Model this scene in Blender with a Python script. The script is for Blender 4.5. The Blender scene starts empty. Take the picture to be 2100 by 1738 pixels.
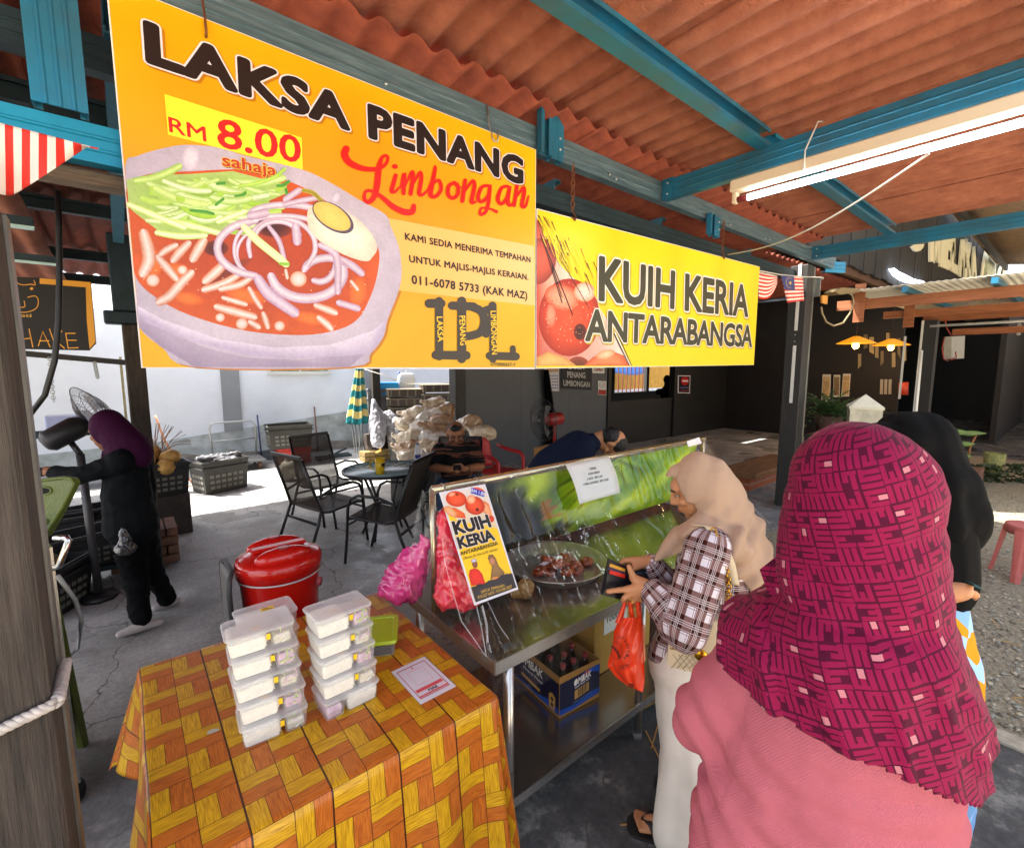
import bpy, bmesh, math, random
import numpy as np
from mathutils import Vector, Matrix, Euler, noise as mnoise
random.seed(7)
rad = math.radians
SC = bpy.context.scene
COL = SC.collection
# ------------------------------------------------------------------ camera
HC = 1.75
cam = bpy.data.cameras.new("camera")
cam.sensor_width = 36; cam.sensor_fit = 'HORIZONTAL'; cam.lens = 36 * 1090 / 2374
cam.clip_start = 0.02; cam.clip_end = 400
camo = bpy.data.objects.new("camera", cam); COL.objects.link(camo)
camo.location = (0, 0, HC); camo.rotation_euler = (rad(90 - 6.8), 0, rad(50.5 - 90))
SC.camera = camo
# ------------------------------------------------------------------ sky, sun, exposure
SUN_EL, SUN_HD = 58, 130
W = bpy.data.worlds.new("World"); SC.world = W; W.use_nodes = True
nt = W.node_tree
sky = nt.nodes.new('ShaderNodeTexSky'); sky.sky_type = 'NISHITA'; sky.sun_disc = False
sky.sun_elevation = rad(SUN_EL); sky.sun_rotation = rad(90 - SUN_HD)
sky.air_density = 1.0; sky.dust_density = 4; sky.ozone_density = 1.0
bg = nt.nodes['Background']; bg.inputs[1].default_value = 0.15
hs = nt.nodes.new('ShaderNodeHueSaturation'); hs.inputs['Saturation'].default_value = .5
nt.links.new(sky.outputs[0], hs.inputs['Color']); nt.links.new(hs.outputs[0], bg.inputs[0])
sl = bpy.data.lights.new("sun", 'SUN'); sl.energy = 5.0; sl.angle = rad(0.5); sl.color = (1, .95, .87)
so = bpy.data.objects.new("sun", sl); COL.objects.link(so)
sd = Vector((math.cos(rad(SUN_HD)) * math.cos(rad(SUN_EL)), math.sin(rad(SUN_HD)) * math.cos(rad(SUN_EL)), math.sin(rad(SUN_EL))))
so.rotation_euler = sd.to_track_quat('Z', 'Y').to_euler(); so.location = (-8, 12, 14)
SC.view_settings.view_transform = 'Standard'; SC.view_settings.look = 'None'
SC.view_settings.exposure = 2.1; SC.view_settings.gamma = 1
cy = SC.cycles
cy.use_denoising = True; cy.max_bounces = 7; cy.diffuse_bounces = 4; cy.glossy_bounces = 3
cy.transmission_bounces = 5; cy.transparent_max_bounces = 16; cy.caustics_reflective = False; cy.caustics_refractive = False
cy.sample_clamp_indirect = 6
# ------------------------------------------------------------------ measuring: photo point (2100 wide) -> point on a plane of the place
_S = 2374 / 2100; _f = 1090 / _S; _th = rad(6.8); _hd = rad(50.5)
_F = Vector((math.cos(_hd) * math.cos(_th), math.sin(_hd) * math.cos(_th), -math.sin(_th)))
_R = Vector((math.sin(_hd), -math.cos(_hd), 0)); _U = _R.cross(_F); _C = Vector((0, 0, HC))
def _ray(px, py): return _F * _f + _R * (px - 1050) - _U * (py - 869)
def at_z(px, py, z=0.0):
 d = _ray(px, py); return _C + d * ((z - HC) / d.z)
def at_y(px, py, y):
 d = _ray(px, py); return _C + d * (y / d.y)
def at_x(px, py, x):
 d = _ray(px, py); return _C + d * (x / d.x)
def at_d(px, py, t): return _C + _ray(px, py) * (t / _f)
def at_pl(px, py, p, n):
 d = _ray(px, py); return _C + d * ((Vector(p) - _C).dot(n) / d.dot(n))
def Z(x0, y0, x1, w=2100):          # converter for a measured detail of the photo
 k = (x1 - x0) / w
 return lambda x, y: ((x0 + x * k) / _S, (y0 + y * k) / _S)
# ------------------------------------------------------------------ materials
def lin(c):
 if isinstance(c, str):
  c = [int(c[i:i + 2], 16) / 255 for i in (0, 2, 4)]
 return tuple((v / 12.92 if v <= .04045 else ((v + .055) / 1.055) ** 2.4) for v in c[:3])
MATS = {}
def mat(name, col, rough=.55, metal=0., var=0., vs=6., bump=0., bs=40., col2=None, spec=.5, coat=0., alpha=1., trans=0., emit=None, es=0., sheen=0., stretch=None, detail=5):
 if name in MATS: return MATS[name]
 m = bpy.data.materials.new(name); m.use_nodes = True; n = m.node_tree; P = n.nodes['Principled BSDF']
 c = (*lin(col), 1); P.inputs['Base Color'].default_value = c
 P.inputs['Roughness'].default_value = rough; P.inputs['Metallic'].default_value = metal
 P.inputs['Specular IOR Level'].default_value = spec; P.inputs['Coat Weight'].default_value = coat; P.inputs['Coat Roughness'].default_value = .08
 P.inputs['Alpha'].default_value = alpha; P.inputs['Transmission Weight'].default_value = trans
 if sheen: P.inputs['Sheen Weight'].default_value = sheen
 if emit: P.inputs['Emission Color'].default_value = (*lin(emit), 1); P.inputs['Emission Strength'].default_value = es
 tc = n.nodes.new('ShaderNodeTexCoord'); src = tc.outputs['Object']
 if stretch:
  mp = n.nodes.new('ShaderNodeMapping'); mp.inputs['Scale'].default_value = stretch
  n.links.new(src, mp.inputs[0]); src = mp.outputs[0]
 if var or col2:
  t = n.nodes.new('ShaderNodeTexNoise'); t.inputs['Scale'].default_value = vs; t.inputs['Detail'].default_value = detail; t.inputs['Roughness'].default_value = .62
  n.links.new(src, t.inputs['Vector'])
  r = n.nodes.new('ShaderNodeValToRGB'); r.color_ramp.elements[0].position = .32; r.color_ramp.elements[1].position = .7
  lo = lin(col2) if col2 else tuple(v * (1 - var) for v in c[:3]); hi = c[:3] if col2 else tuple(min(1, v * (1 + var)) for v in c[:3])
  r.color_ramp.elements[0].color = (*lo, 1); r.color_ramp.elements[1].color = (*hi, 1)
  n.links.new(t.outputs[0], r.inputs[0]); n.links.new(r.outputs[0], P.inputs['Base Color'])
  q = n.nodes.new('ShaderNodeMapRange'); q.inputs[3].default_value = max(.02, rough - .1); q.inputs[4].default_value = min(1, rough + .12)
  n.links.new(t.outputs[0], q.inputs[0]); n.links.new(q.outputs[0], P.inputs['Roughness'])
 if bump:
  t2 = n.nodes.new('ShaderNodeTexNoise'); t2.inputs['Scale'].default_value = bs; t2.inputs['Detail'].default_value = 4
  n.links.new(src, t2.inputs['Vector'])
  b = n.nodes.new('ShaderNodeBump'); b.inputs['Strength'].default_value = bump; b.inputs['Distance'].default_value = .01
  n.links.new(t2.outputs[0], b.inputs['Height']); n.links.new(b.outputs[0], P.inputs['Normal'])
 MATS[name] = m; return m
def nodes(m): return m.node_tree, m.node_tree.nodes, m.node_tree.nodes['Principled BSDF']
def sheer(name, col, tr=.7, rough=.1, gloss=.3, tint=None, clear=False, edge=.45):      # thin plastic: see-through, part coloured film, part gloss
 if name in MATS: return MATS[name]
 m = bpy.data.materials.new(name); m.use_nodes = True; n = m.node_tree; P = n.nodes['Principled BSDF']; out = n.nodes['Material Output']
 P.inputs['Base Color'].default_value = (*lin(col), 1); P.inputs['Roughness'].default_value = rough; P.inputs['Specular IOR Level'].default_value = gloss
 P.inputs['Subsurface Weight'].default_value = 0
 T = n.nodes.new('ShaderNodeBsdfTransparent'); T.inputs[0].default_value = (*lin(tint or 'ffffff'), 1)
 lw = n.nodes.new('ShaderNodeLayerWeight'); lw.inputs[0].default_value = .35
 mr = n.nodes.new('ShaderNodeMapRange'); mr.inputs[3].default_value = 1 - tr; mr.inputs[4].default_value = min(1, 1 - tr + edge)
 n.links.new(lw.outputs['Facing'], mr.inputs[0])
 mx = n.nodes.new('ShaderNodeMixShader'); n.links.new(mr.outputs[0], mx.inputs[0]); n.links.new(T.outputs[0], mx.inputs[1]); n.links.new(P.outputs[0], mx.inputs[2])
 if clear:
  G = n.nodes.new('ShaderNodeBsdfGlossy'); G.inputs['Roughness'].default_value = rough; n.links.new(G.outputs[0], mx.inputs[2])
  tc = n.nodes.new('ShaderNodeTexCoord'); mp = n.nodes.new('ShaderNodeMapping'); mp.inputs['Scale'].default_value = (9, 3.5, 3.5); t2 = n.nodes.new('ShaderNodeTexNoise'); t2.inputs['Scale'].default_value = 1.; t2.inputs['Detail'].default_value = 2; t2.inputs['Distortion'].default_value = 1.2; b = n.nodes.new('ShaderNodeBump'); b.inputs['Strength'].default_value = .8; b.inputs['Distance'].default_value = .02; n.links.new(tc.outputs['Object'], mp.inputs[0]); n.links.new(mp.outputs[0], t2.inputs['Vector']); n.links.new(t2.outputs[0], b.inputs['Height']); n.links.new(b.outputs[0], G.inputs['Normal'])
 n.links.new(mx.outputs[0], out.inputs[0]); MATS[name] = m; return m
def sm(pts, k=5):
 n = len(pts); out = []
 for i in range(n):
  p0, p1, p2, p3 = [Vector(pts[(i + d) % n]) for d in (-1, 0, 1, 2)]
  for j in range(k):
   t = j / k; q = .5 * ((2 * p1) + (p2 - p0) * t + (2 * p0 - 5 * p1 + 4 * p2 - p3) * t * t + (3 * p1 - p0 - 3 * p2 + p3) * t ** 3); out.append((q.x, q.y))
 return out
def vcol(name='printed_ink', rough=.35, bump=0, spec=.4, mottle=0):
 if name in MATS: return MATS[name]
 m = bpy.data.materials.new(name); m.use_nodes = True; n, ns, P = nodes(m)
 a = ns.new('ShaderNodeVertexColor'); a.layer_name = 'Col'; n.links.new(a.outputs[0], P.inputs['Base Color'])
 P.inputs['Roughness'].default_value = rough; P.inputs['Specular IOR Level'].default_value = spec
 if mottle:
  cur = a.outputs[0]; tc = ns.new('ShaderNodeTexCoord')
  for sc_, w_ in ((11, mottle), (70, mottle * .8), (320, mottle * .5)):
   t = ns.new('ShaderNodeTexNoise'); t.inputs['Scale'].default_value = sc_; t.inputs['Detail'].default_value = 4; n.links.new(tc.outputs['Object'], t.inputs['Vector']); q = ns.new('ShaderNodeMapRange'); q.inputs[1].default_value = .3; q.inputs[2].default_value = .7; q.inputs[3].default_value = 1 - w_; q.inputs[4].default_value = 1 + w_; n.links.new(t.outputs[0], q.inputs[0]); x = ns.new('ShaderNodeVectorMath'); x.operation = 'SCALE'; n.links.new(cur, x.inputs[0]); n.links.new(q.outputs[0], x.inputs[3]); cur = x.outputs[0]
  n.links.new(cur, P.inputs['Base Color'])
 if bump:
  t2 = ns.new('ShaderNodeTexNoise'); t2.inputs['Scale'].default_value = 60; b = ns.new('ShaderNodeBump'); b.inputs['Strength'].default_value = bump; b.inputs['Distance'].default_value = .01
  n.links.new(t2.outputs[0], b.inputs['Height']); n.links.new(b.outputs[0], P.inputs['Normal'])
 MATS[name] = m; return m
# ------------------------------------------------------------------ objects
def tag(o, label=None, cat=None, group=None, kind=None):
 if label: o['label'] = label
 if cat: o['category'] = cat
 if group: o['group'] = group
 if kind: o['kind'] = kind
 return o
def link(o, parent=None):
 COL.objects.link(o)
 if parent is not None:
  o.parent = parent
  M = Matrix.Identity(4)
  if parent.parent is None: M = Matrix.LocRotScale(parent.location, parent.rotation_euler, parent.scale)
  o.matrix_parent_inverse = M.inverted()
 return o
def thing(name, label, cat, loc=(0, 0, 0), group=None):
 o = bpy.data.objects.new(name, None); o.empty_display_size = .1; o.location = loc; COL.objects.link(o)
 return tag(o, label, cat, group)
def kids(o): return [c for c in bpy.data.objects if c.parent == o]
def copy_tree(o, parent=None):
 c = o.copy(); COL.objects.link(c)
 if parent is not None: c.parent = parent
 for ch in kids(o): copy_tree(ch, c)
 return c
def from_mesh(name, me, m=None, parent=None, smooth=False):
 if m is not None and not me.materials: me.materials.append(m)
 if smooth:
  me.polygons.foreach_set('use_smooth', [True] * len(me.polygons))
 o = bpy.data.objects.new(name, me); return link(o, parent)
class MB:
 def __init__(s): s.v = []; s.f = []; s.mi = []; s.mats = []; s.sm = []; s.cur = 0; s.smooth = False
 def use(s, m):
  if m not in s.mats: s.mats.append(m)
  s.cur = s.mats.index(m); return s
 def add(s, vs, fs, smooth=None):
  b = len(s.v); s.v += [tuple(v) for v in vs]
  for f in fs: s.f.append([i + b for i in f]); s.mi.append(s.cur); s.sm.append(s.smooth if smooth is None else smooth)
  return s
 def box(s, c, d, rot=None, bev=0, M=None):
  x, y, z = d[0] / 2, d[1] / 2, d[2] / 2
  R = M if M is not None else (Euler(rot).to_matrix() if rot else None)
  if bev:
   b = min(bev, x * .9, y * .9, z * .9)
   ring = lambda ins, zz: [(-x + ins + b, -y + ins, zz), (x - ins - b, -y + ins, zz), (x - ins, -y + ins + b, zz), (x - ins, y - ins - b, zz), (x - ins - b, y - ins, zz), (-x + ins + b, y - ins, zz), (-x + ins, y - ins - b, zz), (-x + ins, -y + ins + b, zz)]
   V = ring(b, -z) + ring(0, -z + b) + ring(0, z - b) + ring(b, z)
   F = [list(range(7, -1, -1)), list(range(24, 32))]
   for k in range(3):
    for i in range(8): j = (i + 1) % 8; F.append([k * 8 + i, k * 8 + j, k * 8 + 8 + j, k * 8 + 8 + i])
  else:
   V = [(a, b_, c_) for c_ in (-z, z) for b_ in (-y, y) for a in (-x, x)]
   F = [(0, 2, 3, 1), (4, 5, 7, 6), (0, 1, 5, 4), (2, 6, 7, 3), (0, 4, 6, 2), (1, 3, 7, 5)]
  c = Vector(c)
  return s.add([(R @ Vector(p) if R is not None else Vector(p)) + c for p in V], F, False)
 def bx(s, x0, x1, y0, y1, z0, z1, bev=0): return s.box(((x0 + x1) / 2, (y0 + y1) / 2, (z0 + z1) / 2), (x1 - x0, y1 - y0, z1 - z0), bev=bev)
 def bar(s, a, b, w, h, up=(0, 0, 1), bev=0):        # box from a to b, width w, height h
  a, b = Vector(a), Vector(b); d = (b - a); L = d.length; d.normalize()
  u = Vector(up); sx = d.cross(u)
  if sx.length < 1e-4: sx = d.cross(Vector((1, 0, 0)))
  sx.normalize(); u = sx.cross(d); M = Matrix((d, sx, u)).transposed()
  return s.box((a + b) / 2, (L, w, h), M=M, bev=bev)
 def tube(s, pts, r, n=8, caps=True, closed=False):
  P = [Vector(p) for p in pts]; N = len(P); rs = r if hasattr(r, '__len__') else [r] * N
  V = []; F = []; prev = None
  for i in range(N):
   t = (P[(i + 1) % N] - P[i - 1]) if closed else (P[min(i + 1, N - 1)] - P[max(i - 1, 0)])
   if t.length < 1e-9: t = Vector((0, 0, 1))
   t.normalize()
   if prev is None:
    a = t.cross(Vector((0, 0, 1)))
    if a.length < .05: a = t.cross(Vector((1, 0, 0)))
   else: a = prev - t * prev.dot(t)
   a.normalize(); prev = a; b = t.cross(a)
   for k in range(n):
    th = 2 * math.pi * k / n; V.append(P[i] + (a * math.cos(th) + b * math.sin(th)) * rs[i])
  for i in range(N if closed else N - 1):
   j = (i + 1) % N
   for k in range(n): l = (k + 1) % n; F.append([i * n + k, i * n + l, j * n + l, j * n + k])
  if caps and not closed: F += [list(range(n - 1, -1, -1)), [(N - 1) * n + k for k in range(n)]]
  return s.add(V, F, True)
 def lathe(s, prof, c=(0, 0, 0), n=24, M=None, sx=1, sy=1, a0=0, a1=2 * math.pi):
  c = Vector(c); V = []; F = []; full = abs(a1 - a0 - 2 * math.pi) < 1e-6; nn = n if full else n + 1
  for r, z in prof:
   for k in range(nn):
    th = a0 + (a1 - a0) * k / n; p = Vector((r * math.cos(th) * sx, r * math.sin(th) * sy, z)); V.append((M @ p if M is not None else p) + c)
  for i in range(len(prof) - 1):
   for k in range(n):
    l = (k + 1) % nn; F.append([i * nn + k, i * nn + l, (i + 1) * nn + l, (i + 1) * nn + k])
  return s.add(V, F, True)
 def sph(s, c, r, n=12, M=None):
  rr = r if hasattr(r, '__len__') else (r, r, r); h = n // 2
  V = []; F = []; c = Vector(c)
  for i in range(h + 1):
   ph = math.pi * i / h
   for k in range(n):
    th = 2 * math.pi * k / n; p = Vector((rr[0] * math.sin(ph) * math.cos(th), rr[1] * math.sin(ph) * math.sin(th), rr[2] * math.cos(ph))); V.append((M @ p if M is not None else p) + c)
  for i in range(h):
   for k in range(n): l = (k + 1) % n; F.append([i * n + k, (i + 1) * n + k, (i + 1) * n + l, i * n + l])
  return s.add(V, F, True)
 def grid(s, fn, nu, nv, smooth=True):                # fn(u,v) u,v in 0..1
  V = [fn(i / nu, j / nv) for j in range(nv + 1) for i in range(nu + 1)]
  F = [[j * (nu + 1) + i, j * (nu + 1) + i + 1, (j + 1) * (nu + 1) + i + 1, (j + 1) * (nu + 1) + i] for j in range(nv) for i in range(nu)]
  return s.add(V, F, smooth)
 def poly(s, pts): return s.add(pts, [list(range(len(pts)))], False)
 def prism(s, pts, d):                                # flat outline pushed along d
  n = len(pts); d = Vector(d); A = [Vector(p) for p in pts]; B = [p + d for p in A]
  return s.add(A + B, [list(range(n - 1, -1, -1)), list(range(n, 2 * n))] + [[i, (i + 1) % n, n + (i + 1) % n, n + i] for i in range(n)], False)
 def mesh(s, name):
  me = bpy.data.meshes.new(name); me.from_pydata(s.v, [], s.f)
  for m in s.mats: me.materials.append(m)
  if s.mats: me.polygons.foreach_set('material_index', s.mi)
  me.polygons.foreach_set('use_smooth', s.sm); me.update(); return me
 def build(s, name, m=None, parent=None, solid=0, fix=True):
  if m is not None and not s.mats: s.mats.append(m)
  me = s.mesh(name)
  if fix:
   b = bmesh.new(); b.from_mesh(me)
   bmesh.ops.remove_doubles(b, verts=b.verts, dist=1e-5); bmesh.ops.recalc_face_normals(b, faces=b.faces); b.to_mesh(me); b.free()
  o = link(bpy.data.objects.new(name, me), parent)
  if solid:
   md = o.modifiers.new('thick', 'SOLIDIFY'); md.thickness = solid; md.offset = 0
  return o
# smooth bodies: overlapping tapered limbs merged into one continuous skin
def _emit_round(bm, a, b, ra, rb, n=14):
 a, b = Vector(a), Vector(b); d = b - a
 if d.length < 1e-6: d = Vector((0, 0, 1e-5))
 q = d.to_track_quat('Z', 'Y').to_matrix(); L = d.length; rows = []
 m = 5
 prof = [(ra * math.cos(t), -ra * math.sin(t)) for t in [math.pi / 2 * (1 - i / m) for i in range(m + 1)]] + [(rb * math.cos(t), L + rb * math.sin(t)) for t in [math.pi / 2 * i / m for i in range(m + 1)]]
 prof = prof[1:-1]
 for r, z in prof: rows.append([bm.verts.new(a + q @ Vector((r * math.cos(2 * math.pi * k / n), r * math.sin(2 * math.pi * k / n), z))) for k in range(n)])
 p0 = bm.verts.new(a + q @ Vector((0, 0, -ra))); p1 = bm.verts.new(a + q @ Vector((0, 0, L + rb)))
 for i in range(len(rows) - 1):
  for k in range(n): l = (k + 1) % n; bm.faces.new((rows[i][k], rows[i][l], rows[i + 1][l], rows[i + 1][k]))
 for k in range(n):
  l = (k + 1) % n; bm.faces.new((p0, rows[0][l], rows[0][k])); bm.faces.new((p1, rows[-1][k], rows[-1][l]))
def _emit_ell(bm, c, r, M=None, n=18):
 c = Vector(c); h = n // 2; rows = []
 f = lambda p: (M @ p if M is not None else p) + c
 for i in range(1, h):
  ph = math.pi * i / h; rows.append([bm.verts.new(f(Vector((r[0] * math.sin(ph) * math.cos(2 * math.pi * k / n), r[1] * math.sin(ph) * math.sin(2 * math.pi * k / n), -r[2] * math.cos(ph))))) for k in range(n)])
 p0 = bm.verts.new(f(Vector((0, 0, -r[2])))); p1 = bm.verts.new(f(Vector((0, 0, r[2]))))
 for i in range(len(rows) - 1):
  for k in range(n): l = (k + 1) % n; bm.faces.new((rows[i][k], rows[i][l], rows[i + 1][l], rows[i + 1][k]))
 for k in range(n):
  l = (k + 1) % n; bm.faces.new((p0, rows[0][l], rows[0][k])); bm.faces.new((p1, rows[-1][k], rows[-1][l]))
def blob(prims, voxel=.012, smooth=6, disp=None, cut=None, paint=None):
 """prims: ('c',a,b,ra,rb) tapered limb | ('e',centre,radii[,matrix]); returns one merged mesh. disp(v,n)->offset along n; cut(v)->True drops the vertex"""
 bm = bmesh.new()
 for p in prims:
  if p[0] == 'c': _emit_round(bm, *p[1:])
  else: _emit_ell(bm, *p[1:])
 me = bpy.data.meshes.new('blob'); bm.to_mesh(me); bm.free()
 o = bpy.data.objects.new('blob', me); COL.objects.link(o)
 r = o.modifiers.new('r', 'REMESH'); r.mode = 'VOXEL'; r.voxel_size = voxel; r.use_smooth_shade = True
 if smooth: sm = o.modifiers.new('s', 'SMOOTH'); sm.iterations = smooth; sm.factor = .5
 dg = bpy.context.evaluated_depsgraph_get()
 out = bpy.data.meshes.new_from_object(o.evaluated_get(dg)); bpy.data.objects.remove(o); bpy.data.meshes.remove(me)
 if disp:
  b = bmesh.new(); b.from_mesh(out); b.normal_update()
  off = [(v, v.co.copy() + v.normal * disp(v.co, v.normal)) for v in b.verts]
  for v, c in off: v.co = c
  b.normal_update(); b.to_mesh(out); b.free()
 if cut:
  b = bmesh.new(); b.from_mesh(out)
  bmesh.ops.delete(b, geom=[v for v in b.verts if cut(v.co)], context='VERTS'); b.to_mesh(out); b.free()
 out.polygons.foreach_set('use_smooth', [True] * len(out.polygons))
 return out
def paint(me, fn):                                        # colour attribute from a function of the point
 a = me.color_attributes.new('Col', 'FLOAT_COLOR', 'POINT')
 for i, v in enumerate(me.vertices): a.data[i].color = (*lin(fn(v.co)), 1)
def fbm(p, s=1., o=3): return mnoise.fractal(Vector(p) * s, 1., 2., o)
# ------------------------------------------------------------------ print: flat coloured artwork on a face
_FONT = {}
def text_mesh(body, bold=0., shear=0., spacing=1.):
 k = (body, bold, shear, spacing)
 if k in _FONT: return _FONT[k]
 c = bpy.data.curves.new('t', 'FONT'); c.body = body; c.offset = bold; c.shear = shear; c.space_character = spacing; c.resolution_u = 3
 o = bpy.data.objects.new('t', c); COL.objects.link(o)
 dg = bpy.context.evaluated_depsgraph_get(); me = bpy.data.meshes.new_from_object(o.evaluated_get(dg))
 V = [v.co.copy() for v in me.vertices]; Fc = [list(p.vertices) for p in me.polygons]
 bpy.data.objects.remove(o); bpy.data.curves.remove(c); bpy.data.meshes.remove(me)
 _FONT[k] = (V, Fc); return V, Fc
def union2d(V, F, b):
 """fatten flat letters by b (round corners) and merge everything into one flat sheet"""
 from collections import Counter
 cnt = Counter(frozenset((f[i], f[(i + 1) % len(f)])) for f in F for i in range(len(f)))
 vs = [Vector((v.x, v.y)) for v in V]; fs = [list(f) for f in F]
 bv = set()
 for e, c in cnt.items():
  if c != 1: continue
  i, j = tuple(e); p, q = vs[i], vs[j]; d = q - p
  if d.length < 1e-6: continue
  d.normalize(); n = Vector((-d.y, d.x)) * b; k = len(vs); vs += [p + n, q + n, q - n, p - n]; fs.append([k, k + 1, k + 2, k + 3]); bv.update((i, j))
 for i in bv:
  k = len(vs); vs += [vs[i] + Vector((math.cos(t), math.sin(t))) * b for t in [a * math.pi / 4 + .2 for a in range(8)]]; fs.append(list(range(k, k + 8)))
 from mathutils.geometry import delaunay_2d_cdt
 fs2 = []
 for f in fs:
  ar = sum(vs[f[i]].x * vs[f[(i + 1) % len(f)]].y - vs[f[(i + 1) % len(f)]].x * vs[f[i]].y for i in range(len(f)))
  if abs(ar) > 1e-9: fs2.append(f if ar > 0 else f[::-1])
 r = delaunay_2d_cdt(vs, [], fs2, 1, 1e-5)
 return [Vector((v.x, v.y, 0)) for v in r[0]], [list(t) for t, o in zip(r[2], r[5]) if o]
_FAT = {}
def fat_text(body, b, shear, spacing):
 k = (body, b, shear, spacing)
 if k not in _FAT:
  _FAT[k] = text_mesh(body, 0, shear, spacing) if b <= 0 else union2d(*text_mesh(body, 0, shear, spacing), b)
 return _FAT[k]
class Art:
 def __init__(s, fn, n, step=.0006): s.fn = fn; s.n = Vector(n); s.step = step; s.v = []; s.f = []; s.c = []; s.k = 0
 def P(s, q, lay): return s.fn(*q) + s.n * (lay * s.step)
 def raw(s, pts, faces, cols, lay, ramp=0):
  s.k += 1; lay += .02 * (s.k % 45); n_ = max(1, len(pts)); b = len(s.v); s.v += [tuple(Vector(p) + s.n * ((lay + (ramp * (i % (n_ // 3)) / (n_ // 3) if ramp else 0)) * s.step)) for i, p in enumerate(pts)]; s.f += [[i + b for i in f] for f in faces]
  s.c += cols if isinstance(cols, list) else [lin(cols)] * len(pts)
 def poly(s, pts, col, lay=1):
  cols = [lin(c) for c in col] if isinstance(col, list) else col
  s.raw([s.fn(*p) for p in pts], [list(range(len(pts)))], cols, lay)
 def fan(s, pts, c_in, c_out, lay=1, centre=None, inset=None):           # soft shape: centre colour to rim colour
  cx = sum(p[0] for p in pts) / len(pts); cy_ = sum(p[1] for p in pts) / len(pts)
  if centre: cx, cy_ = centre
  n = len(pts); Q = [s.fn(cx, cy_)] + [s.fn(cx + (p[0] - cx) * .6, cy_ + (p[1] - cy_) * .6) for p in pts] + [s.fn(*p) for p in pts]
  ci, co = lin(c_in), lin(c_out); cm = tuple(a * .65 + b * .35 for a, b in zip(ci, co))
  F = [[0, 1 + i, 1 + (i + 1) % n] for i in range(n)] + [[1 + i, 1 + n + i, 1 + n + (i + 1) % n, 1 + (i + 1) % n] for i in range(n)]
  s.raw(Q, F, [ci] + [cm] * n + [co] * n, lay)
 def ell(s, c, rx, ry, ang, ci, co=None, lay=1, n=28):
  a = rad(ang); pts = [(c[0] + rx * math.cos(t) * math.cos(a) - ry * math.sin(t) * math.sin(a), c[1] + rx * math.cos(t) * math.sin(a) + ry * math.sin(t) * math.cos(a)) for t in [2 * math.pi * i / n for i in range(n)]]
  s.fan(pts, ci, co or ci, lay)
 def stroke(s, pts, w, col, lay=1, edge=None, sub=6, cap=True):
  P = [Vector((*p, 0)) for p in pts]; ws = list(w) if hasattr(w, '__len__') else [w] * len(P)
  Q = []; Wd = []; ex = edge is not None
  if sub > 1 and len(P) > 2:
   for i in range(len(P) - 1):
    p0, p1, p2, p3 = P[max(i - 1, 0)], P[i], P[i + 1], P[min(i + 2, len(P) - 1)]
    for k in range(sub):
     t = k / sub; Q.append(.5 * ((2 * p1) + (p2 - p0) * t + (2 * p0 - 5 * p1 + 4 * p2 - p3) * t * t + (3 * p1 - p0 - 3 * p2 + p3) * t ** 3)); Wd.append(ws[i] + (ws[i + 1] - ws[i]) * t)
   Q.append(P[-1]); Wd.append(ws[-1])
  else: Q, Wd = list(P), list(ws)
  if cap:
   d0 = (Q[0] - Q[1]).normalized(); d1 = (Q[-1] - Q[-2]).normalized(); w0, w1 = Wd[0] / 2, Wd[-1] / 2; A_ = [rad(a) for a in (25, 50, 70, 89)]
   Q = [Q[0] + d0 * (w0 * math.sin(a)) for a in A_[::-1]] + Q + [Q[-1] + d1 * (w1 * math.sin(a)) for a in A_]; Wd = [2 * w0 * math.cos(a) for a in A_[::-1]] + Wd + [2 * w1 * math.cos(a) for a in A_]
  L = []; R_ = []
  for i, q in enumerate(Q):
   t = (Q[min(i + 1, len(Q) - 1)] - Q[max(i - 1, 0)]); t = t.normalized() if t.length > 1e-9 else Vector((1, 0, 0))
   nn = Vector((-t.y, t.x, 0)) * (Wd[i] / 2); L.append(q + nn); R_.append(q - nn)
  n = len(Q); c1 = lin(col); c2 = lin(edge) if edge else c1
  V = [s.fn(p.x, p.y) for p in L] + [s.fn(p.x, p.y) for p in Q] + [s.fn(p.x, p.y) for p in R_]
  F = [[i, i + 1, n + i + 1, n + i] for i in range(n - 1)] + [[n + i, n + i + 1, 2 * n + i + 1, 2 * n + i] for i in range(n - 1)]
  s.raw(V, F, [c2] * n + [c1] * n + [c2] * n, lay, .6)
 def text(s, body, p0, p1, ptop, col, lay=3, bold=0., outline=None, ow=.05, shadow=None, shear=0., spacing=1., three_d=False):
  """p0,p1 baseline ends, ptop top of the capitals above p0 (points of the measuring plane)"""
  o = Vector(p0) if three_d else s.fn(*p0); X = (Vector(p1) if three_d else s.fn(*p1)) - o; Y = (Vector(ptop) if three_d else s.fn(*ptop)) - o
  V, F = fat_text(body, bold, shear, spacing)
  x0 = min(v.x for v in V); x1 = max(v.x for v in V); H = fat_text('H', bold, 0, 1)[0]; y0 = min(v.y for v in H); y1 = max(v.y for v in H)
  mp = lambda vs, dx=0, dy=0: [o + X * ((v.x + dx - x0) / (x1 - x0)) + Y * ((v.y + dy - y0) / (y1 - y0)) for v in vs]
  if shadow: V2, F2 = fat_text(body, bold + ow, shear, spacing); s.raw(mp(V2, .035, -.035), F2, shadow, lay - 1)
  if outline: V2, F2 = fat_text(body, bold + ow, shear, spacing); s.raw(mp(V2), F2, outline, lay)
  s.raw(mp(V), F, col, lay + 1)
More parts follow.
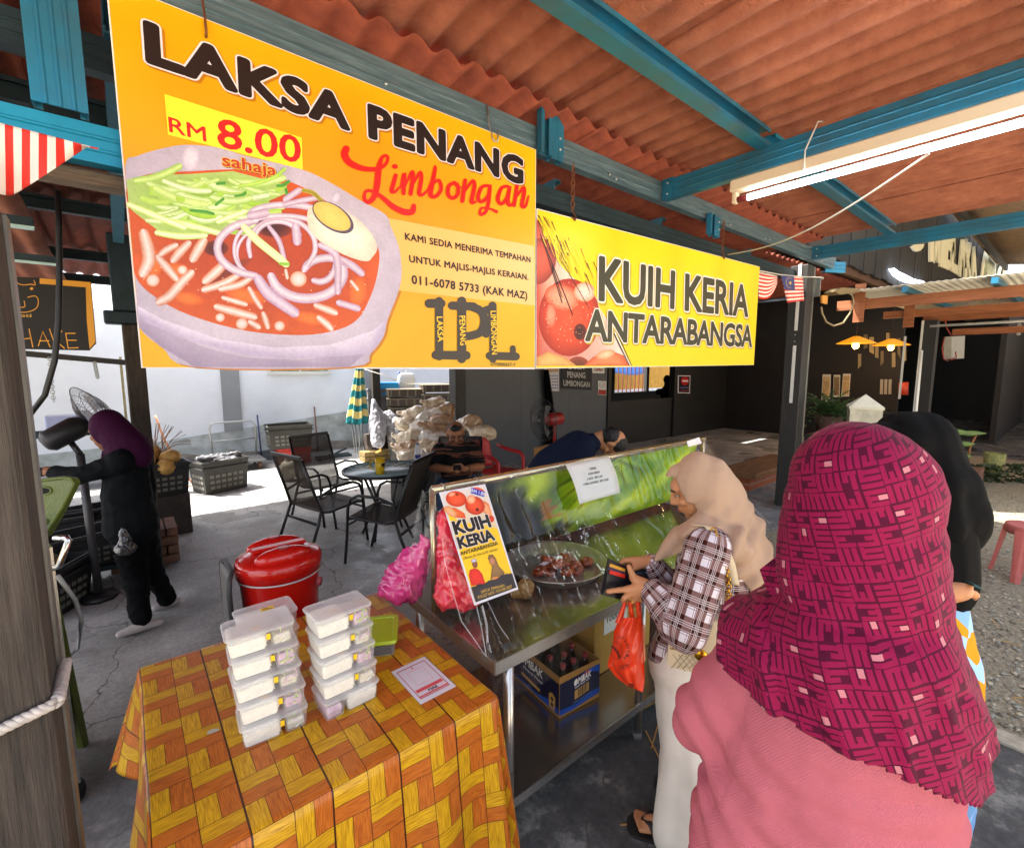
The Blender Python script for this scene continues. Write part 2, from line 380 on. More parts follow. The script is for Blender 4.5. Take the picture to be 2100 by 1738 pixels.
 def build(s, name, parent=None, m=None):
  me = bpy.data.meshes.new(name); me.from_pydata(s.v, [], s.f); me.materials.append(m or vcol())
  a = me.color_attributes.new('Col', 'FLOAT_COLOR', 'POINT'); a.data.foreach_set('color', np.array([(*c, 1) for c in s.c], dtype=np.float32).ravel())
  b = bmesh.new(); b.from_mesh(me)
  for f in b.faces:
   f.normal_update()
   if f.normal.dot(s.n) < 0: f.normal_flip()
  b.to_mesh(me); b.free(); me.update()
  return link(bpy.data.objects.new(name, me), parent)
# ================================================================== GROUND
def concrete_mat():
 m = mat('worn_concrete', '8f8b86', .75); n, ns, P = nodes(m); L = n.links.new
 tc = ns.new('ShaderNodeTexCoord')
 def noise(s, d=6, r=.6):
  t = ns.new('ShaderNodeTexNoise'); t.inputs['Scale'].default_value = s; t.inputs['Detail'].default_value = d; t.inputs['Roughness'].default_value = r; L(tc.outputs['Object'], t.inputs['Vector']); return t.outputs[0]
 def ramp(src, stops, inter='LINEAR'):
  r = ns.new('ShaderNodeValToRGB'); r.color_ramp.interpolation = inter
  while len(r.color_ramp.elements) < len(stops): r.color_ramp.elements.new(.5)
  for e, (p, c) in zip(r.color_ramp.elements, stops): e.position = p; e.color = (*c, 1) if len(c) == 3 else c
  L(src, r.inputs[0]); return r.outputs[0]
 def mix(f, a, b, mode='MIX'):
  x = ns.new('ShaderNodeMix'); x.data_type = 'RGBA'; x.blend_type = mode
  if hasattr(f, 'links'): L(f, x.inputs[0])
  else: x.inputs[0].default_value = f
  L(a, x.inputs[6]); L(b, x.inputs[7]); return x.outputs[2]
 base = ramp(noise(1.1), [(.34, (.22, .215, .205)), (.55, (.4, .392, .378)), (.72, (.55, .54, .52))])
 fine = ramp(noise(38, 8, .75), [(.3, (.62, .62, .62)), (.7, (1.25, 1.25, 1.25))])
 c = mix(1., base, fine, 'MULTIPLY')
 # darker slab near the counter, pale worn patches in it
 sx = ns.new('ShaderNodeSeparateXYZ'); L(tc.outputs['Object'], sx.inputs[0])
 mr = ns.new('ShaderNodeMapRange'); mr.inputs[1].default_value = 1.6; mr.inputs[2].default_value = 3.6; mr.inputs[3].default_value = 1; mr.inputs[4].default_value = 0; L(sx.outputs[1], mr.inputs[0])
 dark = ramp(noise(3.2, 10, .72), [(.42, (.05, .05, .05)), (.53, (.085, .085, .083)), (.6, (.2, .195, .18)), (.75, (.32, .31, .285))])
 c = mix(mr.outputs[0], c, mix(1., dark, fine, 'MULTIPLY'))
 # cracks
 v = ns.new('ShaderNodeTexVoronoi'); v.feature = 'DISTANCE_TO_EDGE'; v.inputs['Scale'].default_value = .55
 wv = ns.new('ShaderNodeVectorMath'); wv.operation = 'ADD'; nz = ns.new('ShaderNodeTexNoise'); nz.inputs['Scale'].default_value = 2.2; nz.inputs['Detail'].default_value = 6; L(tc.outputs['Object'], nz.inputs['Vector'])
 sc_ = ns.new('ShaderNodeVectorMath'); sc_.operation = 'SCALE'; sc_.inputs[3].default_value = .5; L(nz.outputs[1], sc_.inputs[0]); L(tc.outputs['Object'], wv.inputs[0]); L(sc_.outputs[0], wv.inputs[1]); L(wv.outputs[0], v.inputs['Vector'])
 ck = ramp(v.outputs[0], [(.0006, (0, 0, 0)), (.0026, (1, 1, 1))])
 crk = ns.new('ShaderNodeRGB'); crk.outputs[0].default_value = (.07, .062, .052, 1)
 c = mix(ck, crk.outputs[0], c)
 L(c, P.inputs['Base Color'])
 # wet patches
 wet = ramp(noise(.9, 4), [(.52, (.78, .78, .78)), (.6, (.2, .2, .2))])
 L(wet, P.inputs['Roughness'])
 b = ns.new('ShaderNodeBump'); b.inputs['Strength'].default_value = .35; b.inputs['Distance'].default_value = .008; L(noise(55, 6, .7), b.inputs['Height']); L(b.outputs[0], P.inputs['Normal'])
 return m
def sheet(name, x0, x1, y0, y1, z, m):
 o = MB().poly([(x0, y0, z), (x1, y0, z), (x1, y1, z), (x0, y1, z)]).build(name, m); return tag(o, kind='structure')
M_CONC = concrete_mat()
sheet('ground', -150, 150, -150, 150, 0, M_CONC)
M_GRAV = mat('grey_gravel', 'a59c86', .9, var=.5, vs=45, bump=1., bs=70, col2='665f50')
sheet('gravel_path', 3.15, 13, -9, 2.0, .005, M_GRAV)
sheet('bounce_ground', -40, 40, -40, -1.2, .006, mat('pale_bounce_gravel', 'cdbfa6', .9, var=.12, vs=5))  # unseen pale ground added behind the camera to bounce light onto roof and signs
# loose pebbles over the path
def pebbles():
 mb = MB(); r = random.Random(3)
 for i in range(5200):
  x = 3.2 + (r.random() ** 1.6) * 6.2; y = r.uniform(-.9, 1.95)
  if y > .1 + (x - 3.15) * .62 and x < 5: continue
  s = r.uniform(.008, .02); a = r.uniform(0, 6.28); V = []
  for k in range(6):
   t = a + k * math.pi / 3; V.append((x + s * math.cos(t) * r.uniform(.7, 1.3), y + s * math.sin(t) * r.uniform(.5, 1), .006 + s * r.uniform(.1, .4)))
  V.append((x, y, .006 + s * .75)); mb.use(PEB[i % 3]); mb.add(V, [[k, (k + 1) % 6, 6] for k in range(6)], False)
 return mb
PEB = [mat('pebble_grey', '8b887e', .85), mat('pebble_pale', 'a9a08c', .85), mat('pebble_dark', '6f695c', .85)]
tag(pebbles().build('gravel_stones', fix=False), 'loose grey gravel stones spread over the path', 'gravel', kind='stuff')
r_ = random.Random(5); mb = MB()
for i in range(90):
 x = r_.uniform(3.2, 7.5); y = r_.uniform(-.4, 1.1) ; a = r_.uniform(0, 3.1); l = r_.uniform(.04, .13)
 mb.bar((x, y, .024), (x + l * math.cos(a), y + l * math.sin(a), .026 + r_.uniform(0, .01)), .004, .002)
tag(mb.build('dry_straw', mat('straw', 'b98a45', .8), fix=False), 'dry straw and twigs scattered on the gravel', 'straw', kind='stuff')
mb = MB()
for p, q in (((1.76, 1.12), (1.95, 1.2)), ((1.83, 1.2), (1.72, 1.04)), ((1.9, 1.3), (2.05, 1.28)), ((1.35, .98), (1.42, .93))): mb.bar((*p, .004), (*q, .008), .005, .003)
tag(mb.build('dry_leaf_strands', mat('straw', 'b98a45', .8)), 'few dry brown strands on the floor by the counter leg', 'leaf litter', kind='stuff')
o = MB().bx(3.05, 3.15, -6, 1.0, -.02, .02, .008).build('kerb_edge', mat('kerb_concrete', 'a8a08f', .85, var=.3, vs=20, bump=.5)); tag(o, kind='structure')
# ================================================================== MAIN CANOPY
M_STEEL = mat('teal_painted_steel', '2585ac', .38, metal=.55, var=.22, vs=5, bump=.05, bs=200, col2='3c6f86', stretch=(1, 1, 1))
M_STEELG = mat('dull_grey_teal_steel', '6f8690', .42, metal=.5, var=.2, vs=9, col2='4b6673', stretch=(.6, .6, 8))
M_DARKST = mat('dark_steel', '27383f', .5, metal=.4, var=.3, vs=6)
M_BOLT = mat('zinc_bolt', 'b9bcb8', .35, metal=.9)
M_ROOF = mat('orange_fibre_cement', 'ad6d54', .92, var=.3, vs=7, bump=.6, bs=90, col2='8c4f3c', detail=9)
M_ROOFD = mat('dark_red_fibre_cement', '8d4630', .85, var=.3, vs=7, bump=.35, bs=90, col2='6a2c1c')
def channel(mb, a, b, up, side, h, w, lip=.022, t=.006, ribs=2):
 """lipped C-channel: web in the plane (a-b, up), flanges pointing along side, ribbed web"""
 a, b, up, side = Vector(a), Vector(b), Vector(up), Vector(side)
 pr = [(0, -h / 2)]
 for k in range(ribs):
  zc = -h / 2 + h * (k + 1) / (ribs + 1); pr += [(0, zc - .007), (-.004, zc - .003), (-.004, zc + .003), (0, zc + .007)]
 pr += [(0, h / 2), (w, h / 2), (w, h / 2 - lip), (w - t, h / 2 - lip), (w - t, h / 2 - t), (t, h / 2 - t), (t, -h / 2 + t), (w - t, -h / 2 + t), (w - t, -h / 2 + lip), (w, -h / 2 + lip), (w, -h / 2)]
 mb.prism([a + side * p + up * q for p, q in pr], b - a); return mb
canopy = thing('canopy', 'teal steel framed canopy with orange corrugated roof over the food counter', 'canopy', (3, 2.12, 0))
ZB = 3.035; HB = .135
m = MB(); channel(m, (-1.6, 2.10, ZB), (6.95, 2.10, ZB), (0, 0, 1), (0, 1, 0), HB, .06); m.build('main_beam', M_STEELG, canopy)
m = MB(); channel(m, (-1.6, 2.34, 2.86), (6.6, 2.34, 2.86), (0, 0, 1), (0, 1, 0), .12, .06); m.build('back_beam', M_DARKST, canopy)
for x in (3.15, 6.12):
 m = MB(); channel(m, (x, 2.09, ZB - .002), (x, -.1, ZB - .002), (0, 0, 1), (1, 0, 0), HB - .004, .06); rf = m.build('rafter', M_STEEL, canopy)
 m = MB().bx(x - .012, x - .005, 2.0, 2.088, ZB - .07, ZB + .07); pl = m.build('end_plate', M_STEEL, rf)
 m = MB()
 for dz in (-.04, .035):
  m.lathe([(0, .012), (.006, .012), (.008, .004), (.008, 0)], (x - .013, 2.04, ZB + dz), 8, Euler((0, -math.pi / 2, 0)).to_matrix())
 m.build('bolt', M_BOLT, rf)
for x0, x1 in ((.9, 3.14), (3.215, 6.11)):
 m = MB(); channel(m, (x0, 1.42, 3.135), (x1, 1.42, 3.135), (0, 0, 1), (0, -1, 0), .1, .075, ribs=0); m.build('purlin', M_STEEL, canopy)
for x0, x1 in ((-1.2, 3.14), (3.215, 6.11)):
 m = MB(); channel(m, (x0, .12, 3.135), (x1, .12, 3.135), (0, 0, 1), (0, -1, 0), .1, .075, ribs=0); m.build('purlin', M_STEEL, canopy)
for x, z0, z1 in ((2.02, 2.95, 3.2), (3.9, 2.84, 3.0)):
 m = MB(); channel(m, (x - .08, 2.085, z0), (x - .08, 2.085, z1), (1, 0, 0), (0, -1, 0), .08, .04, ribs=1)
 m2 = MB(); channel(m2, (x + .03, 2.07, z0), (x + .03, 2.07, z1), (1, 0, 0), (0, 1, 0), .1, .05, ribs=1); hg = m2.build('hanger_bracket', M_STEEL, canopy)
 m.build('bracket_flange', M_STEEL, hg)
 m3 = MB()
 for dz in (.06, .12): m3.sph((x + .045, 2.064, z0 + dz), .008, 8)
 m3.build('bolt', M_BOLT, hg)
m = MB()
for x, z in ((2.55, 3.0), (2.62, 2.99), (3.95, 3.0), (4.2, 2.99), (4.9, 2.99), (5.0, 3.0), (6.3, 2.995), (6.45, 3.0), (1.0, 3.0), (.02, 3.0), (-.25, 2.99)): m.sph((x, 2.093, z), .009, 8)
m.build('bolt_heads', M_BOLT, canopy)
# beam stub that carries the flood lamp, short tail past the post
m = MB(); channel(m, (6.8, 2.16, 2.99), (7.05, 2.02, 2.99), (0, 0, 1), (.4, .9, 0), .13, .06); m.build('beam_tail', M_STEEL, canopy)
# left end: upright channel and lower cross beam on the timber post
m = MB(); channel(m, (-.085, 2.09, 2.55), (-.085, 2.09, 2.97), (1, 0, 0), (0, 1, 0), .13, .06, ribs=3); m.build('upright', M_STEEL, canopy)
m = MB(); channel(m, (-1.3, 2.12, 2.475), (.5, 2.12, 2.475), (0, 0, 1), (0, 1, 0), .12, .06); m.build('cross_beam', mat('bright_teal_steel', '1f93b8', .35, metal=.35, var=.1), canopy)
m = MB().bx(-1.3, .5, 2.16, 2.26, 2.36, 2.405, .01); m.build('timber_plate', mat('rough_dark_timber', '6a5a4a', .9, var=.5, vs=30, bump=.8, bs=60, stretch=(.3, 3, 3)), canopy)
def corrugated(x0, x1, y0, y1, z0, z1, pitch=.157, amp=.022, rag=0., seed=1, nper=10, ny=12):
 r = random.Random(seed); nx = int(round((x1 - x0) / pitch * nper)); mb = MB()
 def f(u, v):
  x = x0 + (x1 - x0) * u; y = y0 + (y1 - y0) * v
  if v == 1 and rag: y += rag * fbm((x * 9, seed, 0), 1)
  w = math.cos(2 * math.pi * x / pitch); w = math.copysign(abs(w) ** .85, w)
  return (x, y, z0 + (z1 - z0) * v + amp * w)
 return mb.grid(f, nx, ny)
xs = [-1.7 + .942 * i for i in range(8)] + [5.27]
for i, x in enumerate(xs):
 dz = .011 * (i % 2)
 o = corrugated(x, x + 1.02, -.12, 2.17, 3.232 + dz, 3.232 + dz, rag=.03, seed=i).build('roof_sheet', M_ROOF, canopy, solid=.007, fix=False)
# right hand end of the canopy: timber post with steel channel
m = MB().bx(6.36, 6.56, 2.2, 2.4, 0, 2.97, .006); pst = m.build('post', mat('black_stained_timber', '24221f', .55, var=.4, vs=14, bump=.3, bs=30, stretch=(4, 4, .4)), canopy)
m = MB(); channel(m, (6.615, 2.22, 0), (6.615, 2.22, 2.97), (1, 0, 0), (0, 1, 0), .09, .05, ribs=1); m.build('post_channel', mat('bare_grey_steel', '77776f', .4, metal=.7, var=.2, vs=8, stretch=(4, 4, .5)), canopy)
m = MB(); m.bx(6.352, 6.359, 2.27, 2.305, 2.2, 2.98); m.bx(6.352, 6.359, 2.27, 2.305, 1.32, 2.02); tk = m.build('white_trim_strip', mat('white_pvc', 'd8d8d4', .4), pst)
m = MB()
for z in (2.15, 2.07, 2.3, 2.8, 1.4, 1.95): m.sph((6.35, 2.29, z), .007, 8)
m.build('screw', M_BOLT, pst)
m = MB(); m.bx(6.66, 6.68, 2.16, 2.26, 2.62, 2.86); m.bx(6.66, 6.76, 2.16, 2.18, 2.83, 2.85); m.build('wall_bracket', M_BOLT, pst)
# ================================================================== REAR CANOPY (over the tables behind)
rear = thing('rear_canopy', 'rear roof of dark red corrugated sheets behind the hanging signs', 'canopy', (2, 5, 0))
for i in range(14):
 x = -3.38 + .942 * i  # leftmost sheets added to keep sun spots off the table
 corrugated(x, x + 1.02, 1.98 if x < 6 else 2.62, 8.0, 3.165 + .008 * (i % 2), 2.9, seed=30 + i, ny=6, nper=8, pitch=.157).build('roof_sheet', M_ROOFD, rear, solid=.007, fix=False)
for y, z in ((3.3, 3.02), (5.0, 2.95), (6.6, 2.88), (7.85, 2.82)):
 m = MB(); channel(m, (-3.3, y, z), (7.9, y, z), (0, 0, 1), (0, -1, 0), .1, .06, ribs=0); m.build('purlin', M_DARKST, rear)
for x in (2.4, 3.7, 5.4):
 m = MB(); channel(m, (x, 2.45, 2.98), (x, 5.4, 2.78), (0, 0, 1), (1, 0, 0), .13, .06); m.build('rafter', mat('weathered_teal_steel', '3f7186', .5, metal=.4, var=.3, vs=5), rear)
M_DPOST = mat('peeling_dark_post', '4a4038', .8, var=.6, vs=9, bump=.5, bs=25, col2='2a221d', stretch=(4, 4, .8))
m = MB().bx(.025, .155, 4.95, 5.1, 0, 2.1, .01); m.build('post', M_DPOST, rear)
m = MB().bx(-.08, .3, 4.93, 5.12, 2.1, 2.2, .01).bx(-.02, .24, 4.94, 5.11, 2.2, 2.8, .01); m.build('post_head', M_DARKST, rear)
m = MB().bx(3.62, 3.77, 8.5, 8.64, 0, 2.8, .008); m.build('post', mat('flaking_black_post', '3a342e', .8, var=.7, vs=22, bump=.5, bs=30, col2='15120f', stretch=(3, 3, .6)), rear)
# low side roof at far left
side = thing('side_roof', 'low brown corrugated side roof with battens with painted lit edges over the drink stall', 'canopy', (-1, 4, 0))
corrugated(-3.2, -.33, 2.5, 7.2, 2.62, 2.5, seed=61, ny=5, nper=8, pitch=.157).build('roof_sheet', mat('brown_fibre_cement', '9a5a3a', .85, var=.3, vs=6, col2='7a3d25'), side, solid=.007, fix=False)
for y, x1 in ((2.75, -.32), (3.55, -.3), (4.55, -.27), (3.0, .05)):
 m = MB(); z = 2.52 - .02 * (y - 2.5) + (.36 if y == 3.0 else 0); x0 = -3 if y != 3.0 else -.22
 channel(m, (x0, y, z), (x1, y, z), (0, 0, 1), (0, 1, 0), .05, .05, ribs=0); m.build('batten', M_DARKST, side)
 m = MB().bx(x0, x1 + .005, y - .012, y - .004, z - .03, z - .022).bx(x0, x1, y + .0, y + .05, z - .031, z - .0265); m.build('lit_edge', mat('mint_lit_edge', 'bfe0d6', .4, metal=.2), side)  # white-lit batten edges put in as pale strips
for x, y0, y1 in ((.1, 2.3, 4.5),):
 m = MB(); channel(m, (x, y0, 2.98), (x - .02, y1, 2.7), (0, 0, 1), (-1, 0, 0), .12, .06); m.build('rafter', mat('weathered_teal_steel', '3f7186'), side)
# white lean-to sheets far left (a neighbour's roof of pale metal)
lean = thing('lean_to_roof', 'pale grey metal lean-to roof with open battens seen past the stall sign', 'roof', (0, 8, 0))
corrugated(-4, -.75, 6.4, 9.9, 2.35, 2.75, seed=70, ny=4, nper=6, amp=.018, pitch=.12).build('roof_sheet', mat('pale_metal_sheet', 'c6c8cc', .45, metal=.3, var=.15, vs=3), lean, solid=.004, fix=False)
for y in (6.5, 7.3, 8.2, 9.1):
 MB().bx(-4, -.8, y, y + .05, 2.3 + .114 * (y - 6.4) - .03, 2.34 + .114 * (y - 6.4) - .03).build('batten', mat('white_timber', 'cfd0d2', .6), lean)
for x in (-1.9, -1.3, -.85): MB().bar((x, 6.4, 2.27), (x - .15, 9.8, 2.66), .05, .05).build('rafter', mat('dark_timber', '2c2a28', .7), lean)
# ================================================================== WHITE WALL behind
M_WALL = mat('white_wall_paint', 'e6eaf2', .8, var=.05, vs=2.5, bump=.1, bs=18)
M_DIRTW = mat('dirty_skim_plaster', 'cdd3d6', .85, var=.18, vs=3.5, bump=.2, bs=25, col2='8f958f')
M_PILL = mat('grey_wall_paint', '8d9094', .7, var=.08, vs=4)
wall = thing('white_wall', 'long white painted wall with grey bands and a stained skim at its foot', 'wall', (2, 10.2, 0))
MB().bx(-7, 7.6, 10.2, 10.4, 0, 2.7).build('wall_face', M_WALL, wall)
MB().prism([(-7, 10.2, 0), (7.6, 10.2, 0), (7.6, 10.2, 1.15), (4.24, 10.2, .86), (.45, 10.2, .47), (-7, 10.2, .2)], (0, -.018, 0)).build('plaster_skim', M_DIRTW, wall)
m = MB(); r_ = random.Random(9)
pts = [(-7, 10.18, 0)] + [(-7 + i * .25, 10.18, .12 + .09 * math.sin(i * 1.7) * r_.random() + .07 * r_.random()) for i in range(59)] + [(7.6, 10.18, 0)]
m.prism(pts, (0, -.004, 0)); m.build('dirt_splash', mat('soil_stain', '77706a', .95, var=.5, vs=9, col2='9c978f'), wall)
MB().bx(1.4, 1.7, 10.155, 10.199, .56, 2.7).build('grey_band', M_PILL, wall)
MB().bx(4.1, 4.33, 10.1, 10.199, 0, 2.7).build('grey_band', M_PILL, wall)
wn = MB().bx(2.19, 3.4, 10.13, 10.199, 1.63, 1.68).bx(2.19, 2.24, 10.14, 10.199, 1.68, 2.6).bx(3.35, 3.4, 10.14, 10.199, 1.68, 2.6).bx(2.77, 2.81, 10.14, 10.199, 1.68, 2.6).bx(2.19, 3.4, 10.14, 10.199, 2.6, 2.65).build('window_frame', mat('white_pvc', 'd8d8d4', .4), wall)
MB().bx(2.24, 3.35, 10.185, 10.198, 1.68, 2.6).build('window_pane', mat('dark_glass', '56624f', .1, var=.4, vs=8, col2='a9b3a0'), wn)
# ================================================================== GREY PANEL WALL with doorway, and black shop front
M_PANEL = mat('dark_grey_panel', '55585b', .5, var=.1, vs=2.2, bump=.08, bs=90)
M_BLACK = mat('black_shop_wall', '1f1d1a', .5, var=.25, vs=3, bump=.15, bs=25)
pw = thing('panel_wall', 'grey panel wall with a dark doorway, left of the black shop wall', 'wall', (6, 6.6, 0))
for a, b in ((4.37, 5.65), (5.655, 6.93), (6.935, 8.12)): MB().bx(a, b, 6.6, 6.68, 0, 3.1).build('wall_panel', M_PANEL, pw)
MB().bx(4.17, 4.37, 6.5, 6.7, 0, 3.1, .005).build('corner_post', mat('charcoal_post', '35332f', .6, var=.3, vs=8), pw)
MB().bx(8.12, 8.22, 6.56, 6.72, 0, 3.1).bx(10.72, 10.84, 6.56, 6.72, 0, 3.1).bx(8.12, 10.84, 6.56, 6.72, 3.1, 3.25).build('door_frame', M_BLACK, pw)
MB().bx(8.22, 10.72, 6.62, 6.66, 0, 1.0).build('half_door', M_BLACK, pw)
shop = thing('shop_building', 'black shop building with timber clad front and dark interior', 'building', (12, 6.6, 0))
MB().bx(10.84, 22, 6.6, 6.7, 0, 3.6).build('black_wall', M_BLACK, shop)
MB().bx(22, 22.1, -8, 6.7, 0, 3.6).build('end_wall', M_BLACK, shop)
MB().bx(7.9, 22, 2.6, 6.6, 3.55, 3.6).build('ceiling', M_BLACK, shop)
MB().bx(8.2, 22, 2.5, 2.58, 3.2, 3.33).build('front_lintel', mat('brown_timber', '5e3d26', .7, var=.3, vs=8), shop)
MB().bx(13.5, 13.6, 2.65, 6.6, 0, 3.5).build('inner_wall', mat('brown_black_wall', '17110e', .7, var=.2), shop)
MB().bx(15.5, 22, 1.2, 1.3, 0, 3.4).build('inner_wall', MATS['brown_black_wall'], shop)
# grey upper band of mesh and pale block on the back wall
MB().bx(10.9, 13.4, 6.55, 6.595, 1.98, 2.6).bx(13.6, 17.5, 6.55, 6.595, 2.0, 2.75).build('grey_upper_panel', mat('mauve_grey_board', '6d6266', .7, var=.1), shop)
M_PLANK = mat('charred_timber_planks', '37342e', .85, var=.5, vs=4, bump=.5, bs=30, col2='1f1d1a', stretch=(5, 5, .7))
m = MB(); r_ = random.Random(4); x = 6.5  # planks run on unseen at the left, added to keep sun off the gravel
while x < 27:
 w = r_.uniform(.2, .42); m.bx(x, x + w - .012, 2.45 - r_.uniform(0, .02), 2.49, 3.3 + r_.uniform(-.02, .02), 6.4); x += w
m.build('plank_front', M_PLANK, shop)
# room behind the doorway with a barred bright window
room = MB().bx(8.0, 17, 9.6, 9.7, 0, .95).bx(8.0, 8.1, 6.7, 9.6, 0, 3.2).bx(16.9, 17, 6.7, 9.6, 0, 3.2).bx(8.0, 17, 9.6, 9.7, 2.4, 3.2).bx(8.0, 12.2, 9.6, 9.7, .95, 2.4).bx(15.6, 16.9, 9.6, 9.7, .95, 2.4).bx(8, 17, 6.7, 9.7, 3.2, 3.25)
room.build('back_room', M_BLACK, shop)
wb = MB().bx(13.9, 14.05, 9.58, 9.7, .95, 2.4).build('window_frame', M_BLACK, shop)
m = MB()
for i in range(7): m.bx(12.4 + i * .22, 12.43 + i * .22, 9.62, 9.64, .95, 2.4)
m.build('window_bars', mat('rusty_red_bar', '7a2f25', .6), wb)
far = thing('yellow_house', 'sunlit yellow house wall seen through the barred window', 'building', (18, 13, 0))
MB().bx(12, 28, 13, 13.2, .8, 4).build('yellow_wall', mat('yellow_house_paint', 'c9942f', .7, var=.2, vs=4), far)
MB().bx(12, 28, 12.9, 12.99, 0, .8).build('white_plinth', mat('white_wall_paint', 'd3dae6'), far)
o = MB().grid(lambda u, v: (14.4 + 3. * u, 12.0 + .5 * v, 1.5 + .25 * math.sin(u * 7) * .2 + .5 * v), 12, 4).build('tarpaulin', mat('blue_tarpaulin', '2b74c4', .45), solid=.004); tag(o, 'blue tarpaulin awning seen through the barred window', 'tarpaulin')
# shop sign letters etc. on the plank front
YF = 2.42
def fpt(px, py): return at_y(px, py, YF)
zc = Z(2000, 500, 2374)
sg = thing('facade_lettering', 'big cream capital letters on the black plank front', 'sign', (16, 2.4, 4))
M_CREAM = mat('cream_letter_board', 'e6e0bf', .6)
def letter(pts, name='letter', d=.035, mm=None): MB().prism([fpt(*zc(*p)) for p in pts], (0, -d, 0)).build(name, mm or M_CREAM, sg)
letter([(850, 600), (850, 330), (900, 330), (905, 600)]); letter([(915, 620), (915, 420), (925, 320), (990, 320), (980, 625), (955, 610), (955, 420)])
letter([(980, 660), (1000, 330), (1185, 260), (1183, 620), (1140, 600), (1140, 470), (1090, 455), (1085, 570), (1120, 590), (1135, 650), (1110, 715)], 'letter')
letter([(1130, 720), (1145, 350), (1180, 340), (1180, 630), (1222, 655), (1222, 775)]); letter([(1225, 780), (1270, 310), (1310, 310), (1330, 600), (1330, 690), (1300, 670), (1298, 580), (1272, 570), (1262, 800)])
letter([(1300, 815), (1325, 300), (1350, 310), (1345, 500), (1370, 345), (1400, 360), (1365, 580), (1395, 830), (1370, 838), (1345, 650), (1340, 825)]); letter([(1395, 835), (1425, 400), (1445, 400), (1468, 825), (1450, 825), (1443, 740), (1425, 740), (1420, 830)])
letter([(610, 405), (640, 380), (775, 370), (760, 420), (730, 455), (690, 470), (650, 460)], 'letter')
letter([(1520, 815), (1560, 560), (1590, 400), (1635, 335), (1670, 370), (1695, 480), (1705, 640), (1700, 805)], 'crest_board')
letter([(1550, 800), (1580, 580), (1610, 440), (1635, 400), (1660, 430), (1680, 520), (1685, 640), (1680, 795)], 'crest_picture', .1, mat('grey_blue_crest', '8fa39b', .7, var=.3, vs=5, col2='c9c49a'))
letter([(1730, 800), (1760, 690), (1800, 620), (1815, 650), (1790, 700), (1770, 790)]); letter([(1815, 790), (1825, 650), (1850, 690), (1845, 785)])
o = MB().prism([fpt(*zc(*p)) for p in [(335, 695), (360, 690), (420, 735), (500, 770), (620, 830), (740, 855), (785, 882), (690, 888), (560, 870), (470, 835), (400, 785), (355, 730)]], (0, -.06, 0)).build('crescent_sign', mat('white_lit_acrylic', 'ffffff', .4, emit='dfe9ff', es=2.2)); tag(o, 'glowing white crescent shaped lamp sign on the black planks', 'sign')
# pale roof and timber beams in front of the shop
awn = thing('timber_awning', 'timber beamed awning with pale metal roof in front of the shop', 'awning', (8, 1, 2.6))
M_TIM = mat('red_brown_timber', 'a0623a', .65, var=.25, vs=10, bump=.15, bs=40, col2='7d4524', stretch=(3, .4, 3))
MB().bx(7.96, 8.04, -3.5, 2.35, 2.56, 2.69).build('beam', M_TIM, awn)
MB().bx(7.93, 7.959, 2.02, 2.14, 2.38, 2.9).build('upright_batten', M_TIM, awn)
MB().bx(8.96, 9.04, -3.5, 2.03, 2.49, 2.59).build('beam', M_TIM, awn)
MB().bx(8.93, 8.959, 1.66, 1.78, 2.34, 2.72).build('upright_batten', M_TIM, awn)
MB().bx(10.9, 11, -3.5, 1.9, 2.55, 2.68).bx(10.9, 11, -3.5, 1.5, 2.3, 2.4).build('beam', M_TIM, awn)
corr2 = MB().grid(lambda u, v: (7.7 + 3.6 * v, -3.6 + 5.8 * u, 2.79 + .005 * math.cos(u * 5.8 / .07 * 6.28) + .02 * v), 640, 2)
corr2.build('roof_sheet', mat('pale_awning_sheet', 'c9c6bb', .5, var=.12), awn, solid=.005, fix=False)
for y in (1.55, .75, -.3):
 MB().bar((7.7, y, 2.735), (11.2, y, 2.755), .06, .07).build('purlin', M_STEEL, awn)
tan = thing('tan_roof', 'tan corrugated roof with dark purlins above the shop sign', 'roof', (16, 0, 4.6))
MB().grid(lambda u, v: (9.5 + 14 * u, -5.5 + 7.8 * v, 4.1 + 1.2 * v + .02 * math.cos(u * 14 / .16 * 6.28)), 560, 3).build('roof_sheet', mat('tan_corrugated_sheet', 'd6b696', .7, var=.15), tan, solid=.006, fix=False)
for y in (-1.5, .4, 2.0): MB().bx(9.5, 23.5, y, y + .08, 4.0 + 1.2 * (y + 5.5) / 7.8 - .12, 4.0 + 1.2 * (y + 5.5) / 7.8 + .05).build('purlin', mat('dark_timber', '2c2a28'), tan)
# dark front post of the shop with white trim, picture frames
sp = thing('shop_post', 'tall black shop post with white edge strips', 'post', (10.7, 1.74, 0))
MB().bx(10.62, 10.84, 1.66, 1.84, 0, 2.55).build('timber', M_BLACK, sp)
MB().bx(10.6, 10.62, 1.83, 1.86, .2, 2.55).bx(10.66, 10.69, 2.06, 2.09, 1.2, 2.3).build('edge_strip', mat('white_pvc', 'd8d8d4'), sp)
# ================================================================== HANGING SIGNS
YS = 2.0585
sp_ = lambda px, py: at_y(px, py, YS)
laksa = thing('hanging_sign', 'big orange yellow laksa sign with a bowl of noodles printed on it', 'sign', (.95, 2.06, 1.75))
M_SIGNY = mat('amber_sign_sheet', 'f0ad0c', .32, var=.06, vs=1.4, col2='e08f0a'); M_EDGE = mat('white_sheet_edge', 'e6dfe0', .5)
X0, X1, ZT = .052, 1.872, 2.945
_tl = sp_(232, 8)
MB().prism([(X0, 2.06, 1.75), (X1, 2.06, 1.742), (X1, 2.06, 2.955), (X0, 2.06, 2.955)], (0, .005, 0)).build('sign_board', M_EDGE, laksa)
A = Art(lambda x, y: sp_(x, y), (0, -1, 0))
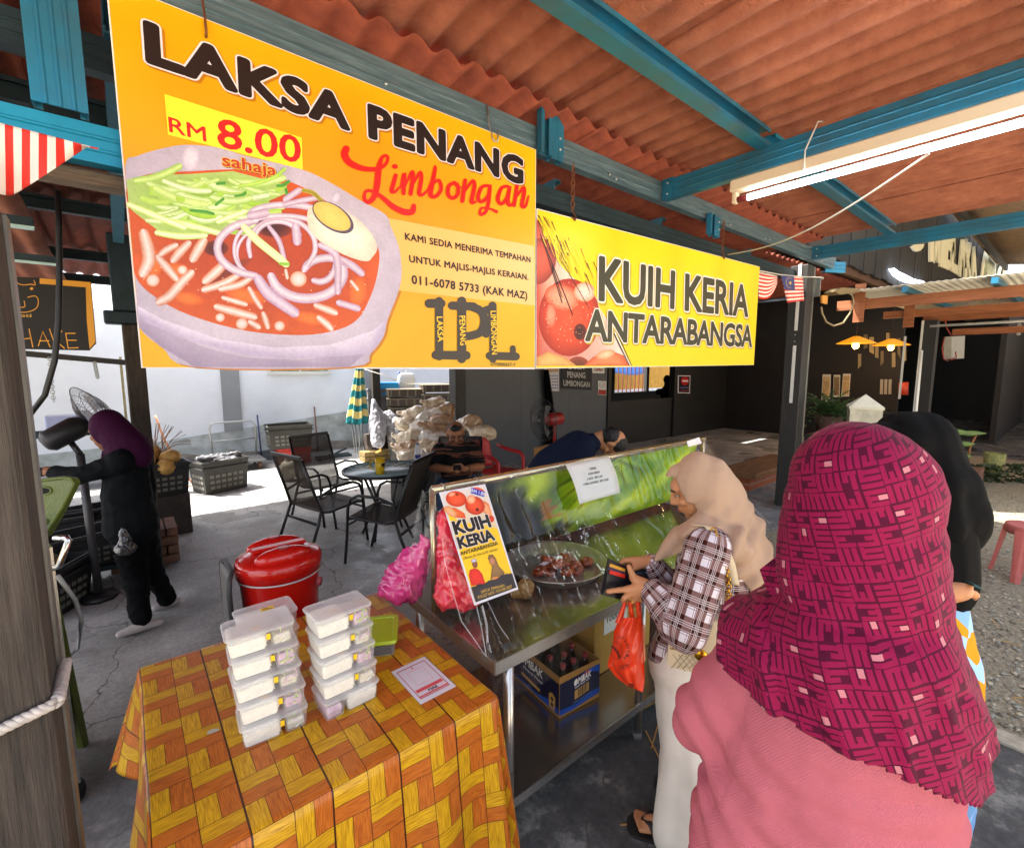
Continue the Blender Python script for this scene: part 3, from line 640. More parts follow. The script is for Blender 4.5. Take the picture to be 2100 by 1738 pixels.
# ground colour: yellow at foot and right, deep amber in the middle
def sgn(u, v): return Vector((X0 + .004 + (X1 - X0 - .008) * u, YS, 1.752 + 1.2 * v))
nu, nv = 14, 10; V = []; Cc = []
for j in range(nv + 1):
 for i in range(nu + 1):
  u, v = i / nu, j / nv; V.append(sgn(u, v)); k = math.exp(-((u - .42) ** 2 / .18 + (v - .62) ** 2 / .1)); e = max(0, u - .75) * 4
  c = [(1 - k) * a + k * b for a, b in zip((.9, .68, .03), (.89, .57, .025))]; c = [(1 - e * .35) * a + e * .35 * b for a, b in zip(c, (.9, .78, .04))]
  n_ = .04 * fbm((u * 5, v * 4, 3)); Cc.append(lin([min(1, max(0, (q + n_) * .96)) for q in c]))
A.raw(V, [[j * (nu + 1) + i, j * (nu + 1) + i + 1, (j + 1) * (nu + 1) + i + 1, (j + 1) * (nu + 1) + i] for j in range(nv) for i in range(nu)], Cc, 0)
q2 = Z(560, 120, 1250); q1 = Z(0, 0, 800); qb = Z(280, 320, 960); qk = Z(900, 480, 1780)
# peach panel behind the small print
A.poly([qk(-5, 60), qk(806, 215), qk(812, 545), qk(-5, 455)], ['eab25e', 'efc07c', 'f0c27c', 'e8b04a'], 1)
A.build('sign_face', laksa)
A = Art(lambda x, y: sp_(x, y), (0, -1, 0))
def clipx(pts): return [(max(p[0], 252 + (p[1] / 752) * 0), p[1]) for p in pts]
def lft(y): return 224 + (290 - 224) * y / 752 + 3          # sign's left edge in the photo
def B(*pts): return [(max(qb(*p)[0], lft(qb(*p)[1])), min(qb(*p)[1], 752.3)) for p in pts]
bowl = sm(B((15, 205), (120, 130), (300, 75), (470, 50), (700, 70), (900, 130), (1290, 225), (1500, 320), (1700, 440), (1890, 545), (1935, 640), (1990, 780), (2010, 950), (1990, 1090), (1910, 1300), (1880, 1420), (1790, 1540), (1640, 1645), (530, 1645), (300, 1500), (120, 1350), (100, 1100), (60, 700)), 4)
A.poly([(p[0] + 5, p[1] + 3) for p in bowl], 'b97512', 1); A.fan(bowl, 'cdc4d4', 'b3a8be', 2)
A.poly(B((100, 1200), (300, 1300), (700, 1440), (1100, 1500), (1500, 1480), (1800, 1380), (1905, 1300), (1880, 1420), (1790, 1540), (1600, 1560), (1200, 1575), (900, 1555), (500, 1450), (200, 1330), (105, 1260)), ['d3c9de'] * 6 + ['b3a6c6'] * 9, 3)
A.poly(B((105, 1270), (300, 1370), (600, 1500), (900, 1570), (1300, 1590), (1800, 1500), (1640, 1645), (530, 1645), (280, 1490), (120, 1360)), ['a79ab4'] * 6 + ['9688a6'] * 4, 3.9 - 1.2)
A.fan(sm(B((45, 560), (40, 350), (200, 260), (500, 240), (900, 230), (1200, 310), (1420, 420), (1600, 560), (1800, 740), (1850, 830), (1830, 1000), (1780, 1150), (1700, 1290), (1560, 1370), (1300, 1410), (900, 1380), (500, 1270), (250, 1140), (110, 1000), (60, 800)), 4), 'a83c18', 'c8541e', 4)
rb = random.Random(12)
for c, rx, ry in (((480, 1150), 120, 50), ((900, 1130), 160, 60), ((400, 950), 100, 60), ((1350, 1290), 150, 50), ((1700, 1100), 70, 120), ((250, 900), 60, 110)): A.ell(qb(*c), rx * .286, ry * .286, 10, 'e0742c', 'c24d1c', 4.3)
A.ell(qb(680, 790), 26, 16, 0, '4a1f18', '7a2d1a', 4.6); A.ell(qb(1080, 640), 40, 20, 10, '3c1712', '7a2d1a', 4.6); A.ell(qb(760, 960), 60, 12, -30, '6d2a1c', 'a03c1b', 4.6)
def nood(pts, w, c='e6d9d8', e='c26e44', l=5): A.stroke(B(*pts), [w * .27 * .8] + [w * .27] * (len(pts) - 2) + [w * .27 * .85], c, l, e)
for i, (pts, w) in enumerate([([(165, 690), (195, 800), (200, 880), (165, 960)], 105), ([(390, 770), (330, 800), (290, 830)], 60), ([(480, 760), (420, 820), (380, 870)], 75), ([(590, 740), (560, 790), (520, 860)], 85), ([(270, 860), (330, 930), (390, 1000)], 70), ([(500, 970), (430, 1040), (350, 1130), (280, 1170)], 80), ([(740, 900), (680, 960), (610, 1020)], 80), ([(840, 980), (740, 1040), (600, 1085)], 65), ([(930, 1000), (850, 1050), (720, 1080)], 60), ([(690, 1210), (800, 1240), (950, 1280)], 70), ([(735, 1145), (820, 1170), (890, 1190)], 46), ([(920, 1080), (960, 1150), (1000, 1210)], 46), ([(1020, 1260), (1035, 1300), (1050, 1350)], 50), ([(930, 1320), (980, 1350)], 60), ([(1400, 1200), (1480, 1230), (1530, 1250)], 60), ([(1420, 1290), (1470, 1330), (1500, 1360)], 60), ([(1650, 1030), (1690, 1080)], 40), ([(1180, 950), (1190, 1000)], 36)]): nood(pts, w)
for c, r0 in (((230, 1020), 48), ((440, 945), 36), ((710, 1285), 34), ((865, 1330), 44), ((1135, 1345), 38), ((1270, 1010), 60)): A.ell(qb(*c), r0 * .286, r0 * .27, 0, 'e8dadb', 'cc8560', 5.5)
# cucumber strips
A.fan(B((40, 300), (200, 270), (500, 260), (800, 240), (1150, 330), (1180, 400), (900, 520), (850, 620), (730, 660), (600, 700), (300, 690), (130, 560), (50, 500)), '7fa63a', 'a8c470', 6)
for i in range(46):
 x = rb.uniform(70, 1000); y = 300 + rb.random() * (330 if x < 700 else 230); L = rb.uniform(150, 420); a = rb.uniform(-.35, .35)
 pts = [(x + L * t * math.cos(a), min(y + L * t * math.sin(a) + 25 * math.sin(t * 3), 680)) for t in (0, .35, .7, 1)]
 pts = [(min(p[0], 1170), p[1]) for p in pts]
 c = rb.choice(['d9e8b8', 'cbe28e', 'b9d865', 'e4edd0', 'a3cc3a', 'cfe2a4']); nood(pts, rb.uniform(30, 70), c, rb.choice(['8db944', '9cc257', 'a9c76c']), 6.3 + i * .03)
for pts in ([(300, 590), (500, 630), (730, 690)], [(260, 680), (420, 705), (600, 700)], [(60, 480), (250, 560), (450, 640)], [(700, 600), (800, 560), (880, 530)]): nood(pts, 52, 'e8efcf', 'b5d160', 8)
for pts in ([(500, 520), (600, 530), (660, 545)], [(1120, 345), (1160, 340), (1200, 315)], [(820, 420), (870, 410), (890, 395)], [(680, 480), (730, 440)], [(1180, 370), (1190, 410)], [(690, 330), (740, 325)]): nood(pts, 28, '3f8a2c', '5fa23a', 8.3)
# onion rings
for c, rx, ry, a0, a1, w, cc in (((1020, 790), 330, 200, 100, 260, 60, 'd9c9d6'), ((1150, 780), 240, 200, 160, 400, 40, 'c9b2cf'), ((1330, 960), 260, 190, -20, 170, 75, 'd3b8d2'), ((1120, 720), 160, 120, 190, 350, 38, 'd9cbdc'), ((1150, 620), 230, 60, 180, 360, 40, 'bda6cd'), ((930, 800), 120, 160, 110, 260, 30, 'cdb9c9'), ((1000, 830), 170, 170, 110, 250, 26, 'dccfd9'), ((1180, 560), 260, 80, 190, 330, 50, 'c8b6d2'), ((1480, 960), 170, 100, 190, 330, 60, 'cdb0d2'), ((1420, 880), 120, 150, -60, 110, 50, 'dac9dc')):
 pts = [(c[0] + rx * math.cos(rad(t)), c[1] + ry * math.sin(rad(t))) for t in np.linspace(a0, a1, 9)]; nood(pts, w, 'e2d6e2', 'b08aac', 9 + rb.random() * .5)
for pts, w in (([(980, 1010), (1060, 1120), (1240, 1250)], 90), ([(1060, 640), (1130, 740), (1170, 880)], 40), ([(1600, 880), (1660, 920), (1720, 970)], 60), ([(1560, 1180), (1690, 1220)], 60), ([(1430, 770), (1540, 850), (1550, 1100)], 60), ([(1180, 440), (1270, 380)], 60), ([(1170, 480), (1300, 450), (1410, 430)], 45), ([(930, 560), (1030, 540)], 80), ([(1250, 640), (1260, 740)], 80)): nood(pts, w, 'd6c6d8', 'aa86aa', 9.8)
nood([(880, 640), (980, 740), (1090, 830), (1180, 905)], 62, 'e6ecc9', 'c9dc90', 10.5); nood([(1140, 900), (1195, 905)], 30, '7fb838', '9ccf4a', 10.8)
nood([(1280, 375), (1370, 395), (1440, 460)], 34, '8a7d22', 'b2a43a', 9.9)
# egg
A.fan(sm(B((1330, 560), (1350, 500), (1430, 465), (1530, 480), (1700, 590), (1800, 700), (1832, 790), (1800, 850), (1750, 885), (1600, 840), (1420, 740), (1345, 650)), 4), 'efe9d8', 'd0c8b8', 11)
A.ell(qb(1515, 570), 48, 25, 33, '6b5c6d', '55485c', 11.6); A.ell(qb(1508, 563), 43, 22, 33, 'e8c66b', 'dfb75c', 12)
A.ell(qb(500, 150), 18, 26, 5, 'dcd5e4', 'beb1cb', 3.5); A.ell(qb(1540, 430), 8, 12, 30, 'd6cfe0', 'b5a8c6', 3.5)
for i in range(40): A.ell(qb(rb.uniform(150, 1750), rb.uniform(900, 1350)), 1.5, .9, 20, 'f7e2d0', 'f0b890', 5.9, 6)
A.build('bowl_picture', laksa, vcol('photo_print', .35, 0, .4, .09))
# lettering
A = Art(lambda x, y: sp_(x, y), (0, -1, 0))
ow = .028
A.text('LAKSA', q1(885, 385), (718, 271), q1(866, 118), '231815', 4, .05, 'd9d2dc', ow, 'b0700c', spacing=1.06)
A.text('PENANG', q2(893, 612), q2(1988, 945), q2(884, 362), '231815', 4, .05, 'd9d2dc', ow, 'b0700c', spacing=1.06)
A.poly([q1(1000, 575), q1(1835, 840), q1(1841, 1033), q1(1022, 822)], 'fbe233', 5)
A.text('RM', q1(1030, 805), q1(1256, 866), q1(1022, 712), 'c91f1c', 6, .012)
A.text('8.00', q1(1322, 895), q1(1830, 1000), q1(1318, 716), 'c91f1c', 6, .018)
A.text('sahaja', q1(1352, 1010), q1(1682, 1075), q1(1348, 935), 'b5341c', 6, .02, 'f0c848', .03, '6a4a28')
for t0, t1, tt, body in (((92, 182), (786, 308), (90, 142), 'KAMI SEDIA MENERIMA TEMPAHAN'), ((115, 305), (774, 405), (113, 265), 'UNTUK MAJLIS-MAJLIS KERAIAN.'), ((128, 425), (768, 510), (127, 375), '011-6078 5733 (KAK MAZ)')): A.text(body, qk(*t0), qk(*t1), qk(*tt), '2a1c12', 4, .03, spacing=1.08)
# brush script name
RED = 'd61a12'
def scr(pts, w): A.stroke([q2(*p) for p in pts], [v * .29 for v in w] if hasattr(w, '__len__') else w * .29, RED, 7)
scr([(735, 690), (725, 730), (760, 785), (850, 825), (950, 830), (1010, 800), (1030, 755), (1015, 735), (985, 755), (965, 830), (955, 930), (935, 1020), (895, 1062), (865, 1040), (872, 990), (915, 985), (985, 1025), (1060, 1090), (1140, 1130), (1200, 1130), (1212, 1090)], [52, 52, 48, 40, 30, 24, 22, 20, 26, 44, 46, 40, 34, 26, 22, 22, 30, 40, 46, 44, 34])
scr([(1085, 875), (1070, 930), (1055, 985), (1080, 990), (1110, 960)], [30, 32, 30, 20, 14]); A.ell(q2(1080, 812), 6, 5, 0, RED, RED, 7)
scr([(1120, 960), (1145, 860), (1140, 1000)], [14, 28, 30]); scr([(1145, 960), (1200, 850), (1205, 900), (1190, 1005)], [14, 24, 30, 30]); scr([(1195, 960), (1255, 855), (1265, 900), (1250, 1000), (1275, 1010), (1310, 980)], [14, 24, 30, 30, 22, 14])
scr([(1310, 980), (1345, 900), (1365, 810), (1350, 900), (1330, 1010), (1370, 1020), (1405, 970), (1390, 910), (1355, 930)], [14, 22, 22, 34, 34, 26, 28, 24, 14])
scr([(1500, 925), (1460, 950), (1455, 1010), (1490, 1035), (1525, 1000), (1520, 940), (1490, 930)], [24, 28, 30, 26, 28, 26, 20]); scr([(1505, 945), (1545, 960)], [14, 12])
scr([(1555, 1055), (1575, 910)], [30, 28]); scr([(1570, 990), (1625, 915), (1640, 950), (1620, 1060), (1650, 1060)], [14, 24, 30, 30, 14])
scr([(1735, 945), (1690, 960), (1665, 1030), (1690, 1060), (1735, 1020), (1750, 940), (1740, 1060), (1720, 1130), (1680, 1150), (1690, 1105), (1750, 1110), (1795, 1130)], [20, 26, 30, 26, 24, 24, 28, 24, 22, 16, 16, 24])
scr([(1875, 950), (1830, 965), (1805, 1040), (1830, 1075), (1870, 1030), (1890, 950), (1875, 1060), (1895, 1085), (1920, 1060)], [20, 26, 30, 26, 24, 24, 30, 24, 14])
scr([(1920, 1085), (1940, 950)], [28, 26]); scr([(1935, 1030), (1985, 960), (1990, 1000), (1975, 1085), (2000, 1090), (2022, 1020)], [14, 24, 28, 28, 22, 12])
# monogram
DK = '3a3128'
def mono(pts, w=48): A.stroke([qk(*p) for p in pts], w * .371 / 1.0 * 1.0, DK, 5, sub=1)
mono([(225, 533), (290, 533)], 50); mono([(280, 520), (280, 825)], 46); mono([(262, 818), (430, 820)], 48); mono([(405, 520), (405, 838)], 50); mono([(352, 545), (470, 550)], 46)
A.stroke([qk(*p) for p in [(450, 548), (510, 575), (530, 630), (510, 690), (450, 712), (425, 712)]], 17, DK, 5); mono([(540, 570), (570, 562)], 44); A.stroke([qk(*p) for p in [(575, 545), (570, 640), (540, 700)]], 17, DK, 5)
mono([(578, 545), (578, 840)], 40); mono([(560, 822), (704, 826)], 44); mono([(688, 780), (688, 830)], 32)
A.text('LAKSA', qk(265, 606), qk(272, 745), qk(297, 606), 'f3c81c', 7, .014); A.text('PENANG', qk(390, 602), qk(396, 765), qk(423, 600), 'f3c81c', 7, .014); A.text('LIMBONGAN', qk(563, 574), qk(570, 815), qk(594, 574), 'f3c81c', 7, .014)
A.text('UT0000657-Y', qk(565, 877), qk(704, 880), qk(565, 859), DK, 5, .014)
A.build('lettering', laksa)
# ---- kuih keria sign
kuih = thing('hanging_sign', 'long bright yellow kuih keria sign with red doughnuts at its left end', 'sign', (3.3, 2.06, 1.75))
MB().prism([(1.88, 2.06, 1.745), (4.745, 2.06, 1.778), (4.745, 2.06, 2.702), (1.88, 2.06, 2.645)], (0, .005, 0)).build('sign_board', M_EDGE, kuih)
A = Art(sp_, (0, -1, 0))
e0, e1 = 1.884, 4.741; V = []; Cc = []
for i in range(13):
 u = i / 12; x = e0 + (e1 - e0) * u; V += [Vector((x, YS, 1.75 + .03 * u)), Vector((x, YS, 2.64 + .058 * u))]; Cc += [lin('e8cb0e'), lin('e9d314' if i % 3 else 'e6c810')]
A.raw(V, [[2 * i, 2 * i + 2, 2 * i + 3, 2 * i + 1] for i in range(12)], Cc, 0); A.build('sign_face', kuih)
A = Art(lambda x, y: sp_(max(x, 1100.5), min(y, 749.5)), (0, -1, 0))
def K(*pts): return [(max(qk(*p)[0], 1098), min(qk(*p)[1], 751)) for p in pts]
A.poly(K((808, 60), (900, 250), (960, 330), (1020, 390), (1080, 430), (1150, 500), (1170, 560), (1250, 680), (1340, 880), (810, 895)), ['c8401c', 'e9b49a', 'eec8b8', 'f2dcd0', 'f4e4dc', 'f0d8d0', 'e8d0c4', 'e0c4b4', 'f0e0d8', 'c83a1a'], 1)
A.ell(qk(830, 300), 36, 48, 10, 'd4512a', '8a2a14', 2)
A.fan(K(*[(1000 + 170 * math.cos(t), 610 + 215 * math.sin(t)) for t in [i * 2 * math.pi / 28 for i in range(28)]]), 'e8542c', 'a5260f', 3); A.ell(qk(960, 500), 36, 26, 20, 'f3a888', 'd9532c', 3.6); A.ell(qk(1085, 470), 22, 20, 0, 'f7ddd2', 'e88d68', 3.6); A.ell(qk(900, 600), 11, 26, 0, 'f0987a', 'd8492a', 3.6)
A.ell(qk(1060, 690), 13, 17, 0, '2b140e', '6d1f10', 4); A.ell(qk(1050, 880), 24, 20, 0, '5f2b16', 'a03a1c', 3.2)
A.fan(K((812, 830), (880, 800), (980, 830), (1040, 890), (812, 895)), 'e2b86c', 'c98a4a', 4); A.fan(K((1080, 890), (1130, 830), (1220, 790), (1300, 820), (1330, 885)), 'e88a5a', 'c9502a', 4); A.ell(qk(1200, 815), 20, 9, -15, 'f2c8a4', 'e08a58', 4.4)
rb = random.Random(3)
for i in range(120):
 t = rb.uniform(0, 6.28); q = rb.random() ** .5; A.ell(qk(1000 + 150 * q * math.cos(t), 600 + 190 * q * math.sin(t)), rb.uniform(.6, 1.8), rb.uniform(.6, 1.6), 0, rb.choice(['f6cdb4', 'f2b090', 'c4381c', 'ef8a60']), None, 4.2, 6)
for i in range(70):
 x = rb.uniform(815, 1180); y0 = 100 + (x - 815) * .95 + rb.uniform(-110, 60); L = rb.uniform(15, 90)
 A.stroke([qk(x, max(y0, 40 + (x - 808) * .27)), qk(x + L * .4, y0 + L)], [rb.uniform(.6, 2.2), rb.uniform(.3, 1)], rb.choice(['2a1208', '4a1a0a', '7a2410', 'f2d40e']), 5, sub=1, cap=False)
for p, q, w in (((812, 80), (960, 530), 2.2), ((840, 150), (1020, 600), 2.2), ((905, 330), (960, 500), 1.8), ((960, 300), (1110, 560), 1.4), ((1240, 680), (1335, 885), 4.2), ((1262, 690), (1345, 880), 1.6)): A.stroke([qk(*p), qk(*q)], w, '2a140a', 5.4, sub=1, cap=False)
A.stroke([qk(1250, 690), qk(1338, 885)], 1.8, 'f4efe8', 5.6, sub=1, cap=False)
A.build('doughnut_picture', kuih, vcol('photo_print', .35, 0, .4, .09))
A = Art(sp_, (0, -1, 0))
A.text('KUIH', qk(1160, 520), qk(1580, 566), qk(1162, 268), '3b3a26', 8, .03, 'e9e2da', .03, 'b8a012', spacing=.98)
A.text('KERIA', qk(1636, 574), qk(1988, 610), qk(1640, 366), '3b3a26', 8, .03, 'e9e2da', .03, 'b8a012', spacing=.98)
A.text('ANTARABANGSA', qk(1085, 742), qk(2008, 776), qk(1088, 560), '3b3a26', 10, .03, 'e9e2da', .03, 'b8a012', spacing=.95)
A.build('lettering', kuih)
# wires, chains and hooks
M_WIRE = mat('rusty_wire', '7a4a30', .6, metal=.5)
def hook(pts, name, label, r=.003, cat='hook', m=M_WIRE): o = MB().tube(pts, r, 6).build(name, m); return tag(o, label, cat)
a = sp_(422, 72); hook([(a.x, 2.09, 3.1), (a.x, 2.08, 3.03), (a.x, 2.05, a.z + .05), (a.x, 2.045, a.z), (a.x, 2.057, a.z - .01)], 'hanging_wire', 'copper coloured wire holding the left end of the laksa sign', .004)
a = sp_(1017, 293); hook([(a.x - .03, 2.09, 3.1), (a.x - .03, 2.085, 3.02), (a.x - .028, 2.05, a.z + .01), (a.x - .02, 2.047, a.z), (a.x, 2.045, a.z), (a.x + .008, 2.045, a.z + .06)], 'hanging_wire', 'bent steel wire hook at the right end of the laksa sign', .004, m=M_BOLT)
def chain(p, q, name, label, r=.009, n=None, m=M_WIRE, cat='chain'):
 p, q = Vector(p), Vector(q); L = (q - p).length; n = n or max(3, int(L / (r * 2.4))); mb = MB()
 for i in range(n):
  c = p.lerp(q, (i + .5) / n); d = (q - p).normalized(); s = d.cross(Vector((1, .3, 0)) if i % 2 else Vector((.3, -1, 0))).normalized(); hh = L / n * .72
  mb.tube([c + d * (hh * math.cos(t)) + s * (r * math.sin(t)) for t in [k * 2 * math.pi / 8 for k in range(8)]], r * .26, 5, closed=True)
 o = mb.build(name, m); return tag(o, label, cat)
c1 = sp_(1178, 380); chain((c1.x, 2.07, 2.96), (c1.x, 2.07, 2.69), 'rusty_chain', 'rusty chain hanging down to the kuih sign beside the laksa sign', .012)
hook([(c1.x, 2.07, 2.69), (c1.x + .02, 2.06, 2.66), (c1.x, 2.05, 2.635), (c1.x - .025, 2.05, 2.65)], 'chain_hook', 'small rusty hook under the chain at the left of the kuih sign', .005)
c2 = sp_(1487, 460); chain((c2.x, 2.07, 2.99), (c2.x, 2.07, 2.72), 'rusty_chain', 'thin rusty chain at the right hand end of the kuih sign', .011)
hook([(c2.x, 2.07, 2.72), (c2.x + .02, 2.06, 2.7), (c2.x, 2.05, 2.67), (c2.x - .025, 2.05, 2.69)], 'chain_hook', 'small rusty hook under the chain at the right of the kuih sign', .005)
# ================================================================== STRIP LAMP and string
lamp = thing('tube_lamp', 'long lit fluorescent tube lamp strapped under the teal rafter', 'lamp', (2.95, .9, 2.8))
MB().bx(2.91, 2.985, -.02, 1.47, 2.80, 2.87, .008).build('batten_body', mat('cream_lamp_housing', 'd9cbb4', .5), lamp)
MB().tube([(2.945, -.0, 2.755), (2.945, 1.37, 2.755)], .0175, 14).build('lit_tube', mat('lit_tube', 'ffffff', .4, emit='eaf6ff', es=7), lamp)
MB().tube([(2.945, 1.37, 2.755), (2.945, 1.43, 2.755)], .018, 14).tube([(2.945, -.04, 2.755), (2.945, 0, 2.755)], .018, 14).build('tube_cap', mat('dark_red_cap', '7a1a26', .4), lamp)
MB().bx(2.925, 2.965, 1.43, 1.46, 2.735, 2.8, .006).bx(2.925, 2.965, -.07, -.04, 2.735, 2.8, .006).build('lamp_holder', mat('cream_lamp_housing', 'd9cbb4'), lamp)
t_ = MB().tube([(2.902, 1.06, 2.8), (2.9, 1.06, 2.9), (3.05, 1.06, 3.09), (3.12, 1.06, 3.112)], .004, 6).build('cable_tie', mat('white_pvc', 'd8d8d4'), lamp)
p0 = at_y(1492, 522, 2.04); p1 = at_x(1905, 315, 2.92)
pts = [p0.lerp(p1, t) - Vector((0, 0, .10 * math.sin(math.pi * t))) for t in [i / 14 for i in range(15)]]
tag(MB().tube(pts, .005, 6).build('white_string', mat('white_cord', 'cfcac2', .7)), 'slack white string tied from the kuih sign hook to the tube lamp', 'string')
# ================================================================== TABLE WITH PATTERNED CLOTH
TX0, TX1, TY0, TY1, TZ = -.02, .815, 1.075, 1.945, .737
table = thing('folding_table', 'small table under the orange and yellow patterned cloth', 'table', (.4, 1.5, 0))
MB().bx(TX0 + .01, TX1 - .01, TY0 + .01, TY1 - .01, .705, TZ - .004, .004).build('tabletop', mat('white_laminate', 'd5d2ca', .5), table)
for x in (TX0 + .05, TX1 - .05):
 for y in (TY0 + .06, TY1 - .06): MB().bx(x - .013, x + .013, y - .013, y + .013, 0, .705, .003).build('leg', mat('grey_tube', '8d9090', .4, metal=.6), table)
def cloth_mat():
 m = mat('parquet_vinyl_cloth', 'c98f12', .38, spec=.45); n, ns, P = nodes(m); L = n.links.new
 uv = ns.new('ShaderNodeUVMap'); sp = ns.new('ShaderNodeSeparateXYZ'); L(uv.outputs[0], sp.inputs[0])
 def M(op, a, b=None, c=None):
  x = ns.new('ShaderNodeMath'); x.operation = op
  for i, v in enumerate((a, b, c)):
   if v is None: continue
   if hasattr(v, 'links'): L(v, x.inputs[i])
   else: x.inputs[i].default_value = v
  return x.outputs[0]
 T = .0868
 u, v = M('DIVIDE', sp.outputs[0], T), M('DIVIDE', sp.outputs[1], T)
 cu, cv = M('FLOOR', u), M('FLOOR', v); fu, fv = M('FRACT', u), M('FRACT', v)
 par = M('PINGPONG', M('ADD', cu, cv), 1.)                     # 0 / 1 chequer
 lerp = lambda a, b: M('ADD', M('MULTIPLY', a, M('SUBTRACT', 1., par)), M('MULTIPLY', b, par))
 across = lerp(fu, fv); along = lerp(v, u)
 side = M('GREATER_THAN', across, .5)
 side = M('ABSOLUTE', M('SUBTRACT', side, par))
 gx = ns.new('ShaderNodeCombineXYZ'); L(M('MULTIPLY', lerp(u, v), 42.), gx.inputs[0]); L(M('MULTIPLY', along, 2.2), gx.inputs[1]); L(M('MULTIPLY', M('ADD', cu, M('MULTIPLY', cv, 7.3)), 3.1), gx.inputs[2])
 gn = ns.new('ShaderNodeTexNoise'); gn.inputs['Scale'].default_value = 1.; gn.inputs['Detail'].default_value = 4; L(gx.outputs[0], gn.inputs['Vector'])
 def two(c1, c2):
  r = ns.new('ShaderNodeValToRGB'); r.color_ramp.elements[0].position = .36; r.color_ramp.elements[1].position = .6; r.color_ramp.elements[0].color = (*lin(c1), 1); r.color_ramp.elements[1].color = (*lin(c2), 1); L(gn.outputs[0], r.inputs[0]); return r.outputs[0]
 def mix(f, a, b):
  x = ns.new('ShaderNodeMix'); x.data_type = 'RGBA'; L(f, x.inputs[0]); L(a, x.inputs[6]); L(b, x.inputs[7]); return x.outputs[2]
 c = mix(side, two('a8760a', 'd6a616'), two('9c4c12', 'c26c20'))
 edge = lambda f, w: M('LESS_THAN', M('MINIMUM', f, M('SUBTRACT', 1., f)), w)
 seam = M('MAXIMUM', edge(fu, .010), edge(fv, .010)); half = M('LESS_THAN', M('ABSOLUTE', M('SUBTRACT', across, .5)), .008)
 big = edge(M('FRACT', M('DIVIDE', u, 2.)), .013); ln = M('MAXIMUM', M('MAXIMUM', seam, half), big)
 dk = ns.new('ShaderNodeRGB'); dk.outputs[0].default_value = (*lin('3a1506'), 1)
 L(mix(ln, c, dk.outputs[0]), P.inputs['Base Color'])
 b = ns.new('ShaderNodeBump'); b.inputs['Strength'].default_value = .12; b.inputs['Distance'].default_value = .002; L(gn.outputs[0], b.inputs['Height']); L(b.outputs[0], P.inputs['Normal'])
 return m
def cloth():
 W, D = TX1 - TX0, TY1 - TY0; dl, dr, df, db = .33, .40, .48, .3
 nu, nv = 130, 140; V = []; UV = []; st = .0
 us = np.linspace(-dl, W + dr, nu + 1); vs = np.linspace(-df, D + db, nv + 1)
 rnd = .012
 for t in vs:
  for s in us:
   ox = (s if s < 0 else (s - W if s > W else 0)); oy = (t if t < 0 else (t - D if t > D else 0))
   bx_, by = min(max(s, 0), W), min(max(t, 0), D); ax, ay = abs(ox), abs(oy); d = math.hypot(ox, oy)
   x, y, z = bx_, by, 0.
   if d > 0:
    k = min(d / .03, 1); out = rnd * math.sin(k * math.pi / 2) ; z = -max(0, d - .004) if d > .03 else -d * d / .06
    dx, dy = (ox / d, oy / d)
    if ax > 0 and ay > 0:
     ph = math.atan2(ay, ax); w = math.sin(2 * ph); out += d * ((.30 if s < 0 else .07) * w) + d * .05 * math.cos(8 * ph); z *= 1 - .10 * w
    else:
     q = (t if ax > 0 else s); g = .02 * math.sin(q * 13 + (2 if ax > 0 else .3)) + .012 * math.sin(q * 31 + 1)
     nearc = max(0, 1 - min(abs(q), abs((D if ax > 0 else W) - q)) / .18); out += d * ((.03 if s > W else .10) + g * (1.5 if s > W else 2.6) + (.03 if s > W else .12) * nearc * nearc)
    x += dx * out; y += dy * out
   else:
    z = .0012 * fbm((s * 5, t * 5, 1))
   V.append((TX0 + x, TY0 + y, TZ + .0035 + z)); UV.append((s + .02 - .0087 + .0868 * 4, t + .012 + .0868 * 8))
 F = [[j * (nu + 1) + i, j * (nu + 1) + i + 1, (j + 1) * (nu + 1) + i + 1, (j + 1) * (nu + 1) + i] for j in range(nv) for i in range(nu)]
 me = bpy.data.meshes.new('tablecloth'); me.from_pydata(V, [], F); l = me.uv_layers.new(name='UVMap')
 li = np.zeros(len(me.loops), dtype=np.int32); me.loops.foreach_get('vertex_index', li); l.data.foreach_set('uv', np.array(UV, dtype=np.float32)[li].ravel())
 me.materials.append(cloth_mat()); me.polygons.foreach_set('use_smooth', [True] * len(F))
 o = link(bpy.data.objects.new('tablecloth', me)); tag(o, 'orange and yellow parquet patterned vinyl cloth draped over the table', 'tablecloth')
 md = o.modifiers.new('thick', 'SOLIDIFY'); md.thickness = .0012
cloth()
o = MB().prism([at_z(*Z(250, 1300, 1250)(*p), TZ + .0048) for p in [(482, 835), (495, 824), (515, 818), (540, 815), (543, 822), (525, 830), (505, 838), (488, 842)]], (0, 0, .0015)).build('torn_patch', mat('pale_tear', 'b5b2a8', .6)); tag(o, 'small torn pale spot on the patterned tablecloth', 'scrap')
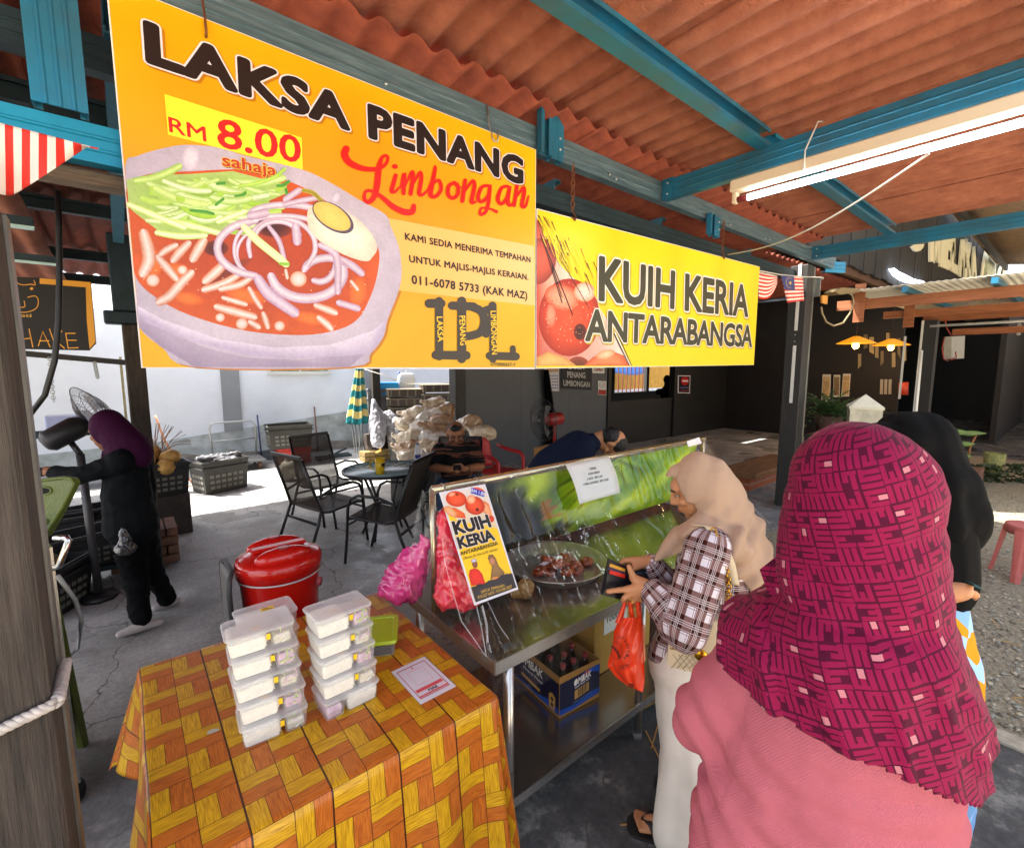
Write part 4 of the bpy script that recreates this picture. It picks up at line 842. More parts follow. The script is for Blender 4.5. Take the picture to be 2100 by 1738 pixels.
# ---- meal boxes
M_CLEAR = sheer('clear_tub', 'eef0ee', .9, .12, .5, edge=.3); M_LID = sheer('frosted_lid', 'ecebeb', .7, .22, .5, edge=.3)
M_NOOD = mat('white_rice_noodles', 'e9e6dc', .5, var=.06, vs=60, bump=.5, bs=110)
M_ON = mat('red_onion', 'b48aa6', .45, var=.3, vs=40, col2='d9c3d2'); M_GRN = mat('mixed_shreds', 'c3c493', .5, var=.3, vs=45, col2='d9cfd4'); M_CU = mat('cucumber_shreds', 'b9cf7c', .5, var=.3, vs=40); M_EGGW = mat('egg_white', 'efe9da', .4); M_YOLK = mat('egg_yolk', 'dd9a3a', .5); M_LAB = mat('yellow_label', 'f0c51a', .5)
def rrect(hx, hy, r, z, n=4):
 P = []
 for sx, sy, a in ((1, 1, 0), (-1, 1, 90), (-1, -1, 180), (1, -1, 270)):
  for k in range(n + 1): t = rad(a + 90 * k / n); P.append((sx * (hx - r) + r * math.cos(t), sy * (hy - r) + r * math.sin(t), z))
 return P
def loft(mb, rings, cap0=True, cap1=True, off=(0, 0)):
 n = len(rings[0]); V = [(p[0] + off[0], p[1] + off[1], p[2]) for r in rings for p in r]; F = []
 for i in range(len(rings) - 1):
  for k in range(n): l = (k + 1) % n; F.append([i * n + k, i * n + l, (i + 1) * n + l, (i + 1) * n + k])
 if cap0: F.append(list(range(n - 1, -1, -1)))
 if cap1: F.append([(len(rings) - 1) * n + k for k in range(n)])
 mb.add(V, F, False); return mb
BH = .061
def meal_box(seed, label_on=False):
 r = random.Random(seed); root = thing('meal_box', 'x', 'food box', (0, 0, 0), 'stacked meal boxes on the table')
 a, b = .048, .029                                     # half lengths of the two cups
 mb = MB(); cx = (-.031, .052)
 for c, h in zip(cx, (a, b)): loft(mb, [rrect(h - .004, .0495, .008, .001), rrect(h - .001, .0525, .009, .02), rrect(h + .001, .055, .01, .05)], True, False, (c, 0))
 mb.build('tub', M_CLEAR, root)
 lb = MB(); loft(lb, [rrect(.083, .0565, .014, .051), rrect(.0855, .0585, .015, .053), rrect(.0855, .0585, .015, .057), rrect(.082, .055, .013, .0605)], False, True); lb.build('lid', M_LID, root)
 nb = MB(); loft(nb, [rrect(a - .006, .0475, .008, .003), rrect(a - .003, .0505, .008, .022), rrect(a - .002, .052, .009, .04), rrect(a - .012, .042, .008, .047)], True, True, (cx[0], 0))
 for i in range(70):
  s = r.choice((0, 1, 2)); q = r.uniform(-.8, .8); z = r.uniform(.008, .037); sc = .86 + .14 * z / .05; L = r.uniform(.012, .03); an = r.uniform(-.7, .7)
  if s == 0: p = lambda t: (cx[0] + q * a * .8 + t * L * math.cos(an), -.0505 * sc - .001, z + t * L * math.sin(an) * .6 + .003 * math.sin(t * 4))
  elif s == 1: p = lambda t: (cx[0] - (a - .005) * sc, q * .036 + t * L * math.cos(an), z + t * L * math.sin(an) * .6)
  else: p = lambda t: (cx[0] + q * .03 + t * L * math.cos(an * 3), r.uniform(-.03, .03) + t * L * math.sin(an * 3), .043 + .003 * math.sin(t * 3))
  nb.tube([p(t) for t in (-.5, 0, .5, 1)], .0018, 5)
 for k in range(len(nb.v)): x, y, z = nb.v[k]; nb.v[k] = (min(max(x, cx[0] - a + .003), cx[0] + a - .003), min(max(y, -.0535), .0535), min(max(z, .003), .047))
 nb.build('noodles', M_NOOD, root)
 vb = MB().use((M_ON, M_GRN)[seed % 2]); loft(vb, [rrect(b - .009, .043, .006, .003), rrect(b - .006, .047, .006, .022), rrect(b - .010, .043, .006, .03 + r.uniform(0, .006))], True, True, (cx[1], 0))
 for i in range(34):
  vb.use(r.choice((M_ON, M_ON, M_CU, M_NOOD)) if seed % 2 else r.choice((M_ON, M_CU, M_CU)))
  c = Vector((cx[1] + r.uniform(-.012, .012), r.uniform(-.051, .036), r.uniform(.012, .042))); R = r.uniform(.007, .015); t0 = r.uniform(0, 6); ax = Euler((r.uniform(0, 3), r.uniform(0, 3), 0)).to_matrix()
  pts = [c + ax @ Vector((R * math.cos(t0 + t), R * math.sin(t0 + t), 0)) for t in np.linspace(0, r.uniform(1.5, 4), 7)]
  pts = [Vector((min(max(p.x, cx[1] - .024), cx[1] + .024), min(max(p.y, -.051), .047), min(max(p.z, .006), .045))) for p in pts]; vb.tube(pts, .0019, 5)
 vb.build('vegetables', M_ON, root)
 ey = r.uniform(-.03, .0); ex = cx[0] + r.uniform(-.005, .024)
 eb = MB().use(M_EGGW).sph((ex, ey, .043), (.019, .015, .0075), 14); eg = eb.build('egg_half', M_EGGW, root); MB().sph((ex + .002, ey - .001, .0487), (.010, .008, .0035), 12).build('yolk', M_YOLK, eg)
 MB().bx(.012, .022, -.057, -.0555, .03, .046).build('side_label', M_LAB, root)
 if label_on:
  MB().bx(-.012, .026, -.012, .012, .0602, .0608).build('top_label', M_LAB, root)
  A = Art(lambda x, y: Vector((x, y, .061)), (0, 0, 1), .0003)
  A.text('LPL', (-.006, .001, .061), (.012, .001, .061), (-.006, .008, .061), '2c2412', 1, .03, three_d=True); A.text('LAKSA', (-.009, -.009, .061), (.022, -.009, .061), (-.009, -.004, .061), '2c2412', 1, .03, three_d=True); A.build('label_print', root)
 return root
protos = [meal_box(s) for s in (1, 2, 3, 4)]; plab = meal_box(5, True)
used = set()
def put(i, loc, rz, label, flat=False):
 p = plab if i < 0 else protos[i]
 o = p if i not in used else copy_tree(p); used.add(i)
 o.location = loc; o.rotation_euler = (0, 0, rz); o['label'] = label
ordn = ['bottom', 'second', 'third', 'fourth', 'top']
for k in range(5): put((k * 3) % 4, (.255 - .004 * k + .003 * (k % 2), 1.375 + .008 * k, TZ + .005 + BH * k), rad(-4 + 1.2 * (k % 3)), ('clear food box of white noodles, %s of the tall front left stack of five' % ordn[k]))
for k in range(5): put((k * 3 + 1) % 4, (.453 - .002 * k, 1.345 + .004 * k, TZ + .005 + BH * k), rad(3 - 1.5 * (k % 2) + (180 if k == 0 else 0)), ('clear food box of noodles and onion, %s of the right hand stack of five' % ordn[k]))
for k in range(4): put(-1 if k == 3 else k, (.295, 1.585 + .004 * k, TZ + .005 + BH * k), rad(2 - 2 * (k % 2)), ('food box behind the front left stack, with a yellow label on its lid' if k == 3 else 'clear food box %s of the stack half hidden behind the front left stack' % ('lowest', 'second', 'third')[k]))
# ---- green lidded box
gb = thing('lunch_box', 'clear food box with lime green lid on the patterned tablecloth', 'food box', (.655, 1.56, TZ))
GM = lambda P: [tuple(Matrix.Rotation(rad(-28), 3, 'Z') @ Vector(p) + Vector((.655, 1.565, TZ + .005))) for p in P]
mb = MB(); loft(mb, [GM(rrect(.058, .08, .015, .0)), GM(rrect(.062, .086, .016, .05))], True, False); mb.build('tub', M_CLEAR, gb)
mb = MB(); loft(mb, [GM(rrect(.054, .076, .015, .003)), GM(rrect(.058, .08, .016, .034))], True, True); mb.build('dark_contents', mat('dark_chilli_paste', '231c24', .3, var=.4, vs=30), gb)
mb = MB(); loft(mb, [GM(rrect(.068, .092, .016, .046)), GM(rrect(.07, .094, .018, .05)), GM(rrect(.068, .092, .018, .06)), GM(rrect(.052, .076, .012, .0605)), GM(rrect(.05, .074, .012, .056))], True, True); mb.build('lid', mat('lime_plastic', 'a6bd1e', .3, spec=.5), gb)
# ---- payment card (its code square is left blank)
card = thing('payment_card', 'white laminated payment card with red frame lying on the patterned cloth', 'card', (.685, 1.29, TZ))
zq = Z(500, 1230, 1100, 1829); cp = lambda x, y: at_z(*zq(x, y), TZ + .0065)
MB().prism([cp(*p) - Vector((0, 0, .0012)) for p in [(1240, 995), (1475, 885), (1700, 1095), (1448, 1224)]], (0, 0, .0012)).build('card_sheet', mat('glossy_white_card', 'dcdbe2', .2, spec=.6), card)
A = Art(lambda x, y: cp(x, y), (0, 0, 1), .0003)
def cq(u, v):                                       # card coordinates 0..1
 a, b, c, d = Vector((1240, 995)), Vector((1475, 885)), Vector((1700, 1095)), Vector((1448, 1224)); p = a.lerp(b, u).lerp(d.lerp(c, u), v); return (p.x, p.y)
def fr(u0, u1, v0, v1, w, col, l=1):
 for q in ((u0, u1, v0, v0 + w), (u0, u1, v1 - w, v1), (u0, u0 + w, v0, v1), (u1 - w, u1, v0, v1)): A.poly([cq(q[0], q[2]), cq(q[1], q[2]), cq(q[1], q[3]), cq(q[0], q[3])], col, l)
fr(.09, .91, .08, .9, .018, 'a8323c'); A.poly([cq(.13, .66), cq(.87, .66), cq(.87, .74), cq(.13, .74)], 'd8575c', 1); A.poly([cq(.11, .83), cq(.89, .83), cq(.89, .87), cq(.11, .87)], 'd8575c', 1)
fr(.28, .74, .2, .58, .008, 'd98a90'); A.ell(cq(.5, .14), 7, 6, 0, 'd8575c', None, 1)
A.text('MAE', cq(.4, .82), cq(.66, .82), cq(.4, .755), '222024', 2, .03)
A.build('card_print', card)
# ================================================================== RED COOLER ON A CHAIR
ck = thing('cooler_jug', 'big red round cooler with red lid standing on a chair behind the table', 'cooler', (.515, 2.36, .44))
M_RED = mat('glossy_red_plastic', 'c5160f', .22, spec=.6, coat=.3)
cc = (.515, 2.38, 0)
MB().lathe([(0, .46), (.15, .46), (.158, .475), (.172, .76), (.174, .78)], cc, 40).build('body', M_RED, ck)
ld = MB().lathe([(.176, .785), (.186, .79), (.19, .84), (.184, .862), (.17, .87), (.12, .892), (.0, .9)], cc, 40).build('lid', M_RED, ck)
MB().lathe([(.1755, .779), (.1805, .779), (.1805, .7855), (.1755, .7855)], cc, 40).build('white_band', mat('white_pvc', 'd8d8d4'), ck)
def ckp(u, v): a = u * 2 * math.pi; return None
for sx in (-1, 1):
 mb = MB().sph((cc[0] + .0, cc[1] + sx * .088, .885), (.125, .06, .042), 18); mb.build('lid_bulge', M_RED, ld)
mb = MB().bar((cc[0] - .12, cc[1], .905), (cc[0] + .12, cc[1], .905), .05, .02, bev=.006); mb.build('lid_grip', M_RED, ld)
for sx in (-1, 1): MB().lathe([(0, 0), (.028, 0), (.028, .005), (.02, .0055), (.0, .004)], (cc[0], cc[1] + sx * .09, .921), 16).build('cap_dimple', mat('deep_red_plastic', '8e0d0a', .3), ld)
hv = Vector((.77, -.64, 0))
for sg_ in (-1, 1):
 c = Vector((cc[0], cc[1], .73)) + hv * (sg_ * .178)
 MB().tube([c, c + hv * (sg_ * .016)], .022, 12).build('handle_pivot', mat('dull_pink_plastic', 'b3525a', .4), ck)
pts = [Vector((cc[0], cc[1], .73)) + hv * (-.198 * math.cos(t)) + Vector((-.64, -.77, 0)) * (-.2 * math.sin(t)) for t in np.linspace(0, math.pi, 15)]
chs = thing('black_chair', 'dark chair holding the red cooler, only its back rim showing', 'chair', (.5, 2.4, 0))
M_DKP = mat('charcoal_plastic', '3b3a3a', .5, var=.1)
MB().bx(.3, .76, 2.17, 2.6, .41, .455, .012).build('seat', M_DKP, chs)
for x in (.33, .73):
 for y in (2.2, 2.57): MB().bar((x, y, 0), (x, y, .41), .03, .03).build('leg', M_DKP, chs)
MB().tube([(.295, 2.28, .45), (.285, 2.27, .78), (.292, 2.285, .835), (.31, 2.33, .85), (.31, 2.5, .85), (.3, 2.56, .83), (.3, 2.58, .78), (.305, 2.58, .45)], .011, 8).build('back_rim', M_DKP, chs)
MB().grid(lambda u, v: (.294 + .012 * math.sin(math.pi * u), 2.285 + .285 * u, .47 + .36 * v), 8, 6).build('back_panel', mat('grey_mesh_back', '6f6c6a', .6), chs, solid=.004)
# ================================================================== STAINLESS COUNTER
M_SS = mat('brushed_stainless', 'd2d0cb', .3, metal=.95, var=.06, vs=5, stretch=(.4, 8, 8)); M_SSD = mat('dim_stainless', 'a8a29a', .24, metal=.92, var=.12, vs=3)
ct = thing('food_counter', 'long stainless steel counter with under shelf and a rail above', 'counter', (1.9, 1.5, 0))
CX0, CX1, CY0, CY1, CZ = .9, 3.02, 1.18, 1.9, .76
MB().bx(CX0, CX1, CY0, CY1, CZ - .004, CZ).build('worktop', M_SSD, ct)
MB().bx(CX0, CX1, CY0 - .003, CY0 + .001, CZ - .045, CZ + .001).bx(CX0 - .003, CX0 + .001, CY0 + .0015, CY1, CZ - .045, CZ + .0006).build('worktop_lip', M_SS, ct)
MB().bx(CX0 + .06, CX1, CY0 + .01, CY1 - .02, .186, .19).build('under_shelf', M_SSD, ct)
MB().bx(CX0 + .06, CX1, CY0 + .003, CY0 + .0095, .155, .1915).build('shelf_lip', M_SS, ct)
for x in (.975, 1.765, 2.96):
 for y in (CY0 + .022, CY1 - .05):
  lg = MB().tube([(x, y, .03), (x, y, CZ - .005)], .019, 14).build('leg', M_SS, ct); MB().tube([(x, y, 0), (x, y, .032)], .021, 12).build('foot', mat('grey_rubber', '6d6c6a', .7), lg)
RY, RZ = 1.6, 1.272
MB().tube([(CX0 + .01, RY, RZ), (CX1 - .02, RY, RZ)], .017, 14).build('rail', mat('brass_toned_rail', 'b5aa8e', .25, metal=.9), ct)
for x in (CX0 + .012, CX1 - .03): MB().tube([(x, RY, CZ), (x, RY, RZ)], .014, 12).build('rail_post', mat('brass_toned_rail', 'b5aa8e'), ct)
# print on the counter lip: taped remains
# ---- green reflection in the plastic, painted on an added sheet behind the tray
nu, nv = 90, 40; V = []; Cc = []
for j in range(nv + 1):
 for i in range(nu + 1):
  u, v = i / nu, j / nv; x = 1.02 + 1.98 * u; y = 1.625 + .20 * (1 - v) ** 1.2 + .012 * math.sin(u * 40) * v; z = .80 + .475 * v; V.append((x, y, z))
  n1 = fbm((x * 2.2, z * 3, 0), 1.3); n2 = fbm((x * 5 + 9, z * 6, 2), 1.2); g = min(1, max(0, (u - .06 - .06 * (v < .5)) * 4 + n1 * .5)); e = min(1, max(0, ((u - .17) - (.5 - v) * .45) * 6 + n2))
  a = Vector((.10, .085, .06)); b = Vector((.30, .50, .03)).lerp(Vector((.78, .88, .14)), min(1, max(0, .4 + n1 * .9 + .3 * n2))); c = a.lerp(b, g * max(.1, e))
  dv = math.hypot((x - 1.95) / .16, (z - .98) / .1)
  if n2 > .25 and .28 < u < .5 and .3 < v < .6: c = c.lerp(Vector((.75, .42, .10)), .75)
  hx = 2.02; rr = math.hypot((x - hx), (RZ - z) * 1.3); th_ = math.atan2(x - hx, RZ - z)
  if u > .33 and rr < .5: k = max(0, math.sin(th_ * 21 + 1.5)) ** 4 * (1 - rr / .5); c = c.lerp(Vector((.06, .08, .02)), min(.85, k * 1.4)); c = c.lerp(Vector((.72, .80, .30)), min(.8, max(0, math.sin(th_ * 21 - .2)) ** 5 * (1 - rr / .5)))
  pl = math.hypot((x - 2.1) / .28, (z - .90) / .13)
  if pl < 1: c = c.lerp(Vector((.86, .92, .72)), .55 * (1 - pl) + (.25 if pl > .86 else 0))  # pale plate reflection painted into the sheet
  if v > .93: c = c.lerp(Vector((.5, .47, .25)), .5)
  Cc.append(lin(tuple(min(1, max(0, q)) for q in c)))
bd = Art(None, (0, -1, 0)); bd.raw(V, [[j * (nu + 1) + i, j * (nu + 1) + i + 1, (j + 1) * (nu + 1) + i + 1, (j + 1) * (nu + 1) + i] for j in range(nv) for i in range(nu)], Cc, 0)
o = bd.build('reflection_sheet', None, vcol('satin_reflection', .55, .05, .2)); tag(o, 'added sheet behind the tray painted with the green reflection in the clear plastic', 'sheet')
# ---- clear plastic curtain from the rail over the front edge, gathered round the left end
M_FILM = sheer('clear_film', 'f4f2ee', .985, .04, .5, clear=True, edge=.17)
def film(u, v):
 x = CX0 - .02 + (CX1 - CX0 + .02) * u
 pr = [(RY - .022, RZ + .012), (RY - .07, 1.19), (1.45, 1.04), (1.30, .90), (CY0 - .012, .80), (CY0 - .02, .74), (CY0 - .024, .60 + .02 * math.sin(u * 23))]
 t = v * (len(pr) - 1); i = min(int(t), len(pr) - 2); f = t - i; y = pr[i][0] + (pr[i + 1][0] - pr[i][0]) * f; z = pr[i][1] + (pr[i + 1][1] - pr[i][1]) * f
 w = math.sin(math.pi * min(1, v * 1.1)); ex = math.exp(-u * 7)
 y += .004 * w * math.sin(u * 19 + v * 3) + .022 * ex * math.sin(u * 120 + v * 5) * w - .02 * w * math.sin(v * 3)
 x += .02 * ex * math.sin(v * 8) - .03 * ex * v
 return (x, y, z)
mb = MB().grid(film, 130, 42)
def film2(u, v):
 y = RY + .02 + (CY0 - .02 - RY - .02) * u; zt = RZ + .012 - (RZ - .80) * max(0, (u - .05) / .95) ** 1.05; z = zt + (.60 - zt) * v
 x = CX0 - .022 - .05 * math.sin(math.pi * v) * (1 - .5 * u) - .012 * math.sin(u * 26 + v * 4) * (1 - v * .5) - .03 * v * (1 - u)
 return (x, y, z)
mb.grid(film2, 40, 24)
o = mb.build('plastic_curtain', M_FILM, fix=False); tag(o, 'clear plastic curtain hung from the rail over the front of the counter', 'plastic sheet')
# creases that catch the light: thin raised strips, glint put into whiter film
mb = MB()
def glint_strip(pts, w):
 P = [Vector(p) for p in pts]; n = len(P)
 mb.grid(lambda u, v: P[min(int(u * (n - 1)), n - 2)].lerp(P[min(int(u * (n - 1)), n - 2) + 1], u * (n - 1) - min(int(u * (n - 1)), n - 2)) + Vector((w * (v - .5), 0, w * .6 * math.sin(math.pi * v))), (n - 1) * 6, 4)
zp = Z(880, 1250, 1180, 1738)
sl_n = Vector((0, -.66, .56)).normalized(); sl_p = Vector((1, 1.565, 1.25))
SLP = lambda x, y: at_pl(x, y, (1, 1.545, 1.25), Vector((0, -.765, .62)).normalized())
for ps, w in (([(840, 0), (880, 330), (1000, 760), (1100, 1100), (1300, 1380), (1430, 1570)], .0035), ([(1300, 890), (1370, 1200), (1435, 1580)], .004), ([(1450, 830), (1590, 1130), (1735, 1340)], .003), ([(1380, 900), (1440, 1150), (1450, 1400)], .009)):
 glint_strip([SLP(*zp(*p)) for p in ps], w)
o.data.materials  # curtain keeps one film material
pl = mb.build('crease_glint_strips', sheer('crease_glint_film', 'ffffff', .75, .05, .8, edge=.25), o)
# ---- poster hung on the film
PN = Vector((0, -.765, .62)).normalized()
zo = Z(990, 1120, 1240, 1448); pp = lambda x, y: at_pl(*zo(x, y), (1, 1.515, 1.25), PN)
ps = thing('hanging_poster', 'tall yellow kuih keria poster hooked on the counter rail', 'poster', tuple(pp(470, 60)))
MB().prism([pp(*p) for p in [(165, 120), (780, 8), (1226, 1420), (640, 1636)]], -PN * .003).build('poster_sheet', mat('glossy_white_card', 'dcdbe2'), ps)
A = Art(pp, PN, .0004)
def pq(u, v):
 a, b, c, d = Vector((165, 120)), Vector((780, 8)), Vector((1226, 1420)), Vector((640, 1636)); p = a.lerp(b, u).lerp(d.lerp(c, u), v); return (p.x, p.y)
A.poly([pq(.035, .02), pq(.965, .02), pq(.965, .98), pq(.035, .98)], ['d9d2cc', 'd9d2cc', 'f4c916', 'f4c916'], 1)
A.poly([pq(.035, .2), pq(.3, .3), pq(.6, .33), pq(.965, .42), pq(.965, .98), pq(.035, .98)], 'f5c912', 1.4)
A.ell((390, 210), 140, 105, 10, 'f0613a', 'c23414', 3); A.ell((400, 150), 22, 22, 0, '7a2410', 'c4401c', 3.5); A.ell((330, 150), 50, 30, -20, 'f6b08a', 'ea6a42', 3.4)
A.fan([(300, 390), (280, 320), (380, 330), (500, 400), (520, 470), (400, 460)], 'e8743c', 'd94c22', 2.6); A.fan([(230, 380), (220, 320), (300, 300), (400, 400), (390, 470), (310, 440)], 'ecb488', 'd98a4a', 2.8)
A.ell((640, 300), 135, 120, 30, 'ee5a30', 'b82c10', 4); A.ell((590, 220), 60, 60, 0, 'f7c49a', 'ea7a4c', 4.3); A.ell((672, 355), 24, 24, 0, '3a140c', '8a2410', 4.5)
A.fan([(760, 230), (830, 280), (880, 480), (800, 430), (750, 380)], 'efb07a', 'dd6a3a', 2.8); A.ell((690, 110), 90, 50, 20, 'e85a3a', 'd6492a', 2.5); A.ell((860, 480), 40, 45, 0, 'e0401c', 'c8340f', 3)
A.poly([(595, 60), (780, 118), (765, 185), (585, 132)], '1b2fae', 5); A.text('RM 1.00', (590, 120), (768, 172), (598, 76), 'e8eaf5', 6, .015)
A.text('KUIH', (375, 700), (868, 588), (318, 515), '231b16', 6, .05, 'efeae6', .03, spacing=.98); A.text('KERIA', (432, 890), (915, 765), (383, 728), '231b16', 8, .05, 'efeae6', .03, spacing=.98)
A.text('ANTARABANGSA', (445, 978), (948, 828), (437, 925), '33231a', 9, .02); A.text('(Warisan Hj. Omar & Hjh. Rahmah)', (488, 1030), (945, 900), (480, 995), '3a2a1a', 6, .0, shear=.3)
# two small generic figures, printed
A.fan([(590, 1375), (560, 1230), (575, 1160), (640, 1140), (690, 1160), (740, 1220), (785, 1365)], 'e8341a', 'c92410', 5); A.ell((640, 1090), 34, 48, -8, '9a5a3c', '6f3a26', 6); A.ell((625, 1040), 38, 24, -10, 'd5d2dc', '9a98a8', 6.4)
A.fan([(850, 1290), (870, 1120), (815, 1010), (825, 960), (880, 955), (920, 1010), (960, 1110), (1040, 1200), (1010, 1260), (930, 1285)], '9a7442', '7a5a30', 5); A.ell((870, 1045), 40, 52, -8, 'c88a66', 'a86a48', 6); A.fan([(860, 1310), (880, 1260), (1000, 1250), (1070, 1200), (1105, 1240), (1090, 1290), (960, 1310)], 'e0703c', 'd9a04a', 5.5)
A.fan([pq(.035, .845), pq(.1, .86), pq(.2, .84), pq(.32, .855), pq(.45, .84), pq(.6, .85), pq(.75, .83), pq(.965, .845), pq(.965, .98), pq(.035, .98)], '3a3230', '332c2a', 7)
A.text('UNTUK TEMPAHAN :', (722, 1480), (1050, 1385), (716, 1440), 'e3b84a', 8, .0); A.text('010-527 6476 / 010-546 0557', (680, 1556), (1135, 1405), (672, 1515), 'e3b84a', 8, .0)
A.build('poster_print', ps)
for q in ((290, 60), (750, -40)):
 a = pp(*q); tag(MB().tube([(a.x, RY, RZ + .02), (a.x, RY - .02, RZ + .017), (a.x, RY - .03, RZ - .01), (a.x, a.y + .02, a.z - .02), (a.x, a.y - .004, a.z - .035)], .0025, 6).build('poster_hook', M_BOLT), 'thin steel hook over the rail at the %s corner of the yellow poster' % ('left' if q[0] < 500 else 'right'), 'hook')
# ---- price paper over the rail
z7_ = Z(780, 830, 1480); pr_ = lambda x, y: at_pl(*z7_(x, y), (1, 1.525, 1.255), PN)
pp2 = thing('price_paper', 'white laminated price list paper folded over the rail of the counter', 'paper', tuple(pr_(1750, 720)))
a0, a1 = pr_(1590, 738), pr_(1890, 675); b1, b0 = pr_(1975, 935), pr_(1690, 1015)
MB().grid(lambda u, v: a0.lerp(a1, u).lerp(b0.lerp(b1, u), v) + PN * (.02 * math.sin(math.pi * v) * .6 - .012 * (1 - v) * 0), 6, 8).build('paper_sheet', mat('pale_paper', 'd5dbd6', .35, spec=.4), pp2, solid=.001, fix=False)
top = [a0, a1]; MB().poly([a0, a1, Vector((a1.x, RY + .024, RZ - .03)), Vector((a0.x, RY + .024, RZ - .03))]).build('paper_back', mat('pale_paper', 'd5dbd6'), pp2)
A = Art(lambda x, y: pr_(x, y) + PN * .0135, PN, .0004)
for s, p, q, t in (('HARGA', (1750, 786), (1797, 778), (1748, 772)), ('KUIH KERIA', (1742, 822), (1820, 806), (1740, 808)), ('1 PCS - RM 1.00', (1735, 858), (1838, 835), (1733, 843)), ('1 PEK (10 PCS) - RM 10.00', (1708, 896), (1880, 858), (1706, 881))): A.text(s, p, q, t, '3b3d3c', 2, .02)
A.build('price_print', pp2)
zk = Z(1200, 840, 1850); kp = lambda x, y: at_y(*zk(x, y), RY - .03)
MBc = MB().prism([kp(*p) for p in [(1268, 590), (1360, 560), (1380, 605), (1280, 632)]], (0, .004, 0)); o = MBc.build('small_card', mat('glossy_white_card', 'dcdbe2')); tag(o, 'small white card with a red frame clipped at the far end of the rail', 'card')
# ---- tray of doughnuts
tr = thing('steel_tray', 'round shallow stainless steel tray on the counter behind the plastic', 'tray', (1.6, 1.55, CZ))
TC = (1.575, 1.575, CZ)
MB().lathe([(a * 1.12, b) for a, b in [(0, .004), (.165, .004), (.185, .012), (.215, .05), (.228, .056), (.229, .053), (.217, .046), (.188, .006), (.165, .001), (0, .001)]], TC, 48).build('tray_dish', mat('polished_steel', 'b9b7b3', .3, metal=.75), tr)
M_DON = mat('caramel_doughnut', 'a5481f', .3, var=.35, vs=35, bump=.5, bs=55, col2='6e2a10', spec=.6, coat=.3)
def donut():
 mb = MB(); R, r0 = .021, .0155; n, k = 20, 12
 V = [((R + r0 * math.cos(b)) * math.cos(a) * (1 + .05 * math.sin(3 * a)), (R + r0 * math.cos(b)) * math.sin(a), r0 * 1.05 * math.sin(b)) for a in [i * 2 * math.pi / n for i in range(n)] for b in [j * 2 * math.pi / k for j in range(k)]]
 mb.add(V, [[i * k + j, ((i + 1) % n) * k + j, ((i + 1) % n) * k + (j + 1) % k, i * k + (j + 1) % k] for i in range(n) for j in range(k)], True); return mb
d0 = donut().build('doughnut', M_DON); tag(d0, 'brown caramel glazed doughnut in the pile on the steel tray', 'doughnut', 'doughnuts on the steel tray')
zt = Z(960, 1000, 1560, 2086)
for i, (x, y, h) in enumerate([(1080, 1030, 1), (1060, 1085, 0), (1140, 1060, 1.2), (1190, 1030, .6), (1255, 1040, 0), (1290, 1060, 0), (1390, 1050, 0), (1010, 1125, 0), (1095, 1120, 0), (1150, 1085, .9), (1230, 1135, 0), (1310, 1110, 0), (1210, 1055, .8), (1240, 1020, .3)]):
 o = d0 if i == 0 else d0.copy()
 if i: COL.objects.link(o)
 z = CZ + .023 + .026 * h; o.location = at_z(*zt(x, y), z); o.rotation_euler = (random.uniform(-.5, .5), random.uniform(-.5, .5), random.uniform(0, 6))
d0['label'] = 'brown caramel glazed doughnut in the pile on the steel tray'
tg = MB()
for dx in (0, .012): tg.prism([Vector((1.47 + .14 * t + dx, 1.58 - .02 * t + dx, CZ + .03 + .03 * math.sin(2 * t))) + Vector((0, 0, .0)) for t in (0, .5, 1)] + [Vector((1.47 + .14 * t + dx, 1.60 - .02 * t + dx, CZ + .03 + .03 * math.sin(2 * t))) for t in (1, .5, 0)], (0, 0, .003))
tag(tg.build('food_tongs', sheer('clear_acrylic', 'ffffff', .5, .1, .6)), 'clear plastic food tongs lying in the steel tray', 'tongs')
# ---- bags
def bagmat(name, col, tr): return sheer(name, col, tr, .22, .6)
def crumple(prims, voxel, amp, sc=14, cutz=None):
 def dp(v, n):
  q = Vector((v.x, v.y, v.z * .45)); q += Vector((1, 1, .6)) * (.03 * fbm(v, 7, 2)); return amp * .9 * ((1 - abs(mnoise.noise(q * sc * 1.3))) ** 4 - .3) + amp * .7 * ((1 - abs(mnoise.noise(Vector((v.x + v.z * .5, v.y, v.z * .8)) * sc * 2.1 + Vector((5, 3, 1))))) ** 5 - .2) + amp * .4 * fbm(v, sc * .6, 2)
 return blob(prims, voxel, 3, dp)
M_PINKB = mat('shiny_pink_bag', 'd23d86', .22, spec=.7, coat=.4, var=.15, vs=12); M_REDB = mat('shiny_red_bag', 'd8203f', .25, spec=.7, coat=.35, var=.15, vs=9)
c = at_y(840, 1170, 1.72); c2 = at_y(868, 1110, 1.66)
me = crumple([('c', c + Vector((.02, -.02, .05)), c + Vector((-.01, .02, -.05)), .05, .08), ('c', c2, c + Vector((0, 0, .02)), .02, .05), ('e', c + Vector((-.03, .02, -.07)), (.085, .08, .04))], .008, .022)
o = from_mesh('pink_carrier_bag', me, M_PINKB); tag(o, 'crumpled bright pink plastic carrier bag hanging outside the left end of the counter', 'bag')
c = at_y(930, 1170, 1.52); t = at_y(912, 1085, 1.56)
me = crumple([('c', t + Vector((0, 0, .05)), c + Vector((0, 0, -.02)), .028, .06), ('c', c, c + Vector((.04, -.02, -.10)), .065, .06), ('c', c + Vector((.02, 0, .08)), c + Vector((.06, 0, .0)), .03, .04), ('c', c, c + Vector((-.035, 0, -.09)), .05, .05)], .007, .016, 11)
o = from_mesh('red_carrier_bags', me, M_REDB); tag(o, 'bundle of red and pink plastic carrier bags hung inside the curtain behind the poster', 'bags')
